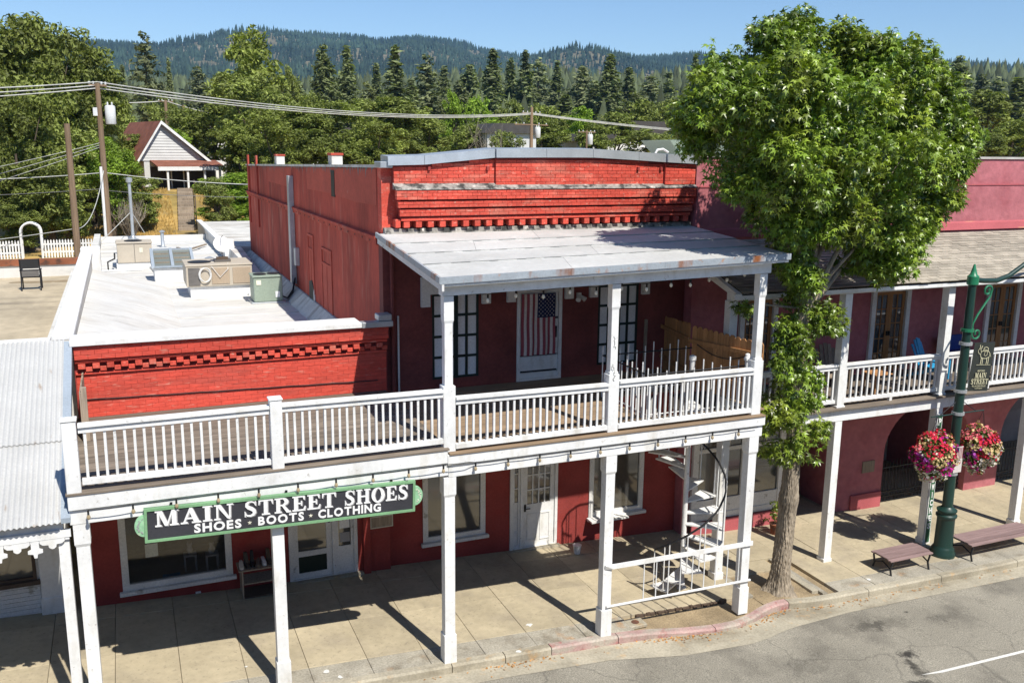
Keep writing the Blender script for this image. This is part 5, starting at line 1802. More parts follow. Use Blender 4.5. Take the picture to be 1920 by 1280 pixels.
# recess behind the arches: back wall, floor, window
B('arcade_back_wall', 10.9, 24, 7.0, 7.2, -0.8, 3.4, 'membrane_old', rbld)
B('arcade_side', 17.4, 17.6, YR + 0.36, 6.99, -0.8, 3.4, 'maroon_stucco', rbld)
B('arcade_ceiling', 10.9, 24, YR + 0.36, 7.0, 3.0, 3.1, 'dark_wood', rbld)
B('passage_wall', 12.52, 12.7, YR + 0.36, 6.99, -0.8, 2.99, 'maroon_stucco', rbld)
B('passage_wall', 10.88, 11.03, YR + 0.36, 6.99, -0.8, 2.99, 'dark_wood', rbld)
B('passage_back', 11.03, 12.5, 6.6, 6.7, -0.8, 2.9, 'dark_wood', rbld)
window(rbld, 15.3, 16.9, 0.4, 2.6, 6.98, 'white_paint', 'dark_glass', 0.16)
B('sunlit_wall_patch', 13.0, 14.08, YR - 0.06, YR - 0.002, -0.55, -0.05, 'maroon_trim', rbld, 0.01)  # redder box standing in for a sunlit patch on the wall
B('plaque', 13.35, 13.78, YR - 0.02, YR - 0.002, 0.55, 0.88, 'weathered_wood', rbld)
# shopfront next to the red building
q = MB()
frame_bars(q, 7.77, 10.60, -0.02, 2.9, YR - 0.08, YR + 0.06, 0.16)
q.box(9.25, 9.37, YR - 0.07, YR + 0.05, 0.52, 2.74)
q.box(7.93, 10.44, YR - 0.07, YR + 0.05, 1.78, 1.88)
q.box(7.93, 10.44, YR - 0.06, YR + 0.04, 0.14, 0.515)
sf = q.build('shopfront', 'white_paint_old', rbld)
for (xa, xb, za, zb2) in ((7.93, 9.25, 0.52, 1.78), (9.37, 10.44, 0.52, 1.78), (7.93, 9.25, 1.88, 2.74), (9.37, 10.44, 1.88, 2.74)):
    B('pane', xa, xb, YR - 0.02, YR - 0.008, za, zb2, 'dark_glass', sf)
for k in range(6):
    B('lattice_bar', 8.1 + k * 0.38, 8.13 + k * 0.38, YR - 0.035, YR - 0.021, 1.88, 2.74, 'white_paint_old', sf)
B('shop_base', 7.75, 10.95, YR - 0.16, YR - 0.082, -0.75, -0.03, 'maroon_trim', rbld, 0.01)
# french doors on the upper floor
for (xa, xb) in ((13.15, 14.45), (17.35, 18.65), (8.95, 10.05)):
    q = MB()
    q.box(xa - 0.02, xa + 0.12, YR - 0.07, YR + 0.05, 3.43, 5.75)
    q.box(xb - 0.12, xb + 0.02, YR - 0.07, YR + 0.05, 3.43, 5.75)
    q.box(xa + 0.12, xb - 0.12, YR - 0.07, YR + 0.05, 5.60, 5.75)
    q.build('door_casing', 'white_paint', rbld)
    mid = (xa + xb) / 2
    for (a_, b_) in ((xa + 0.125, mid - 0.004), (mid + 0.004, xb - 0.125)):
        q = MB()
        cells = frame_bars(q, a_, b_, 3.45, 5.595, YR, YR + 0.05, 0.09, 2, 5, 0.025)
        d_ = q.build('french_door', 'orange_door_wood', rbld)
        for c in cells:
            B('pane', c[0], c[1], YR + 0.02, YR + 0.03, c[2], c[3], 'dark_glass', d_)
        B('handle', (b_ - 0.05 if a_ < mid - 0.1 else a_ + 0.02), (b_ - 0.02 if a_ < mid - 0.1 else a_ + 0.05), YR - 0.05, YR - 0.001, 4.4, 4.52, 'black_metal', d_)

# ---- its porch
rp_ = thing('porch', 'white balustraded porch with brown shingle roof on the maroon building', 'porch', (13, 1.5, 0))
RX = [6.92, 10.05, 13.2, 16.42, 19.6]
RY = 1.5
for i, xx in enumerate(RX):
    g = -0.29 if i == 0 else -0.485
    tapered_post('post', xx, RY, g - 0.03, 3.098, 0.20, rp_, base_h=0.2, cap_h=0)
    tapered_post('post', xx, RY, 3.43, 6.088, 0.20, rp_, base_h=0.05, cap_h=0)
    if i in (1, 2):
        B('post_pad', xx - 0.24, xx + 0.24, RY - 0.26, RY + 0.2, g - 0.03, g + 0.025, 'gutter_concrete', rp_, 0.008)
B('beam', 7.0, 26, RY - 0.11, RY + 0.09, 3.10, 3.385, 'white_paint', rp_, 0.008)
dk = part_empty('deck', rp_, (13, 2.7, 3.4))
yy = RY - 0.22
while yy < YR - 0.1:
    B('plank', 7.0, 26, yy, min(yy + 0.132, YR - 0.09), 3.39, 3.425, 'deck_wood', dk, 0.003)
    yy += 0.139
B('side_board', 6.98, 7.52, RY + 0.1, 3.85, 3.10, 3.385, 'white_paint_old', rp_)
for k in range(22):
    B('joist', 7.4 + k * 0.8, 7.45 + k * 0.8, RY + 0.1, YR - 0.09, 3.16, 3.388, 'white_paint_old', rp_)
for i in range(4):
    xa, xb = RX[i] + 0.105, RX[i + 1] - 0.105
    e = part_empty('balustrade', rp_, ((xa + xb) / 2, RY, 3.5))
    B('hand_rail', xa, xb, RY - 0.075, RY + 0.055, 4.40, 4.445, 'white_paint', e)
    B('top_rail', xa, xb, RY - 0.04, RY + 0.02, 4.31, 4.398, 'white_paint', e)
    B('bottom_rail', xa, xb, RY - 0.05, RY + 0.03, 3.52, 3.60, 'white_paint', e)
    n = int((xb - xa) / 0.155)
    for k in range(n):
        xx = xa + (xb - xa) * (k + 0.5) / n
        B('baluster', xx - 0.02, xx + 0.02, RY - 0.03, RY + 0.01, 3.601, 4.309, 'white_paint', e)
    B('rail_block', (xa + xb) / 2 - 0.04, (xa + xb) / 2 + 0.04, RY - 0.05, RY + 0.03, 3.427, 3.519, 'white_paint', e)
B('eave_beam', 6.85, 26, RY - 0.10, RY + 0.09, 6.09, 6.275, 'white_paint', rp_, 0.006)
B('gutter_board', 6.8, 26, RY - 0.26, RY - 0.23, 6.14, 6.26, 'white_paint', rp_)
rf = part_empty('shingle_roof', rp_, (13, 2.6, 6.7))


def rr_(y):
    return 6.275 + (y - 1.2) / 2.62 * 0.86


q = MB()
q.slab([(6.98, 1.24, rr_(1.24) - 0.012), (26, 1.24, rr_(1.24) - 0.012), (26, YR - 0.11, rr_(YR - 0.11) - 0.012), (6.98, YR - 0.11, rr_(YR - 0.11) - 0.012)], 0.05)
q.build('roof_deck', 'dark_wood', rf)
# shingles: individual pieces where they show largest, the rest joined
prot = {}
rest = MB()
cnt = 0
rows = 19
ex = (YR - 0.12 - 1.2) / rows
cand = []
for r in range(rows):
    y0 = 1.19 + r * ex
    xx = 6.98 + (0.15 if r % 2 else 0) - 0.15
    while xx < 25.9:
        w_ = 0.30
        cand.append((max(xx, 6.98), min(xx + w_, 26), y0))
        xx += w_
vis = [c for c in cand if 10.6 < c[0] < 17.0]
vis.sort(key=lambda c: (c[2] > 1.19 + 8.5 * ex, c[0]))
front = set(vis[:298])
tilt_ = math.atan2(0.86, 2.62)
for c in cand:
    xa, xb, y0 = c
    th = rs.uniform(0.010, 0.022)
    yl = y0 - rs.uniform(0, 0.012)
    if c in front and abs(xb - xa - 0.30) < 1e-6:
        o = B('shingle', xa + 0.003, xb - 0.003, 0, ex * 1.12, 0, 0.014, 'shingle', rf)
        ym = yl + ex * 0.56
        o.location = Vector(((xa + xb) / 2, ym, rr_(ym) + th * 0.6)) - base_of(rf)
        o.rotation_euler = (tilt_ - 0.075, 0, 0)
    else:
        y1 = y0 + ex * 1.06
        rest.slab([(xa + 0.003, yl, rr_(yl) + th), (xb - 0.003, yl, rr_(yl) + th), (xb - 0.003, y1, rr_(y1) + 0.001), (xa + 0.003, y1, rr_(y1) + 0.001)], 0.009)
o = rest.build('shingles', 'shingle', rf)
o['kind'] = 'stuff'
# hipped left end board of that roof
q = MB()
q.hexa([(6.86, 1.25, 6.15), (6.975, 1.25, 6.15), (6.975, YR - 0.12, 6.9), (6.86, YR - 0.12, 6.9)], [(6.86, 1.25, 6.27), (6.975, 1.25, 6.27), (6.975, YR - 0.12, 7.10), (6.86, YR - 0.12, 7.10)])
q.build('rake_board', 'white_paint', rp_)

# ---- furniture on that deck
def adirondack(x, y, z, ang, m, label, s=1.0):
    t_ = thing('deck_chair', label, 'chair', (x, y, z), local=True, rot=(0, 0, ang))
    B('seat', -0.28, 0.28, -0.30, 0.22, 0.32, 0.35, m, t_, rot=(0.16, 0, 0))
    for k in range(5):
        q = MB()
        xx = -0.26 + k * 0.107
        top = 1.02 - 0.035 * (k - 2) ** 2
        q.hexa([(xx, 0.20, 0.26), (xx + 0.097, 0.20, 0.26), (xx + 0.097, 0.225, 0.26), (xx, 0.225, 0.26)], [(xx + (k - 2) * 0.012, 0.46, top), (xx + 0.097 + (k - 2) * 0.012, 0.46, top), (xx + 0.097 + (k - 2) * 0.012, 0.485, top), (xx + (k - 2) * 0.012, 0.485, top)])
        q.build('back_slat', m, t_)
    for sx_ in (-1, 1):
        B('armrest', sx_ * 0.34 - 0.07, sx_ * 0.34 + 0.07, -0.36, 0.36, 0.54, 0.565, m, t_, 0.008)
        B('front_leg', sx_ * 0.31 - 0.035, sx_ * 0.31 + 0.035, -0.33, -0.28, 0, 0.54, m, t_)
        q = MB()
        q.hexa([(sx_ * 0.29 - 0.02, 0.55, 0.0), (sx_ * 0.29 + 0.02, 0.55, 0.0), (sx_ * 0.29 + 0.02, 0.65, 0.0), (sx_ * 0.29 - 0.02, 0.65, 0.0)], [(sx_ * 0.29 - 0.02, -0.28, 0.30), (sx_ * 0.29 + 0.02, -0.28, 0.30), (sx_ * 0.29 + 0.02, -0.20, 0.38), (sx_ * 0.29 - 0.02, -0.20, 0.38)])
        q.build('back_leg', m, t_)
    return t_


adirondack(14.28, 2.75, 3.427, 0.35, 'blue_plastic', 'bright blue slatted armchair on the maroon building upper porch')
adirondack(11.25, 3.05, 3.427, -0.2, 'weathered_wood', 'brown slatted armchair behind the tree on the upper porch')
tb = thing('side_table', 'small orange wooden table behind the railing of the right porch', 'table', (11.9, 2.2, 3.427))
B('table_top', 11.6, 12.15, 1.95, 2.45, 3.90, 3.93, 'fence_wood', tb, 0.006)
for a_ in (11.65, 12.07):
    for b_ in (2.0, 2.38):
        B('leg', a_, a_ + 0.04, b_, b_ + 0.04, 3.427, 3.90, 'fence_wood', tb)
bb_ = thing('deck_bench', 'dark blue bench behind the lamp post on the upper right porch', 'bench', (15.9, 3.4, 3.427))
B('seat', 15.4, 16.5, 3.15, 3.6, 3.85, 3.9, 'dark_blue', bb_, 0.01)
B('backrest', 15.4, 16.5, 3.6, 3.65, 3.9, 4.32, 'dark_blue', bb_, 0.01)
for a_ in (15.45, 16.4):
    for b_ in (3.18, 3.55):
        B('leg', a_, a_ + 0.05, b_, b_ + 0.05, 3.427, 3.85, 'dark_blue', bb_)

# ---- iron fence in the arcade
fe = thing('iron_fence', 'black iron picket fence closing the arches of the maroon building', 'fence', (16, 4.1, -0.5))
for (xa, xb) in ((14.12, 17.28), (18.62, 21.58)):
    for zz in (-0.36, -0.22, 0.50):
        B('rail', xa, xb, YR + 0.17, YR + 0.20, zz, zz + 0.03, 'black_metal', fe)
    xx = xa + 0.05
    while xx < xb - 0.03:
        MB().tube([(xx, YR + 0.185, -0.46), (xx, YR + 0.185, 0.66), (xx, YR + 0.185, 0.74)], [0.011, 0.011, 0.002], 5).build('picket', 'black_metal', fe)
        xx += 0.128

# ---- vertical sign on the second post
vs_ = thing('post_sign', 'narrow green vertical sign with white letters on the porch post behind the flowers', 'sign', (13.2, RY - 0.13, 0))
B('board', 13.115, 13.285, RY - 0.135, RY - 0.118, -0.42, 2.96, 'sign_white', vs_)
B('panel', 13.135, 13.265, RY - 0.142, RY - 0.136, -0.40, 2.93, 'panel_green', vs_)
for c, zz in zip('PYS', (2.68, 2.42, 2.16)):
    font_word(c, 13.155, 13.245, zz, 0.17, RY - 0.143, 'sign_white', vs_, 0.04, 0.003)
for k, c in enumerate('DWICHES'):
    if c == 'I':
        font_word(c, 13.19, 13.212, 1.20 - 0.205 * k, 0.15, RY - 0.143, 'sign_white', vs_, 0.03, 0.003)
    else:
        font_word(c, 13.155, 13.245, 1.20 - 0.205 * k, 0.15, RY - 0.143, 'sign_white', vs_, 0.04, 0.003)

# ================================================================== street lamp
LX, LY = 13.12, 0.80
LZ = -0.49
lp = thing('street_lamp', 'dark green cast iron street lamp with curved arm', 'street lamp', (LX, LY, LZ))
MB().lathe((LX, LY, LZ), [(0.29, 0.0), (0.295, 0.10), (0.265, 0.14), (0.265, 0.19), (0.23, 0.24), (0.215, 0.28), (0.205, 0.95), (0.215, 1.0), (0.245, 1.03), (0.245, 1.07), (0.21, 1.10), (0.215, 1.15), (0.235, 1.17), (0.235, 1.20), (0.15, 1.25), (0.13, 1.28)], 28).build('base', 'lamp_green', lp, True)
MB().lathe((LX, LY, LZ), [(0.125, 1.281), (0.09, 6.72)], 20).build('shaft', 'lamp_green', lp, True)
MB().lathe((LX, LY, LZ), [(0.11, 6.72), (0.13, 6.74), (0.13, 6.92), (0.08, 6.97), (0.055, 7.06), (0.02, 7.2)], 16).build('finial', 'lamp_green_bright', lp, True)
arm = [(LX, LY, LZ + 6.84), (LX + 0.35, LY, LZ + 6.80), (LX + 0.75, LY, LZ + 6.78), (LX + 1.15, LY, LZ + 6.88), (LX + 1.6, LY, LZ + 7.12), (LX + 2.3, LY, LZ + 7.5), (LX + 3.0, LY, LZ + 7.65)]
MB().tube(arm, [0.065, 0.062, 0.06, 0.058, 0.055, 0.05, 0.045], 10).build('arm', 'lamp_green', lp, True)
MB().lathe((LX + 3.05, LY, LZ + 7.3), [(0.22, 0.0), (0.20, 0.12), (0.10, 0.30), (0.05, 0.36)], 16).build('lamp_head', 'lamp_green', lp, True)


def spiral(cx_, cz_, r0, turns, a0, y, sgn=1):
    return [(cx_ + r0 * (1 - 0.75 * k / 24) * math.cos(a0 + sgn * turns * 2 * pi * k / 24), y, cz_ + r0 * (1 - 0.75 * k / 24) * math.sin(a0 + sgn * turns * 2 * pi * k / 24)) for k in range(25)]


sc1 = spiral(LX + 0.30, LZ + 5.55, 0.15, 1.1, pi, LY, 1)
sc2 = spiral(LX + 0.52, LZ + 6.55, 0.14, 1.1, 0.3, LY, 1)
MB().tube(list(reversed(sc1)) + [(LX + 0.16, LY, LZ + 5.8), (LX + 0.28, LY, LZ + 6.0), (LX + 0.48, LY, LZ + 6.25), (LX + 0.62, LY, LZ + 6.42)] + sc2, 0.025, 6).build('scroll', 'lamp_green_bright', lp, True)
for zz in (5.62, 5.30, 4.15, 3.6, 2.1):
    MB().lathe((LX, LY, LZ + zz), [(0.145, 0), (0.145, 0.07)], 16).build('clamp', 'lamp_green_bright' if zz > 5.5 else 'galvanised', lp)
for zz in (5.33, 4.18):
    MB().tube([(LX, LY, LZ + zz), (LX + 0.95, LY, LZ + zz - 0.04)], 0.014, 6).build('banner_rod', 'black_metal', lp)
for sx_ in (-1, 1):
    MB().tube([(LX, LY, LZ + 3.62), (LX + sx_ * 0.85, LY, LZ + 3.62)], 0.016, 6).build('basket_arm', 'lamp_green', lp)
    MB().tube([(LX, LY, LZ + 3.98), (LX + sx_ * 0.6, LY, LZ + 3.62)], 0.01, 6).build('brace', 'black_metal', lp)

# ---- banner
bn = thing('street_banner', 'black MAIN STREET banner with a pale donkey drawing on the lamp post', 'banner', (LX + 0.18, LY - 0.03, LZ + 4.16), local=True, rot=(0, math.radians(4), 0))
BW, BH = 0.66, 1.18
q = MB()
n = 10
for k in range(n):
    xa, xb = BW * k / n, BW * (k + 1) / n
    d0, d1 = 0.012 * math.sin(xa * 8), 0.012 * math.sin(xb * 8)
    q.hexa([(xa, d0, 0), (xb, d1, 0), (xb, d1 + 0.006, 0), (xa, d0 + 0.006, 0)], [(xa, d0, BH), (xb, d1, BH), (xb, d1 + 0.006, BH), (xa, d0 + 0.006, BH)])
q.build('cloth', 'banner_black', bn)
ey = -0.016
font_word('HISTORIC', 0.22, 0.46, 0.475, 0.045, ey, 'banner_cream', bn, 0.0, 0.002)
serif_word('MAIN', 0.16, 0.53, 0.325, 0.125, ey, 'banner_cream', bn, 0.003)
serif_word('STREET', 0.06, 0.62, 0.175, 0.125, ey, 'banner_cream', bn, 0.003)
font_word('PLACERVILLE', 0.12, 0.56, 0.105, 0.045, ey, 'banner_cream', bn, 0.0, 0.002)
font_word('CALIFORNIA', 0.22, 0.47, 0.055, 0.028, ey, 'banner_cream', bn, 0.0, 0.002)
# donkey with pack, drawn as pale strokes
dq = MB()
strokes = [([(0.13, 0.98), (0.17, 0.92), (0.22, 0.90), (0.24, 0.95), (0.21, 1.02), (0.17, 1.05), (0.13, 0.98)], 0.014),
           ([(0.19, 1.05), (0.17, 1.13)], 0.018), ([(0.22, 1.03), (0.25, 1.11)], 0.018),
           ([(0.24, 0.97), (0.30, 0.98), (0.38, 0.98), (0.48, 0.97), (0.53, 0.92), (0.53, 0.84)], 0.014),
           ([(0.22, 0.90), (0.25, 0.83), (0.32, 0.80), (0.42, 0.80), (0.50, 0.83)], 0.014),
           ([(0.27, 0.83), (0.27, 0.72), (0.26, 0.66)], 0.018), ([(0.31, 0.81), (0.32, 0.72), (0.32, 0.66)], 0.018),
           ([(0.45, 0.81), (0.46, 0.72), (0.45, 0.66)], 0.018), ([(0.51, 0.84), (0.51, 0.73), (0.51, 0.66)], 0.018),
           ([(0.30, 0.98), (0.31, 1.06), (0.38, 1.08), (0.45, 1.05), (0.46, 0.97)], 0.014), ([(0.31, 1.02), (0.46, 1.0)], 0.010),
           ([(0.36, 0.97), (0.34, 0.88), (0.40, 0.86), (0.44, 0.89), (0.43, 0.97)], 0.012), ([(0.53, 0.92), (0.57, 0.84)], 0.010),
           ([(0.14, 0.645), (0.60, 0.645)], 0.008)]
for i, (ps, w_) in enumerate(strokes):
    for j, pq in enumerate(stroke(ps, w_)):
        dq.add([(a[0], ey - 0.002 - 0.0003 * i - 0.00002 * j, a[1]) for a in pq], [(0, 1, 2, 3)])
dq.build('donkey_drawing', 'banner_cream', bn)

# ---- flower baskets
def basket(cx_, cy_, cz_, rx, rzz, seed, label, palette):
    rg = np.random.default_rng(seed)
    t_ = thing('flower_basket', label, 'flower basket', (cx_, cy_, cz_), 'flower baskets on the street lamp')
    q = MB().lathe((cx_, cy_, cz_), [(0.02, -0.30), (0.15, -0.27), (0.22, -0.12), (0.25, 0.05), (0.25, 0.08), (0.2, 0.08)], 16)
    q.build('pot', 'dark_wood', t_, True)
    for a_ in (0, 2.1, 4.2):
        MB().tube([(cx_ + 0.24 * math.cos(a_), cy_ + 0.24 * math.sin(a_), cz_ + 0.08), (cx_, cy_, LZ + 3.62)], 0.006, 4).build('chain', 'black_metal', t_)

    def pts_(n, lo, hi):
        d = rg.normal(size=(n, 3))
        d /= np.linalg.norm(d, axis=1, keepdims=True)
        lump = 1 + 0.14 * np.sin(d[:, 0] * 6 + seed) * np.cos(d[:, 2] * 7) + 0.08 * np.sin(d[:, 1] * 11)
        rr = rg.uniform(lo, hi, n) * lump
        s_ = np.array([rx, rx * 0.95, rzz])
        taper = np.where(d[:, 2] < 0, 1 - 0.22 * d[:, 2] ** 2, 1)[:, None]
        pz = d * rr[:, None] * s_ * np.concatenate([taper, taper, np.ones_like(taper)], 1)
        return pz, d
    T5 = [(0, 0, 0)] + [(math.cos(2 * pi * k / 6), math.sin(2 * pi * k / 6), 0.25) for k in range(6)]
    F5 = [(0, k + 1, (k + 1) % 6 + 1) for k in range(6)]
    p, d = pts_(4200, 0.6, 1.04)
    V, F = scatter([(-1, 0, 0), (0, -0.45, 0.12), (1, 0, 0), (0, 0.45, 0.12)], [(0, 1, 2), (0, 2, 3)], p, frames(d + 0.8 * rg.normal(size=d.shape), rg), rg.uniform(0.02, 0.045, len(p)))
    o = link(bpy.data.objects.new('foliage', np_mesh('foliage', V, F, 'leaf_basket')), t_)
    o['kind'] = 'stuff'
    p, d = pts_(2300, 0.93, 1.06)
    lump_id = rg.integers(0, 70, 1)
    cen, _ = pts_(60, 0.95, 1.0)
    lab = np.argmin(((p[:, None, :] - cen[None]) ** 2).sum(2), 1)
    names = list(palette.keys())
    cc = []
    for c in cen:
        zf = c[2] / rzz
        wts = np.array([palette[k_](zf) for k_ in names])
        cc.append(rg.choice(len(names), p=wts / wts.sum()))
    cc = np.array(cc)[lab]
    noise_ = rg.random(len(p)) < 0.14
    cc = np.where(noise_, rg.integers(0, len(names), len(p)), cc)
    for i, k_ in enumerate(names):
        m_ = (cc == i) & (rg.random(len(p)) < 0.8)
        if m_.sum() < 3:
            continue
        V, F = scatter(T5, F5, p[m_], frames(d[m_] + 0.45 * rg.normal(size=d[m_].shape), rg), rg.uniform(0.02, 0.038, m_.sum()))
        o = link(bpy.data.objects.new(k_ + '_flowers', np_mesh('flowers', V, F, 'petal_' + k_)), t_)
        o['kind'] = 'stuff'
    return t_


sm = lambda z, c, w_: math.exp(-((z - c) / w_) ** 2) + 0.01
pal = dict(red=lambda z: 1.8 * sm(z, 0.65, 0.4), coral=lambda z: 0.6 * sm(z, 0.8, 0.35), yellow=lambda z: 0.4 * sm(z, 0.35, 0.6), magenta=lambda z: 1.1 * sm(z, -0.1, 0.4), purple=lambda z: 0.35 * sm(z, -0.25, 0.4), white=lambda z: 0.75 * sm(z, -0.55, 0.5))
pal2 = dict(red=lambda z: 1.1 * sm(z, 0.35, 0.4), coral=lambda z: 0.5 * sm(z, 0.7, 0.35), yellow=lambda z: 0.55 * sm(z, 0.75, 0.5), magenta=lambda z: 0.8 * sm(z, -0.1, 0.5), purple=lambda z: 0.4 * sm(z, -0.1, 0.4), white=lambda z: 1.4 * sm(z, -0.45, 0.5))
basket(LX - 0.62, LY, 2.14, 0.49, 0.58, 5, 'round hanging basket of red and magenta flowers left of the lamp post', pal)
basket(LX + 0.84, LY, 2.16, 0.48, 0.56, 9, 'round hanging basket of yellow, red and white flowers right of the lamp post', pal2)
pc = thing('flag_placard', 'small red and white striped placard fixed to the lamp post between the flowers', 'placard', (LX, LY - 0.17, 1.9))
B('plate', LX - 0.13, LX + 0.13, LY - 0.16, LY - 0.15, 1.70, 2.35, 'flag_white', pc)
for k in range(6):
    B('stripe', LX - 0.12 + k * 0.045, LX - 0.10 + k * 0.045, LY - 0.164, LY - 0.1605, 2.05, 2.33, 'flag_red', pc)
B('star_panel', LX - 0.13, LX - 0.01, LY - 0.166, LY - 0.1645, 2.22, 2.34, 'flag_blue', pc)

# ---- benches
def bench(x0, x1, y0, y1, g, label):
    t_ = thing('street_bench', label, 'bench', ((x0 + x1) / 2, (y0 + y1) / 2, g), 'backless benches on the sidewalk')
    n = 6
    w_ = (y1 - y0) / n
    for k in range(n):
        q = MB()
        ya_, yb_ = y0 + k * w_ + 0.006, y0 + (k + 1) * w_ - 0.006
        zc = g + 0.455 - (0.02 if k in (0, n - 1) else 0)
        q.box(x0, x1, ya_, yb_, zc - 0.03, zc)
        q.build('slat', 'bench_slat', t_)
    for xx in (x0 + 0.05, x1 - 0.09):
        ym = (y0 + y1) / 2
        q = MB()
        q.tube([(xx + 0.02, y0 + 0.02, g), (xx + 0.02, y0 + 0.07, g + 0.18), (xx + 0.02, y0 + 0.03, g + 0.36), (xx + 0.02, y0 + 0.05, g + 0.42)], 0.024, 6)
        q.tube([(xx + 0.02, y1 - 0.02, g), (xx + 0.02, y1 - 0.07, g + 0.18), (xx + 0.02, y1 - 0.03, g + 0.36), (xx + 0.02, y1 - 0.05, g + 0.42)], 0.024, 6)
        q.build('leg_frame', 'black_metal', t_, True)
        B('cross_bar', xx, xx + 0.04, y0 + 0.03, y1 - 0.03, g + 0.385, g + 0.42, 'black_metal', t_)
        MB().tube([(xx + 0.02, y0 + 0.08, g + 0.2), (xx + 0.02, ym, g + 0.3), (xx + 0.02, y1 - 0.08, g + 0.2)], 0.018, 6).build('brace', 'black_metal', t_, True)
    return t_


bench(10.88, 12.18, 0.24, 0.88, -0.475, 'short backless slatted bench left of the lamp post')
bench(13.42, 15.75, 0.22, 0.90, -0.50, 'long backless slatted bench right of the lamp post')

# ================================================================== rooftop equipment on the low white roof
def vent_fan(par, c, r):
    MB().lathe(c, [(r, 0), (r, 0.02), (r * 0.85, 0.03)], 18).build('fan_guard', 'black_metal', par)


ac = thing('rooftop_unit', 'large beige rooftop air conditioner with coiled cables in front', 'air conditioner', (-2.3, 16.2, 4.5))
B('curb', -3.15, -1.30, 15.75, 17.2, 4.5, 4.86, 'white_paint', ac)
B('cabinet', -3.26, -1.26, 15.66, 17.3, 4.864, 5.50, 'ac_beige', ac, 0.012)
B('lid', -3.28, -1.24, 15.64, 17.32, 5.503, 5.55, 'ac_beige', ac, 0.01)
B('coil', -3.20, -2.85, 15.645, 15.659, 4.90, 5.46, 'coil_grey', ac)
for xa in (-2.5, -1.86):
    B('access_panel', xa, xa + 0.54, 15.64, 15.659, 4.93, 5.44, 'ac_tan', ac, 0.006)
vent_fan(ac, (-2.8, 16.4, 5.552), 0.36)
cc_ = thing('cable_coil', 'loop of pale cable hanging on the front of the beige air conditioner', 'cable', (-2.7, 15.6, 5.2))
for k in range(3):
    MB().tube([(-2.72 + 0.17 * math.cos(a_) + 0.02 * k, 15.60 - 0.012 * k, 5.24 + 0.22 * math.sin(a_)) for a_ in [2 * pi * i_ / 20 for i_ in range(21)]], 0.012, 5).build('loop', 'white_paint_old', cc_)
MB().tube([(-2.5, 15.61, 5.5), (-2.25, 15.6, 5.15), (-2.0, 15.61, 5.4), (-1.98, 15.8, 5.56)], 0.011, 5).build('loop', 'white_paint_old', cc_)
ds = thing('satellite_dish', 'white satellite dish standing on the beige rooftop air conditioner', 'dish', (-2.1, 16.4, 5.55))
q = MB()
vs, fs = [(0, 0, 0)], []
dc = Vector((-2.08, 16.3, 6.12))
dn = Vector((0.05, -0.8, 0.55)).normalized()
du = dn.cross(Vector((0, 0, 1))).normalized()
dv = dn.cross(du)
vs = [dc - dn * 0.07]
for rr2, dd in ((0.15, -0.05), (0.27, 0.0)):
    for k in range(20):
        a_ = 2 * pi * k / 20
        vs.append(dc + du * rr2 * math.cos(a_) + dv * rr2 * math.sin(a_) * 1.05 + dn * dd)
for k in range(20):
    k2 = (k + 1) % 20
    fs += [(0, 1 + k, 1 + k2), (1 + k, 21 + k, 21 + k2, 1 + k2)]
q.add(vs, fs)
n0 = len(vs)
q.add([v - dn * 0.012 for v in vs], [tuple(reversed(f)) for f in fs])
q.build('reflector', 'white_paint', ds, True)
MB().tube([dc - dn * 0.07, (-2.08, 16.45, 5.95), (-2.08, 16.42, 5.60)], 0.022, 6).build('mast', 'galvanised', ds)
MB().tube([dc - dv * 0.24, dc + dn * 0.34 - dv * 0.12], 0.012, 5).build('feed_arm', 'coil_grey', ds)
B('base_block', -2.34, -1.84, 16.2, 16.6, 5.552, 5.63, 'coil_grey', ds)
B('ballast', -2.28, -1.92, 16.22, 16.32, 5.631, 5.72, 'dark_wood', ds)

ga = thing('condenser', 'green metal condenser unit standing on the white roof by the red side wall', 'air conditioner', (-1.0, 14.4, 4.5))
B('pad', -1.52, -0.52, 13.9, 14.9, 4.50, 4.55, 'galvanised', ga, 0.01)
B('cabinet', -1.44, -0.58, 13.98, 14.85, 4.553, 5.30, 'ac_green', ga, 0.02)
B('lid', -1.47, -0.55, 13.95, 14.88, 5.303, 5.345, 'ac_green', ga, 0.012)
vent_fan(ga, (-1.2, 14.4, 5.347), 0.2)
vent_fan(ga, (-0.78, 14.45, 5.347), 0.2)
B('data_plate', -1.36, -1.22, 13.965, 13.978, 5.08, 5.22, 'paper', ga)
B('data_plate', -0.80, -0.66, 13.965, 13.978, 4.68, 4.86, 'pane_white', ga)
ho = thing('cable_bundle', 'black cables running from the green condenser into the red wall', 'cable', (-0.3, 14.2, 4.6))
for k in range(4):
    MB().tube([(-0.60, 14.2 + 0.04 * k, 4.68), (-0.40, 14.15 + 0.03 * k, 4.60), (-0.22, 14.3, 4.75 + 0.03 * k), (-0.10, 14.7, 4.98 + 0.02 * k), (-0.03, 14.8, 5.2)], 0.022, 6).build('cable', 'black_rubber', ho, True)

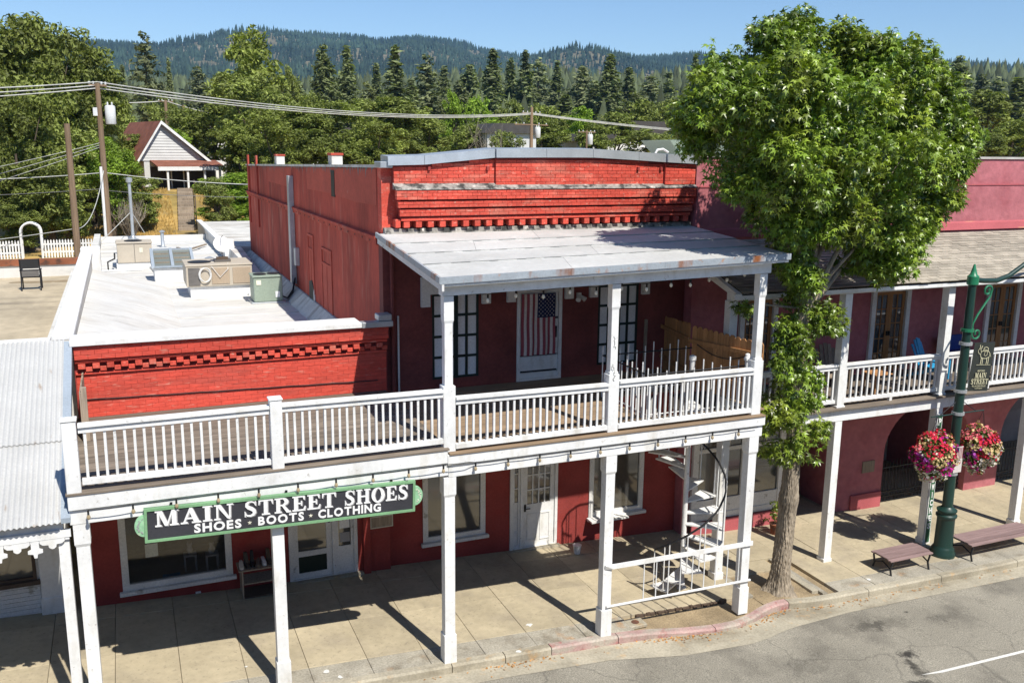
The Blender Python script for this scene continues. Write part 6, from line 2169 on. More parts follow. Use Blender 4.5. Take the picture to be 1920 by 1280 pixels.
sk = thing('skylight', 'raised roof skylight with blue-grey frame behind the beige air conditioner', 'skylight', (-3.5, 20, 4.5))
B('curb', -4.08, -2.82, 19.3, 20.6, 4.5, 5.06, 'white_paint', sk, 0.02)
q = MB()
for xa in (-4.16, -3.52, -2.83):
    q.hexa([(xa, 19.22, 5.065), (xa + 0.10, 19.22, 5.065), (xa + 0.10, 20.68, 5.065), (xa, 20.68, 5.065)], [(xa, 19.24, 5.13), (xa + 0.10, 19.24, 5.13), (xa + 0.10, 20.68, 5.60), (xa, 20.68, 5.60)])
q.box(-4.05, -2.84, 19.22, 19.30, 5.065, 5.125)
q.box(-4.05, -2.84, 20.60, 20.68, 5.45, 5.58)
q.build('frame', 'blue_grey_flashing', sk)
for xa, xb in ((-4.06, -3.53), (-3.42, -2.84)):
    q = MB()
    q.slab([(xa, 19.31, 5.115), (xb, 19.31, 5.115), (xb, 20.59, 5.52), (xa, 20.59, 5.52)], 0.02)
    q.build('pane', 'skylight_glass', sk)
    for k in range(3):
        f = 0.2 + 0.28 * k
        yb_, zb_ = 19.31 + 1.28 * f, 5.115 + 0.405 * f
        B('glazing_bar', xa + 0.03, xb - 0.03, yb_, yb_ + 0.05, zb_ + 0.006, zb_ + 0.03, 'weathered_wood', sk)

a0_ = thing('rooftop_unit', 'older pale boxy air conditioner farthest back on the white roof', 'air conditioner', (-4.7, 24.6, 4.5))
B('curb', -5.3, -4.0, 24.0, 25.4, 4.5, 4.72, 'white_paint', a0_)
B('cabinet', -5.26, -4.0, 23.95, 25.3, 4.724, 5.46, 'ac_beige', a0_, 0.02)
B('lid', -5.29, -3.97, 23.92, 25.33, 5.463, 5.51, 'ac_beige', a0_, 0.012)
vent_fan(a0_, (-4.65, 24.6, 5.512), 0.33)
B('data_plate', -4.45, -4.33, 23.94, 23.949, 5.12, 5.30, 'paper', a0_)
B('seam', -4.64, -4.62, 23.945, 23.949, 4.75, 5.44, 'coil_grey', a0_)
for i, (xa, ya_, lb) in enumerate(((-5.6, 23.4, 'black pipe run with a bracket at the left of the old roof unit'), (-3.8, 24.0, 'bent grey conduit at the right of the old roof unit'))):
    t_ = thing('roof_pipe', lb, 'pipe', (xa, ya_, 4.5))
    MB().tube([(xa, ya_, 4.51), (xa, ya_, 4.85), (xa + 0.25, ya_ + 0.2, 4.95), (xa + 0.25, ya_ + 0.6, 5.1)], 0.03, 6).build('pipe', 'black_rubber' if i == 0 else 'galvanised', t_)
    MB().tube([(xa - 0.3, ya_ - 0.25, 4.55), (xa + 1.2, ya_ - 0.3, 4.55)], 0.025, 6).build('run', 'galvanised', t_)
sd = thing('board_pile', 'low clutter of grey boards lying on the back of the white roof', 'boards', (-2.3, 29, 4.5))
for k in range(4):
    B('board', -2.9 + k * 0.35, -2.8 + k * 0.35, 28.2 + 0.4 * k, 30.5 + 0.3 * k, 4.5 + 0.03 * k, 4.56 + 0.03 * k, 'weathered_wood' if k % 2 else 'white_paint_old', sd, rot=(0, 0, 0.5 - 0.3 * k))
for i, (xv, yv, hv, rv, lb) in enumerate(((-5.2, 29.5, 0.5, 0.09, 'short grey roof vent near the left parapet at the back'), (-3.3, 31.8, 0.7, 0.08, 'short capped vent in the middle of the back roof'), (-2.0, 22.4, 0.45, 0.10, 'short capped vent behind the satellite dish'))):
    t_ = thing('roof_vent', lb, 'vent', (xv, yv, 4.5))
    MB().lathe((xv, yv, 4.49), [(rv * 2.2, 0), (rv * 1.2, 0.06), (rv, 0.08), (rv, hv)], 12).build('stack', 'galvanised', t_, True)
    MB().lathe((xv, yv, 4.49 + hv + 0.02), [(rv * 1.7, 0), (rv * 1.7, 0.03), (rv * 0.3, 0.09)], 12).build('cap', 'galvanised', t_, True)
ct = thing('roof_conduit', 'thin grey conduit snaking between the rooftop units', 'conduit', (-3, 20, 4.5))
MB().tube([(-1.4, 15.7, 4.56), (-1.5, 17.6, 4.56), (-2.6, 18.3, 4.55), (-2.6, 21.5, 4.55), (-4.0, 22.4, 4.55), (-4.1, 24.0, 4.56)], 0.022, 6).build('pipe', 'galvanised', ct)
MB().tube([(-1.3, 15.9, 4.55), (-0.9, 17.0, 4.55), (-0.8, 20.0, 4.56), (-0.5, 22.0, 4.9)], 0.018, 6).build('pipe', 'black_rubber', ct)
for k in range(6):
    B('support_block', -2.68, -2.52, 18.5 + 0.55 * k, 18.62 + 0.55 * k, 4.49, 4.53, 'weathered_wood', ct)
vp = thing('vent_pipe', 'tall grey vent pipe with a guy wire rising from the back of the white roof', 'pipe', (-4.55, 34.6, 4.5))
MB().lathe((-4.55, 34.6, 4.5), [(0.42, 0), (0.36, 0.12), (0.12, 0.22), (0.10, 0.3), (0.075, 0.32), (0.075, 2.9), (0.15, 2.92), (0.15, 3.12), (0.05, 3.15)], 14).build('stack', 'galvanised', vp, True)
MB().tube([(-4.55, 34.6, 6.0), (-6.0, 34.2, 4.6)], 0.018, 5).build('guy', 'wire_grey', vp)
MB().tube([(-4.55, 34.6, 6.0), (-4.0, 35.2, 4.9)], 0.018, 5).build('guy', 'wire_grey', vp)

# cooler hood behind the parapet
hd = thing('roof_cooler', 'green-grey metal hood standing on the roof behind the cornice, left of the tree', 'roof unit', (11, 10.2, 8.3))
q = MB()
q.hexa([(10.75, 9.6, 9.02), (12.3, 9.6, 9.02), (12.3, 11.2, 9.02), (10.75, 11.2, 9.02)], [(10.25, 9.5, 9.50), (12.3, 9.5, 9.56), (12.3, 11.2, 9.56), (10.25, 11.2, 9.50)])
q.build('hood', 'ac_green', hd)
B('stand', 10.9, 12.2, 9.8, 11.0, 8.3, 9.018, 'galvanised', hd)
pv = thing('roof_vent', 'thin curved white vent pipe behind the grey coping', 'pipe', (8.0, 6.0, 8.0))
MB().tube([(7.6, 6.0, 8.3), (7.6, 6.0, 9.1), (7.68, 6.0, 9.22), (7.85, 6.0, 9.24), (8.0, 6.0, 9.16)], 0.03, 8).build('pipe', 'white_paint', pv, True)

# ================================================================== behind the roofs: poles, wires, house, fence
def tz(x, y):
    return float(terrain(x, y))


def sag(a, b, s, n=24):
    a, b = Vector(a), Vector(b)
    return [a.lerp(b, k / n) - Vector((0, 0, s * 4 * (k / n) * (1 - k / n))) for k in range(n + 1)]


def pole(name, label, x, y, ztop, r=0.14, arms=(), tr=None, m='pole_wood', lean=0.0):
    zb_ = tz(x, y) - 0.3
    t_ = thing(name, label, 'utility pole', (x, y, zb_))
    MB().tube([(x + lean, y, zb_), (x + lean / 2, y, (zb_ + ztop) / 2), (x, y, ztop)], [r * 1.15, r, r * 0.8], 10).build('pole', m, t_, True)
    for (dz, hl, yaw_) in arms:
        q = MB().tube([(x - hl * math.cos(yaw_), y - hl * math.sin(yaw_), ztop - dz), (x + hl * math.cos(yaw_), y + hl * math.sin(yaw_), ztop - dz)], 0.06, 6)
        ar = q.build('crossarm', m, t_)
        for f in (-0.9, -0.45, 0.45, 0.9):
            MB().lathe((x + f * hl * math.cos(yaw_), y + f * hl * math.sin(yaw_), ztop - dz + 0.05), [(0.04, 0), (0.06, 0.06), (0.05, 0.14)], 8).build('insulator', 'transformer_grey', ar)
    if tr:
        dx, dz = tr
        q = MB().lathe((x + dx, y - 0.1, ztop - dz), [(0.22, 0), (0.25, 0.04), (0.25, 0.86), (0.20, 0.93)], 14).build('transformer', 'transformer_grey', t_, True)
        for a_ in (-0.1, 0.1):
            MB().lathe((x + dx + a_, y - 0.1, ztop - dz + 0.93), [(0.035, 0), (0.045, 0.1), (0.02, 0.16)], 8).build('bushing', 'transformer_grey', q)
    return t_


PA = (-5.66, 37.4)
t_ = pole('utility_pole', 'tall utility pole with grey transformer and white conduit behind the white roof', PA[0], PA[1], 12.2, 0.15, ((0.12, 0.42, 0.2),), (0.5, 2.0))
MB().tube([(-5.82, 37.2, 3.4), (-5.80, 37.2, 8.1)], 0.07, 8).build('conduit', 'white_paint', t_, True)
B('fuse_box', -5.95, -5.75, 37.1, 37.25, 10.6, 11.0, 'transformer_grey', t_)
pole('utility_pole', 'bare brown wooden pole without wires at the left of the white roof', -6.88, 30.0, 10.06, 0.15)
PC = (28.1, 60.0)
pole('utility_pole', 'utility pole with a square grey transformer behind the red cornice', PC[0], PC[1], 12.7, 0.16, ((0.55, 1.3, 0.5), (1.5, 2.0, 0.35)), (0.55, 2.6))
PD = (-0.4, 82.0)
pole('utility_pole', 'distant brown utility pole above the grey gabled house', PD[0], PD[1], 13.4, 0.17, ((0.15, 0.7, 0.3),))
pole('utility_pole', 'second distant leaning pole right of the gabled house roof', 1.1, 80.5, 12.9, 0.17, (), None, 'pole_wood', 0.7)
PE = (47.0, 66.0)
pole('utility_pole', 'slim distant pole with a small transformer right of the cornice centre', 34.5, 62.0, 10.9, 0.10, ((0.2, 1.2, 0.4),), (0.3, 1.3))


def wires(name, label, spans, r, m='wire_grey'):
    t_ = thing(name, label, 'wire', spans[0][0])
    for a_, b_, s_ in spans:
        MB().tube(sag(a_, b_, s_), r, 5).build('wire', m, t_)


for dz, lbl in ((0.0, 'topmost pale power line running from the left edge over the transformer pole'), (-0.16, 'second pale power line just below the top line'), (-0.30, 'third pale power line just below the second')):
    wires('power_line', lbl, [((-22, 31.0, 11.0 + dz * 2), (PA[0], PA[1], 12.25 + dz), 0.25), ((PA[0], PA[1], 12.25 + dz), (PC[0], PC[1], 12.2 + dz * 0.4), 0.75), ((PC[0], PC[1], 12.2 + dz * 0.4), (62, 70, 10.9 + dz * 0.6), 0.3)], 0.03)
wires('power_line', 'short power line from the distant poles above the gabled house', [((-6.5, 80, 12.9), (-0.4, 82, 13.3), 0.1), ((-0.4, 82, 13.3), (9, 84, 11.6), 0.3)], 0.05)
wires('telephone_line', 'pale telephone line at mid height crossing behind the white roof', [((-20, 33, 7.8), (PA[0], PA[1], 7.8), 0.3), ((PA[0], PA[1], 7.8), (6, 36.0, 7.2), 0.25)], 0.022)
wires('telephone_line', 'lower thin telephone line crossing left of the red side wall', [((-20, 33, 6.9), (PA[0], PA[1], 7.0), 0.2), ((PA[0], PA[1], 6.9), (6, 36.0, 6.6), 0.2)], 0.014, 'wire_dark')
wires('service_wire', 'service wire sagging from the bare pole to the transformer pole', [((-6.88, 30, 5.6), (PA[0], PA[1], 8.0), 0.8), ((-20, 33, 4.6), (-6.88, 30, 5.6), 0.3)], 0.018)
for k in range(3):
    wires('service_wire', ['uppermost', 'middle', 'lowest'][k] + ' of three thin wires fanning left from the transformer pole', [((-22, 29 + k, 5.9 - 0.9 * k), (PA[0], PA[1], 9.3 - 0.1 * k), 0.3)], 0.012)

# ---- grey gabled house with porch
HX0, HX1, HY = -3.3, 2.0, 60.0
HB = 5.95
hs_ = thing('gabled_house', 'small grey clapboard house with rusty gable roof and porch on the slope', 'house', (-0.8, HY, HB))
q = MB()
q.box(HX0, HX1, HY, HY + 8, HB - 0.5, 8.0)
q.build('wall', 'house_siding', hs_)
pk = (-1.98, 10.85)
for k in range(13):
    z0_ = 8.05 + k * 0.205
    f0 = max(0, 1 - (z0_ - 8.0) / (pk[1] - 8.0))
    f1 = max(0, 1 - (z0_ + 0.19 - 8.0) / (pk[1] - 8.0))
    q = MB()
    q.hexa([(pk[0] - 1.75 * f0, HY - 0.055, z0_), (pk[0] + 3.3 * f0 * 0.98, HY - 0.055, z0_), (pk[0] + 3.3 * f0 * 0.98, HY + 0.1, z0_), (pk[0] - 1.75 * f0, HY + 0.1, z0_)],
           [(pk[0] - 1.75 * f1, HY - 0.025, z0_ + 0.195), (pk[0] + 3.3 * f1 * 0.98, HY - 0.025, z0_ + 0.195), (pk[0] + 3.3 * f1 * 0.98, HY + 0.1, z0_ + 0.195), (pk[0] - 1.75 * f1, HY + 0.1, z0_ + 0.195)])
    q.build('clapboard', 'house_siding', hs_)
for (xe_, ze_, m_) in ((-3.95, 7.9, 'house_roof'), (1.75, 7.85, 'house_siding')):
    q = MB()
    q.slab([(pk[0], HY - 0.35, pk[1] + 0.08), (pk[0], HY + 8.2, pk[1] + 0.08), (xe_, HY + 8.2, ze_), (xe_, HY - 0.35, ze_)], 0.12)
    q.build('roof_slope', 'house_roof', hs_)
    q = MB()
    q.hexa([(pk[0], HY - 0.42, pk[1] - 0.14), (xe_, HY - 0.42, ze_ - 0.22), (xe_, HY - 0.36, ze_ - 0.22), (pk[0], HY - 0.36, pk[1] - 0.14)], [(pk[0], HY - 0.42, pk[1] + 0.1), (xe_, HY - 0.42, ze_ + 0.02), (xe_, HY - 0.36, ze_ + 0.02), (pk[0], HY - 0.36, pk[1] + 0.1)])
    q.build('barge_board', 'white_paint', hs_)
q = MB()
q.slab([(-2.9, HY - 2.0, 7.68), (2.0, HY - 2.0, 7.68), (2.0, HY - 0.06, 8.1), (-2.9, HY - 0.06, 8.1)], 0.1)
q.build('porch_roof', 'house_roof', hs_)
B('porch_fascia', -2.9, 2.0, HY - 2.05, HY - 2.0, 7.38, 7.66, 'white_paint', hs_)
B('porch_floor', -2.9, 2.0, HY - 2.0, HY - 0.01, HB - 0.2, HB, 'weathered_wood', hs_)
for xx in (-2.2, -0.75, 0.5, 1.65):
    B('porch_post', xx - 0.07, xx + 0.07, HY - 1.95, HY - 1.81, HB, 7.38, 'white_paint', hs_)
B('front_wall_dark', -2.9, 1.9, HY - 0.055, HY - 0.004, HB, 7.6, 'house_dark', hs_)
fd = B('door', -1.35, -0.55, HY - 0.09, HY - 0.058, HB, 7.35, 'black_metal', hs_)
q = MB()
frame_bars(q, -1.45, -0.45, HB, 7.45, HY - 0.10, HY - 0.056, 0.09)
q.build('door_frame', 'white_paint', hs_)
B('side_wing', 2.01, 3.6, HY + 2, HY + 6, HB - 1, 8.0, 'white_paint_old', hs_)
hs_.rotation_euler = (0, 0, 0.24)
# slope stairs
ss = thing('garden_stairs', 'weathered timber stairs climbing the dry golden slope to the house', 'stairs', (-0.8, 53, 4))
for k in range(17):
    f = k / 16
    y_ = 49.0 + 8.6 * f
    xc = -1.15 + 0.55 * f
    zc = max(tz(xc, y_), tz(xc, y_ + 0.5), tz(xc + 0.5, y_ + 0.3), tz(xc - 0.5, y_ + 0.3)) + 0.12
    B('step', xc - 0.52, xc + 0.52, y_, y_ + 0.50, zc - 0.35, zc, 'weathered_wood', ss)
MB().tube([(-0.52, 49.2, 4.4), (0.05, 57.4, 6.7)], 0.04, 6).build('hand_rail', 'dark_wood', ss)
for k in range(5):
    B('rail_post', -0.55 + 0.14 * k, -0.49 + 0.14 * k, 49.3 + 2 * k, 49.38 + 2 * k, 3.5 + 0.55 * k, 4.4 + 0.57 * k, 'dark_wood', ss)
s2 = thing('garden_stairs', 'timber garden steps behind the white garden arch at the far left', 'stairs', (-9.3, 44, 3.6))
for k in range(9):
    y_ = 41.5 + 0.8 * k
    B('step', -9.75 - 0.03 * k, -8.95 - 0.03 * k, y_, y_ + 0.45, 3.3, tz(-9.3, y_) + 0.12 + 0.05 * k, 'weathered_wood', s2)
# dry grass over the slope
n = 9000
gxp = RNG.uniform(-7.5, 3.0, n)
gyp = RNG.uniform(44, 58, n)
keep = ~((gxp > -1.8) & (gxp < 0.1))
gxp, gyp = gxp[keep], gyp[keep]
pos = np.stack([gxp, gyp, terrain(gxp, gyp)], 1)
R = frames(np.stack([RNG.normal(0, 0.3, len(gxp)), RNG.normal(-1, 0.3, len(gxp)), RNG.normal(0, 0.2, len(gxp))], 1), RNG)
up_ = np.zeros_like(R)
nn = R[:, :, 2]
zz_ = np.tile([0, 0, 1.0], (len(nn), 1))
uu = np.cross(zz_, nn)
uu /= np.linalg.norm(uu, axis=1, keepdims=True)
R2 = np.stack([uu, zz_, nn], 2)
V, F = scatter([(-0.25, 0, 0), (0.25, 0, 0), (0.1, 1, 0.15)], [(0, 1, 2)], pos, R2, RNG.uniform(0.08, 0.24, len(pos)))
o = link(bpy.data.objects.new('dry_grass', np_mesh('dry_grass', V, F, 'grass_blades')))
tag(o, 'dry golden grass on the slope below the house', 'grass', kind='stuff')
# picket fence and arch
pf = thing('picket_fence', 'white picket fence at the far left behind the roofs', 'fence', (-9, 38, 3.6))
xx = -14.0
while xx < -6.3:
    if not (-9.75 < xx < -8.85):
        q = MB()
        q.prism([(xx, 3.45), (xx + 0.075, 3.45), (xx + 0.075, 4.36), (xx + 0.0375, 4.43), (xx, 4.36)], 1, 38.0, 38.025)
        q.build('picket', 'white_paint', pf)
    xx += 0.135
for zz in (3.75, 4.15):
    B('rail', -14, -9.75, 38.027, 38.07, zz, zz + 0.08, 'white_paint', pf)
    B('rail', -8.85, -6.3, 38.027, 38.07, zz, zz + 0.08, 'white_paint', pf)
aw = thing('garden_arch', 'white garden arch rising above the picket fence', 'arch', (-9.3, 38, 3.6))
for yv in (37.8, 38.3):
    pts = [(-9.76, yv, 3.4), (-9.76, yv, 4.85)] + [(-9.3 - 0.46 * math.cos(pi * k / 10), yv, 4.85 + 0.44 * math.sin(pi * k / 10)) for k in range(1, 10)] + [(-8.84, yv, 4.85), (-8.84, yv, 3.4)]
    MB().tube(pts, 0.055, 6).build('hoop', 'white_paint', aw, True)
for k in range(9):
    a_ = pi * k / 8
    xx, zz = -9.3 - 0.46 * math.cos(a_), 4.85 + 0.44 * math.sin(a_)
    MB().tube([(xx, 37.8, zz), (xx, 38.3, zz)], 0.025, 5).build('slat', 'white_paint', aw)

# ---- small houses among the trees
def little_house(x, y, w_, d_, h_, label, wallm='house_siding', roofm='house_dark'):
    g = tz(x, y)
    t_ = thing('distant_house', label, 'house', (x, y, g))
    B('wall', x - w_ / 2, x + w_ / 2, y, y + d_, g - 0.5, g + h_, wallm, t_)
    q = MB()
    q.prism([(x - w_ / 2 - 0.4, g + h_), (x + w_ / 2 + 0.4, g + h_), (x + w_ / 2 - 0.4, g + h_ + 0.45 * w_ * 0.4), (x - w_ / 2 + 0.6, g + h_ + 0.45 * w_ * 0.4)], 1, y - 0.4, y + d_ + 0.4)
    q.build('roof', roofm, t_)
    for k in (-0.25, 0.25):
        wn_ = B('window', x + k * w_ - 0.45, x + k * w_ + 0.45, y - 0.04, y - 0.005, g + 1.0, g + 2.1, 'dark_glass', t_)
        q = MB()
        frame_bars(q, x + k * w_ - 0.52, x + k * w_ + 0.52, g + 0.93, g + 2.17, y - 0.06, y - 0.042, 0.07)
        q.build('frame', 'white_paint', wn_)


little_house(33.0, 76.0, 5.5, 5, 4.6, 'pale house half hidden by trees above the left part of the cornice')
little_house(56.0, 92.0, 11.0, 6, 5.2, 'wide white house among trees left of the street tree', 'white_paint')
little_house(13.5, 76.0, 7.0, 5, 3.6, 'white house glimpsed through foliage behind the side wall', 'white_paint')
little_house(8.0, 98.0, 6.0, 5, 6.3, 'pale house with flat roof right of the gabled house', 'white_paint')
little_house(47.0, 84.0, 5.0, 5, 4.2, 'small grey house behind the cornice between two bushy trees')

# ================================================================== trees
def leaf_cloud(rng, clumps, n, size, droop=0.0, flat=0.55):
    """clumps: (m,4) centre and radius -> leaf positions, normals, sizes"""
    clumps = np.asarray(clumps, float)
    w_ = clumps[:, 3] ** 2
    ci = rng.choice(len(clumps), n, p=w_ / w_.sum())
    d = rng.normal(size=(n, 3))
    d /= np.linalg.norm(d, axis=1, keepdims=True)
    rr = rng.random(n) ** (1 / 2.6)
    p = clumps[ci, :3] + d * (rr * clumps[ci, 3])[:, None] * np.array([1, 1, 0.8])
    nr_ = d * 0.55 + np.array([0, 0, flat]) + rng.normal(size=(n, 3)) * 0.55
    return p, nr_, rng.uniform(0.6, 1.25, n) * size


DIAMOND = [(-1, 0, 0), (0, -0.42, 0.16), (1, 0, -0.1), (0, 0.42, 0.16)]
DIAF = [(0, 1, 2), (0, 2, 3)]


def proto_broadleaf(seed, n=6500, size=0.056):
    rng = np.random.default_rng(seed)
    blobs = []
    for k in range(11):
        a_ = rng.uniform(0, 2 * pi)
        rad = rng.uniform(0.15, 0.68)
        z = rng.uniform(0.75, 2.25)
        env = 1.0 - abs((z - 1.45) / 1.35) ** 2 * 0.55
        blobs.append((rad * math.cos(a_) * env, rad * math.sin(a_) * env, z, rng.uniform(0.28, 0.48) * env))
    blobs += [(0, 0, 2.2, 0.34), (0, 0, 1.5, 0.5), (0.1, 0.1, 0.7, 0.4)]
    cl = []
    for b_ in blobs:
        for k in range(12):
            d = rng.normal(size=3)
            d /= np.linalg.norm(d)
            c = np.array(b_[:3]) + d * b_[3] * rng.uniform(0.55, 1.0)
            cl.append((*c, rng.uniform(0.10, 0.20)))
    p, nr_, sz = leaf_cloud(rng, cl, n, size)
    V, F = scatter(DIAMOND, DIAF, p, frames(nr_, rng), sz)
    crown = np_mesh('crown', V, F, 'leaf_oak')
    q = MB()
    q.tube([(0, 0, -0.1), (0.02, 0.01, 0.45), (0.03, -0.02, 1.0), (0.0, 0.0, 1.6)], [0.085, 0.065, 0.05, 0.02], 8)
    for b_ in blobs[:7]:
        q.tube([(0.02, 0, rng.uniform(0.45, 0.8)), (b_[0] * 0.5, b_[1] * 0.5, (0.7 + b_[2]) / 2), b_[:3]], [0.035, 0.022, 0.008], 5)
    me = bpy.data.meshes.new('trunk')
    me.from_pydata(q.v, [], q.f)
    me.materials.append(MATS['bark_dark'])
    return crown, me, 2.6


def proto_conifer(seed, kind):
    rng = np.random.default_rng(seed)
    H = 8.0
    P_, N_, S = [], [], []
    expo = rng.uniform(0.45, 0.85)
    ragged = rng.uniform(0.0, 0.3)
    levels = {'fir': 46, 'pine': 34, 'cypress': 46}[kind]
    for i in range(levels):
        t = (i + 0.5) / levels
        z0 = H * (0.06 + 0.94 * t)
        if kind == 'fir':
            R_ = (1 - t) ** expo * (0.9 + 0.2 * rng.random()) * (0.75 + 0.25 * min(1, t * 6))
            nb_ = 9
        elif kind == 'pine':
            R_ = min(1, 1.5 * (1 - t) ** 0.55) * (0.65 + 0.45 * rng.random()) * min(1, 0.4 + t * 2)
            nb_ = 8
        else:
            R_ = (1 - t) ** 0.8 * min(1, 0.45 + 3 * t) * (0.92 + 0.1 * rng.random())
            nb_ = 12
        for b_ in range(nb_):
            a_ = rng.uniform(0, 2 * pi)
            L_ = R_ * rng.uniform(0.65, 1.15)
            z = z0 + rng.normal(0, 0.16)
            ns_ = max(4, int(18 * L_) + 2)
            if (kind == 'pine' and rng.random() < 0.18) or rng.random() < ragged:
                continue
            for s_ in range(ns_):
                f = 0.15 + 0.85 * ((s_ + rng.random()) / ns_) ** 0.75
                dz = (-0.38 * f * L_ if kind == 'fir' else (0.12 * f * L_ if kind == 'pine' else 0.35 * f * L_))
                sp_ = 0.10 if kind != 'pine' else 0.16
                P_.append((L_ * f * math.cos(a_) + rng.normal(0, sp_ * 0.5), L_ * f * math.sin(a_) + rng.normal(0, sp_ * 0.5), z + dz + rng.normal(0, 0.07)))
                N_.append((math.cos(a_) * 0.5 + rng.normal(0, 0.4), math.sin(a_) * 0.5 + rng.normal(0, 0.4), 0.45 + rng.normal(0, 0.5)))
                S.append(rng.uniform(0.10, 0.20))
    V, F = scatter(DIAMOND, DIAF, np.array(P_), frames(np.array(N_), rng), np.array(S))
    crown = np_mesh('crown', V, F, 'needle_dark')
    q = MB().tube([(0, 0, -0.2), (0, 0, H * 0.5), (0, 0, H * 0.98)], [0.10, 0.06, 0.01], 7)
    me = bpy.data.meshes.new('trunk')
    me.from_pydata(q.v, [], q.f)
    me.materials.append(MATS['bark_dark'])
    return crown, me, H


BL = [proto_broadleaf(s) for s in (21, 22, 23, 24, 25)]
BLN = [proto_broadleaf(s, 15000, 0.043) for s in (31, 32, 33)]
CF = {'fir': [proto_conifer(s, 'fir') for s in (41, 42, 43, 44, 45, 46)], 'pine': [proto_conifer(s, 'pine') for s in (51, 52, 53, 54, 55)], 'cypress': [proto_conifer(61, 'cypress')]}
LMAT = dict(oak='leaf_oak', olive='leaf_olive', lime='leaf_lime', fir='needle_dark', pine='needle_grey', cypress='needle_dark')
ORD = ['first', 'second', 'third', 'fourth', 'fifth', 'sixth', 'seventh', 'eighth', 'ninth', 'tenth', 'eleventh', 'twelfth', 'thirteenth', 'fourteenth', 'fifteenth', 'sixteenth', 'seventeenth', 'eighteenth', 'nineteenth', 'twentieth', 'twenty-first', 'twenty-second', 'twenty-third', 'twenty-fourth', 'twenty-fifth', 'twenty-sixth']
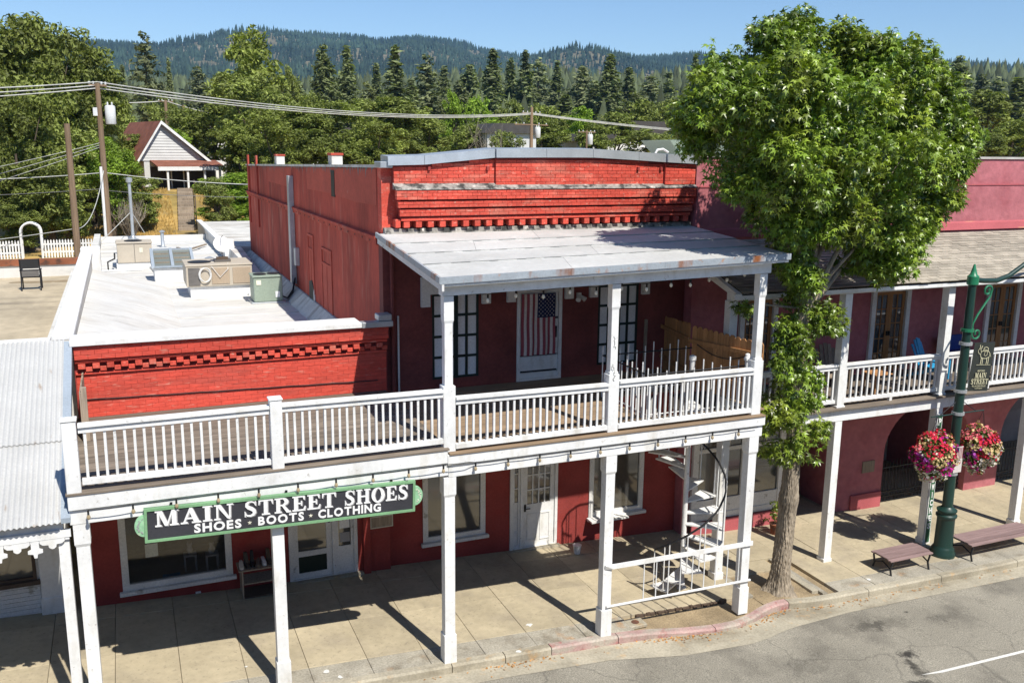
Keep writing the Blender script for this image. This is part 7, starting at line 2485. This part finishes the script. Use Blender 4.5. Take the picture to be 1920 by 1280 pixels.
TREES = [
    ('oak', -10.6, 47, 11.4, 2.3),
    ('oak', -9.9, 41, 8.9, 2.1),
    ('olive', -10.1, 40, 2.8, 1.8),
    ('oak', -9.6, 46, 13.6, 2.9),
    ('oak', -9.6, 41, 5.3, 1.8),
    ('olive', -9.1, 50, 12.7, 2.8),
    ('olive', -8.7, 43, 7.2, 2.2),
    ('oak', -8.3, 48, 9.8, 2.6),
    ('oak', -7.9, 43, 3.9, 1.8),
    ('oak', -7.2, 52, 12.2, 2.9),
    ('oak', -6.6, 50, 7.1, 1.8),
    ('olive', -6.4, 57, 9.1, 2.2),
    ('oak', -6.1, 60, 6.8, 2.1),
    ('lime', -5.5, 46, 6.4, 2.2),
    ('fir', -2.9, 190, 19.3, 2.1),
    ('olive', -3.9, 90, 7.9, 2.2),
    ('oak', -4.1, 62, 4.5, 1.8),
    ('olive', -4.0, 49, 3.9, 1.8),
    ('pine', 0.8, 170, 23.5, 3.0),
    ('olive', 0.4, 110, 11.5, 2.6),
    ('cypress', 3.6, 150, 17.9, 1.6),
    ('lime', -0.8, 68, 4.8, 1.8),
    ('olive', 0.8, 75, 6.6, 2.6),
    ('pine', 14.4, 230, 23.6, 2.9),
    ('oak', 2.8, 71, 7.1, 2.8),
    ('olive', 0.6, 46, 3.8, 1.3),
    ('fir', 14.3, 180, 18.6, 2.6),
    ('olive', 6.9, 100, 10.3, 2.5),
    ('lime', 1.9, 48, 4.2, 2.1),
    ('oak', 3.3, 56, 5.1, 2.3),
    ('oak', 7.1, 78, 14.0, 3.8),
    ('olive', 6.0, 66, 9.5, 3.3),
    ('oak', 5.4, 52, 6.8, 2.8),
    ('pine', 19.2, 140, 14.7, 2.1),
    ('olive', 17.7, 120, 16.6, 2.6),
    ('fir', 33.4, 200, 19.2, 2.4),
    ('oak', 8.3, 60, 6.6, 3.3),
    ('olive', 13.9, 85, 8.8, 2.5),
    ('fir', 32.8, 170, 23.8, 2.9),
    ('oak', 9.5, 54, 5.9, 2.9),
    ('pine', 48.2, 230, 20.9, 2.8),
    ('fir', 40.9, 185, 24.7, 2.6),
    ('olive', 12.5, 62, 6.6, 3.5),
    ('pine', 36.5, 150, 15.8, 1.9),
    ('oak', 13.2, 56, 5.3, 2.9),
    ('fir', 61.5, 240, 27.0, 3.1),
    ('olive', 17.2, 66, 8.2, 3.8),
    ('fir', 45.6, 165, 24.8, 3.5),
    ('olive', 18.0, 64, 5.2, 2.5),
    ('fir', 47.3, 160, 17.7, 2.6),
    ('olive', 21.9, 70, 6.6, 3.0),
    ('pine', 60.0, 190, 25.8, 3.8),
    ('fir', 74.1, 220, 24.3, 2.8),
    ('lime', 33.2, 95, 11.0, 2.0),
    ('pine', 64.0, 180, 19.3, 2.9),
    ('fir', 84.8, 230, 27.2, 3.7),
    ('olive', 29.0, 78, 5.7, 2.8),
    ('lime', 37.0, 95, 10.1, 3.0),
    ('fir', 81.8, 205, 29.3, 3.7),
    ('olive', 30.7, 72, 5.3, 2.1),
    ('fir', 101.1, 240, 28.7, 3.6),
    ('olive', 45.1, 105, 11.6, 3.3),
    ('fir', 101.3, 230, 29.7, 3.8),
    ('pine', 118.9, 260, 28.8, 3.8),
    ('oak', 40.0, 84, 6.6, 3.7),
    ('oak', 48.0, 100, 10.7, 3.9),
    ('fir', 125.4, 260, 27.4, 3.8),
    ('fir', 84.7, 170, 17.2, 3.5),
    ('lime', 48.9, 92, 9.6, 3.0),
    ('pine', 124.2, 240, 26.1, 4.0),
    ('fir', 112.7, 210, 21.9, 3.1),
    ('oak', 45.1, 80, 6.4, 3.3),
    ('fir', 111.8, 200, 27.6, 4.1),
    ('olive', 51.5, 88, 8.2, 4.0),
    ('fir', 134.4, 230, 25.4, 4.0),
    ('pine', 96.6, 160, 17.5, 3.4),
    ('oak', 68.5, 110, 12.4, 4.1),
    ('olive', 50.5, 78, 5.7, 3.6),
    ('pine', 136.0, 220, 23.9, 4.3),
    ('fir', 160.5, 250, 26.4, 4.4),
    ('olive', 70.0, 105, 12.8, 3.6),
    ('olive', 57.0, 80, 6.8, 2.8),
    ('fir', 147.1, 215, 30.2, 3.1),
    ('fir', 222.9, 200, 23.7, 3.6),
    ('oak', 114.9, 95, 10.8, 5.0),
    ('fir', 197.9, 170, 26.9, 4.2),
    ('olive', 87.3, 66, 6.0, 3.7),
    ('pine', 217.9, 180, 23.5, 3.8),
    ('olive', 110.2, 85, 12.2, 5.8),
    ('pine', 247.3, 200, 22.0, 4.2),
    ('oak', 98.4, 70, 7.7, 4.0),
    ('fir', 159.1, 120, 20.3, 3.7),
]
DESC = dict(oak=('oak_tree', 'dark green leafy tree', 'tree'), olive=('olive_green_tree', 'olive green leafy tree', 'tree'), lime=('bright_green_tree', 'bright yellow-green leafy tree', 'tree'),
            fir=('fir_tree', 'tall pointed dark conifer', 'conifer'), pine=('pine_tree', 'loose grey-green pine', 'pine'), cypress=('cypress_tree', 'slim dark cypress', 'cypress'))
count = {}
for (kd, x, y, h, r) in TREES:
    nm, de, ca = DESC[kd]
    i = count.get(kd, 0)
    count[kd] = i + 1
    total = sum(1 for t in TREES if t[0] == kd)
    lab = de + ((', ' + ORD[i] + ' from the left of the ' + dict(oak='dark leafy trees', olive='olive green trees', lime='bright leafy trees', fir='pointed conifers', pine='grey-green pines')[kd]) if total > 1 else ' left of the gabled house')
    g = tz(x, y)
    t_ = thing(nm, lab, ca, (x, y, g), 'trees behind the roofs', local=True)
    if kd in CF:
        crown, trunk, H = CF[kd][i % len(CF[kd])]
    elif y < 68:
        crown, trunk, H = BLN[i % 3]
    else:
        crown, trunk, H = BL[i % 5]
    c = link(bpy.data.objects.new('crown', crown), t_)
    k = link(bpy.data.objects.new('trunk', trunk), t_)
    c.material_slots[0].link = 'OBJECT'
    c.material_slots[0].material = MATS[LMAT[kd]]
    rr2 = r * (1.6 if kd in ('fir', 'pine') else 1.15)
    for ob in (c, k):
        ob.scale = (rr2 * (0.85 + 0.4 * ((i * 0.618) % 1)), rr2 * (0.85 + 0.4 * ((i * 0.382) % 1)), h / H * (1.02 - 0.1 * ((i * 0.77) % 1)))
        ob.rotation_euler = (0, 0, (i * 2.39) % 6.28)

# bare grey brush and dead twigs left of the dry slope, and a dead tree beyond the cornice
def bare_bush(x, y, h, label, n=60, seed=1):
    rg = random.Random(seed)
    g = tz(x, y)
    q = MB()
    for k in range(n):
        a_, l_ = rg.uniform(0, 2 * pi), rg.uniform(0.5, 1.0) * h
        t_ = rg.uniform(0.2, 0.8)
        p1 = (x + math.cos(a_) * l_ * t_ * 0.5, y + math.sin(a_) * l_ * t_ * 0.5, g + l_ * 0.6)
        p2 = (p1[0] + rg.uniform(-0.3, 0.3) * h * 0.5, p1[1] + rg.uniform(-0.3, 0.3) * h * 0.5, g + l_)
        q.tube([(x + rg.uniform(-0.2, 0.2), y, g - 0.05), p1, p2], [0.03, 0.018, 0.006], 4)
        for m_ in range(2):
            p3 = (p1[0] + rg.uniform(-0.5, 0.5) * h * 0.5, p1[1] + rg.uniform(-0.3, 0.3), p1[2] + rg.uniform(0.1, 0.4) * h)
            q.tube([p1, p3], [0.014, 0.004], 4)
    o = q.build('bare_bush', 'twig_grey', None)
    tag(o, label, 'bush')


bare_bush(-4.6, 45.5, 2.6, 'leafless grey brush beside the dry golden slope', 90, 2)
bare_bush(26.5, 66.0, 7.0, 'leafless pale branching tree beyond the cornice', 16, 3)

# ---- the street tree
ST = (7.98, 0.55)
stree = thing('street_tree', 'tall bright green broadleaf tree growing through the sidewalk', 'tree', (ST[0], ST[1], gz(8)))
BLOBS = [
    (6.90, 0.75, 10.81, 0.94), (5.50, -0.05, 10.01, 0.83), (5.53, 0.85, 9.60, 0.60), (7.09, 1.45, 9.31, 0.94), (6.34, -0.65, 10.11, 1.02), (9.04, 1.35, 10.54, 1.13), (7.60, -0.75, 9.56, 1.10), (9.99, 0.35, 10.25, 0.93), (11.77, 1.05, 9.76, 0.73), (8.52, 1.75, 9.15, 1.27), (6.44, -0.65, 8.87, 0.89), (10.21, 1.45, 8.70, 1.30), (9.23, -0.55, 9.08, 0.94), (11.72, 1.15, 8.53, 0.90), (11.23, 0.25, 9.07, 0.51), (6.01, 0.05, 8.85, 0.61), (7.41, 1.15, 8.28, 0.55), (9.37, 1.75, 7.88, 0.83), (7.78, -0.35, 8.15, 0.62), (9.62, 0.25, 7.75, 0.84), (10.95, 0.95, 7.43, 0.47), (9.65, 0.65, 7.04, 0.57), (10.11, 0.35, 6.94, 0.40), (11.66, 0.75, 8.20, 0.47), (6.88, 0.55, 11.35, 0.41), (7.79, 0.95, 11.40, 0.48), (8.85, 0.75, 11.23, 0.49), (9.00, 0.15, 10.98, 0.42), (10.39, 0.85, 11.07, 0.45), (7.64, 0.85, 7.64, 0.42), (5.22, 0.75, 9.89, 0.36), (5.79, 0.75, 10.55, 0.46), (11.53, 0.85, 10.43, 0.52), (10.45, 0.45, 10.86, 0.44), (12.07, 0.65, 9.53, 0.33), (7.90, 0.95, 7.18, 0.39), (8.23, 0.85, 8.72, 0.88), (8.36, 0.35, 8.53, 0.92), (7.25, 0.75, 9.67, 0.96), (9.73, 0.75, 9.72, 1.01), (8.22, 0.65, 9.80, 1.03), (10.16, 0.55, 6.92, 0.44), (10.84, 0.65, 7.11, 0.44), (10.96, 0.55, 7.82, 0.52), (7.27, -0.05, 8.03, 0.52), (6.96, 0.05, 8.03, 0.44), (7.66, 0.15, 7.00, 0.41), (7.49, -0.35, 8.46, 0.62), (6.80, -0.25, 8.51, 0.56), (8.37, -0.15, 8.02, 0.64),
]
LOWB = [
    (8.40, 0.55, 5.74, 0.47), (7.96, 0.65, 6.03, 0.39), (8.50, 0.45, 5.92, 0.36), (7.51, 0.35, 5.27, 0.31), (7.62, 0.35, 4.80, 0.36), (7.62, 0.55, 4.24, 0.47), (7.46, 0.55, 3.67, 0.43), (8.11, 0.35, 4.01, 0.32), (8.21, 0.45, 3.08, 0.44), (7.36, 0.20, 4.86, 0.33), (7.42, 0.20, 5.64, 0.33), (8.19, 0.35, 4.64, 0.29), (7.77, 0.25, 5.27, 0.31), (7.63, 0.25, 3.79, 0.34), (7.74, 0.65, 2.95, 0.37), (8.70, 0.55, 3.35, 0.30), (7.16, 0.55, 3.99, 0.20), (8.91, 0.55, 5.59, 0.18), (6.66, 0.65, 6.16, 0.17), (8.00, 0.65, 6.42, 0.45),
]
rg = np.random.default_rng(77)
cl = []
for (bx_, by_, bz_, br_) in BLOBS:
    n = int(6 + 13 * br_ ** 1.7)
    for k in range(n):
        d = rg.normal(size=3)
        d /= np.linalg.norm(d)
        c = np.array([bx_, by_, bz_]) + d * br_ * rg.uniform(0.58, 0.86)
        cl.append((*c, rg.uniform(0.20, 0.34)))
    cl.append((bx_, by_, bz_, br_ * 0.62))
for k in range(26):
    b_ = BLOBS[rg.integers(0, len(BLOBS))]
    d = rg.normal(size=3)
    d[2] = abs(d[2])
    d /= np.linalg.norm(d)
    cl.append((*(np.array(b_[:3]) + d * b_[3] * 1.08), 0.13))
TIPS = []
for (bx_, by_, bz_, br_) in BLOBS:
    if bz_ + br_ > 10.6 or (br_ < 0.5 and bz_ > 9.8):
        for k in range(3):
            a_ = rg.uniform(0, 2 * pi)
            q0 = np.array([bx_ + 0.6 * br_ * math.cos(a_), by_ + 0.6 * br_ * math.sin(a_), bz_ + 0.62 * br_])
            hh = rg.uniform(0.18, 0.36)
            TIPS.append((q0, hh))
            for m_ in range(4):
                cl.append((q0[0] + rg.normal(0, 0.03), q0[1] + rg.normal(0, 0.03), q0[2] + hh * m_ / 3, 0.13 - 0.022 * m_))
LEAF, LEAFF = [(0, 0.28, 0.03)], []
for an, ln_, wd in ((90, 0.80, 0.13), (35, 0.66, 0.12), (145, 0.66, 0.12), (-20, 0.42, 0.10), (200, 0.42, 0.10)):
    a_ = math.radians(an)
    dx, dy = math.cos(a_), math.sin(a_)
    i_ = len(LEAF)
    LEAF += [(dx * 0.3 * ln_ - dy * wd, 0.28 + dy * 0.3 * ln_ + dx * wd, 0.05), (dx * ln_, 0.28 + dy * ln_, -0.16), (dx * 0.3 * ln_ + dy * wd, 0.28 + dy * 0.3 * ln_ - dx * wd, 0.05)]
    LEAFF += [(0, i_ + 2, i_), (i_, i_ + 2, i_ + 1)]


def street_leaves(cl, n, name, size):
    cl = np.asarray(cl)
    w_ = cl[:, 3] ** 2
    ci = rg.choice(len(cl), n, p=w_ / w_.sum())
    d = rg.normal(size=(n, 3))
    d /= np.linalg.norm(d, axis=1, keepdims=True)
    p = cl[ci, :3] + d * (rg.random(n) ** 0.4 * cl[ci, 3])[:, None]
    # leaf axis hangs outward and down
    ax = d * np.array([1, 1, 0.5]) + rg.normal(size=(n, 3)) * 0.45 + np.array([0, 0, -0.55])
    ax /= np.linalg.norm(ax, axis=1, keepdims=True)
    nr_ = rg.normal(size=(n, 3)) * 0.6 + np.array([0, 0, 0.9]) + d * 0.4
    nr_ -= ax * (nr_ * ax).sum(1, keepdims=True)
    nr_ /= np.linalg.norm(nr_, axis=1, keepdims=True)
    R = np.stack([np.cross(ax, nr_), ax, nr_], 2)
    V, F = scatter(LEAF, LEAFF, p, R, rg.uniform(0.65, 1.2, n) * size)
    o = link(bpy.data.objects.new(name, np_mesh(name, V, F, 'leaf_bright')), stree)
    o.location = -base_of(stree)
    return o


o = street_leaves(cl, 66000, 'crown', 0.155)
cl2 = []
for (bx_, by_, bz_, br_) in LOWB:
    for k in range(int(6 + 60 * br_ ** 2)):
        d = rg.normal(size=3)
        d /= np.linalg.norm(d)
        cl2.append((*(np.array([bx_, by_, bz_]) + d * br_ * rg.uniform(0.3, 0.95)), rg.uniform(0.09, 0.16)))
o = street_leaves(cl2, 5200, 'trunk_shoots', 0.145)
# trunk with ridged bark and flared foot
zs_ = np.concatenate([np.linspace(0, 0.5, 22), np.linspace(0.52, 3.6, 130), np.linspace(3.65, 7.4, 70)])
NSEG = 120
vs = []
g0 = gz(8) - 0.08
for z in zs_:
    r_ = 0.215 - 0.016 * z + 0.20 * math.exp(-z / 0.16) + 0.03 * math.exp(-((z - 2.2) / 0.2) ** 2)
    r_ = max(r_, 0.07)
    cx_ = ST[0] + 0.03 * math.sin(z * 0.9) + 0.012 * z
    cy_ = ST[1] + 0.03 * math.cos(z * 0.7)
    for k in range(NSEG):
        a_ = 2 * pi * k / NSEG
        ridge_ = -0.030 * max(0.0, 1 - 2.6 * abs(math.sin(a_ * 9.5 + 0.9 * math.sin(z * 6.1 + a_) + 0.7 * math.sin(z * 15 + a_ * 3)))) - 0.022 * max(0.0, 1 - 3 * abs(math.sin(a_ * 6.5 + z * 2.2 + 1.2 * math.sin(z * 4.3)))) + 0.006 * math.sin(z * 43 + 5 * math.sin(a_ * 7)) + 0.018 * math.sin(a_ * 3 + z * 0.8)
        flare = 0.10 * math.exp(-z / 0.2) * math.sin(a_ * 5 + 1)
        rr2 = r_ + (ridge_ * min(1, r_ / 0.18)) + flare * 0.5
        vs.append((cx_ + rr2 * math.cos(a_), cy_ + rr2 * math.sin(a_), g0 + z))
fs = []
for j in range(len(zs_) - 1):
    for k in range(NSEG):
        k2 = (k + 1) % NSEG
        fs.append((j * NSEG + k, j * NSEG + k2, (j + 1) * NSEG + k2, (j + 1) * NSEG + k))
me = np_mesh('trunk', np.array(vs), np.array(fs), 'bark', True)
o = link(bpy.data.objects.new('trunk', me), stree)
o.location = -base_of(stree)
for i, b_ in enumerate(BLOBS):
    if b_[3] < 0.75 or i % 3 == 2:
        continue
    zst = min(5.2 + 0.30 * (b_[2] - 7) + 0.12 * (i % 4), b_[2] - 0.8)
    if zst < 4.8:
        zst = 4.8
    p0 = Vector((ST[0] + 0.06, ST[1], zst))
    p3 = Vector(b_[:3])
    p1 = p0.lerp(p3, 0.35) + Vector((0, 0, 0.25))
    p2 = p0.lerp(p3, 0.7) + Vector((0, 0, 0.15))
    r0 = 0.035 + 0.035 * b_[3]
    MB().tube([p0, p1, p2, p3], [r0, r0 * 0.7, r0 * 0.45, 0.012], 7).build('limb', 'bark', stree, True)
for b_ in LOWB:
    p3 = Vector(b_[:3])
    MB().tube([(ST[0] + 0.05, ST[1], b_[2] - 0.15), (ST[0] * 0.4 + b_[0] * 0.6, b_[1], b_[2] - 0.05), p3], [0.03, 0.02, 0.006], 5).build('limb', 'bark', stree)
# small plant pots by the shopfront
pp = thing('potted_plant', 'small leafy plant below the shopfront window beside the tree', 'plant', (9.95, 3.2, gz(10)))
MB().lathe((9.95, 3.2, gz(10)), [(0.12, 0), (0.16, 0.26), (0.17, 0.28), (0.14, 0.28)], 14).build('pot', 'rust_strip', pp, True)
cl3 = [(9.95 + rg.normal(0, 0.10), 3.2 + rg.normal(0, 0.1), gz(10) + rg.uniform(0.3, 0.85), 0.10) for k in range(12)]
p, nr_, sz = leaf_cloud(rg, cl3, 260, 0.05)
V, F = scatter(DIAMOND, DIAF, p, frames(nr_, rg), sz)
o = link(bpy.data.objects.new('foliage', np_mesh('foliage', V, F, 'leaf_bright')), pp)
o.location = -base_of(pp)
wc = thing('white_pot', 'small white pot standing by the wall left of the spiral staircase', 'pot', (4.45, 3.6, gz(4.4)))
MB().lathe((4.45, 3.6, gz(4.4)), [(0.07, 0), (0.10, 0.2), (0.11, 0.21), (0.08, 0.21)], 14).build('body', 'white_paint', wc, True)

# ================================================================== wooded hills
def polar(n, r0, r1, a0, a1, rg):
    r_ = np.sqrt(rg.uniform(r0 * r0, r1 * r1, n))
    a_ = rg.uniform(a0, a1, n)
    x = -4.97 + r_ * np.sin(a_)
    y = -14.6 + r_ * np.cos(a_)
    return x, y


def cone(seg, tiers, rg):
    V, F = [], []
    for t in range(tiers):
        zb_, zt_ = t / tiers * 0.8, min(1, (t + 1) / tiers * 0.8 + 0.35)
        if t == tiers - 1:
            zt_ = 1
        r_ = (1 - 0.75 * t / tiers)
        n0 = len(V)
        for k in range(seg):
            a_ = 2 * pi * k / seg + t
            j = rg.uniform(0.65, 1.25)
            V.append((r_ * j * math.cos(a_), r_ * j * math.sin(a_), zb_ + rg.uniform(-0.05, 0.05)))
        V.append((rg.uniform(-0.08, 0.08), rg.uniform(-0.08, 0.08), zt_))
        F += [(n0 + k, n0 + (k + 1) % seg, n0 + seg) for k in range(seg)]
    return np.array(V), np.array(F)


def forest(name, label, n, r0, r1, h0, h1, wr, m, tiers, seg, seed, bald):
    rg = np.random.default_rng(seed)
    x, y = polar(n, r0, r1, -0.42, 1.22, rg)
    keep = vnoise(x, y, 170, 9) + 0.5 * vnoise(x, y, 60, 10) < bald
    x, y = x[keep], y[keep]
    z = terrain(x, y) - 0.6
    Vs, Fs, off = [], [], 0
    var = 6
    for v in range(var):
        m_ = np.arange(len(x)) % var == v
        T, TF = cone(seg, tiers, rg)
        hh = rg.uniform(h0, h1, m_.sum()) * (0.8 + 0.5 * vnoise(x[m_], y[m_], 40, 12))
        w_ = hh * rg.uniform(wr * 0.75, wr * 1.3, m_.sum())
        a_ = rg.uniform(0, 2 * pi, m_.sum())
        c, s = np.cos(a_), np.sin(a_)
        X = T[None, :, 0] * w_[:, None]
        Y = T[None, :, 1] * w_[:, None]
        Z = T[None, :, 2] * hh[:, None]
        V = np.stack([X * c[:, None] - Y * s[:, None] + x[m_][:, None], X * s[:, None] + Y * c[:, None] + y[m_][:, None], Z + z[m_][:, None]], 2)
        F = TF[None] + (np.arange(m_.sum()) * len(T))[:, None, None] + off
        off += V.shape[0] * len(T)
        Vs.append(V.reshape(-1, 3))
        Fs.append(F.reshape(-1, 3))
    o = link(bpy.data.objects.new(name, np_mesh(name, np.concatenate(Vs), np.concatenate(Fs), m)))
    tag(o, label, 'forest', kind='stuff')


forest('near_woods', 'mixed conifer woods on the low hill beyond the town', 15000, 215, 1150, 8, 18, 0.27, 'forest_near', 3, 7, 71, 1.16)
forest('mountain_forest', 'dense forest covering the distant blue-green mountain', 46000, 1100, 3600, 12, 22, 0.22, 'forest_far', 2, 5, 72, 1.10)

# ================================================================== unseen row added across the street to block low sky
for i, (xa, xb, hh, m_, lb) in enumerate(((-48, -26, 8.5, 'maroon_stucco', 'pinkish'), (-26, -9, 9.8, 'red_stucco', 'tall red'), (-9, 7, 9.0, 'tan_roofing', 'tan'), (7, 25, 10.0, 'red_wall', 'dark red'), (25, 50, 9.0, 'house_siding', 'grey'))):
    ob = thing('added_shop_row', lb + ' shop building added out of view across the street to block low sky', 'building', ((xa + xb) / 2, -24, 0))
    B('wall', xa + 0.02, xb - 0.02, -34, -20.0, -3, hh, m_, ob)
    B('cornice', xa, xb, -20.2, -19.7, hh - 0.7, hh + 0.05, 'mortar_grey', ob)
    n = int((xb - xa) / 3.2)
    for k in range(n):
        xw = xa + (xb - xa) * (k + 0.5) / n
        B('window', xw - 0.6, xw + 0.6, -19.99, -19.95, 5.4, 7.6, 'dark_glass', ob)
        B('shop_window', xw - 1.3, xw + 1.3, -19.99, -19.95, 0.6, 3.0, 'dark_glass', ob)

# ================================================================== haze
hz = MB().box(-7000, 7000, -7000, 7000, float(gzz.min()) - 1.0, float(gzz.max()) + 60).build('haze', 'white_paint', None)
hz['kind'] = 'stuff'
hz['label'] = 'thin blue summer haze over the valley'
hm = bpy.data.materials.new('haze_air')
hm.use_nodes = True
hm.node_tree.nodes.clear()
ho_ = hm.node_tree.nodes.new('ShaderNodeOutputMaterial')
pv_ = hm.node_tree.nodes.new('ShaderNodeVolumePrincipled')
pv_.inputs['Color'].default_value = (0.30, 0.60, 1.0, 1)
pv_.inputs['Density'].default_value = 0.00008
pv_.inputs['Anisotropy'].default_value = 0.0
hm.node_tree.links.new(pv_.outputs[0], ho_.inputs['Volume'])
hz.data.materials.clear()
hz.data.materials.append(hm)
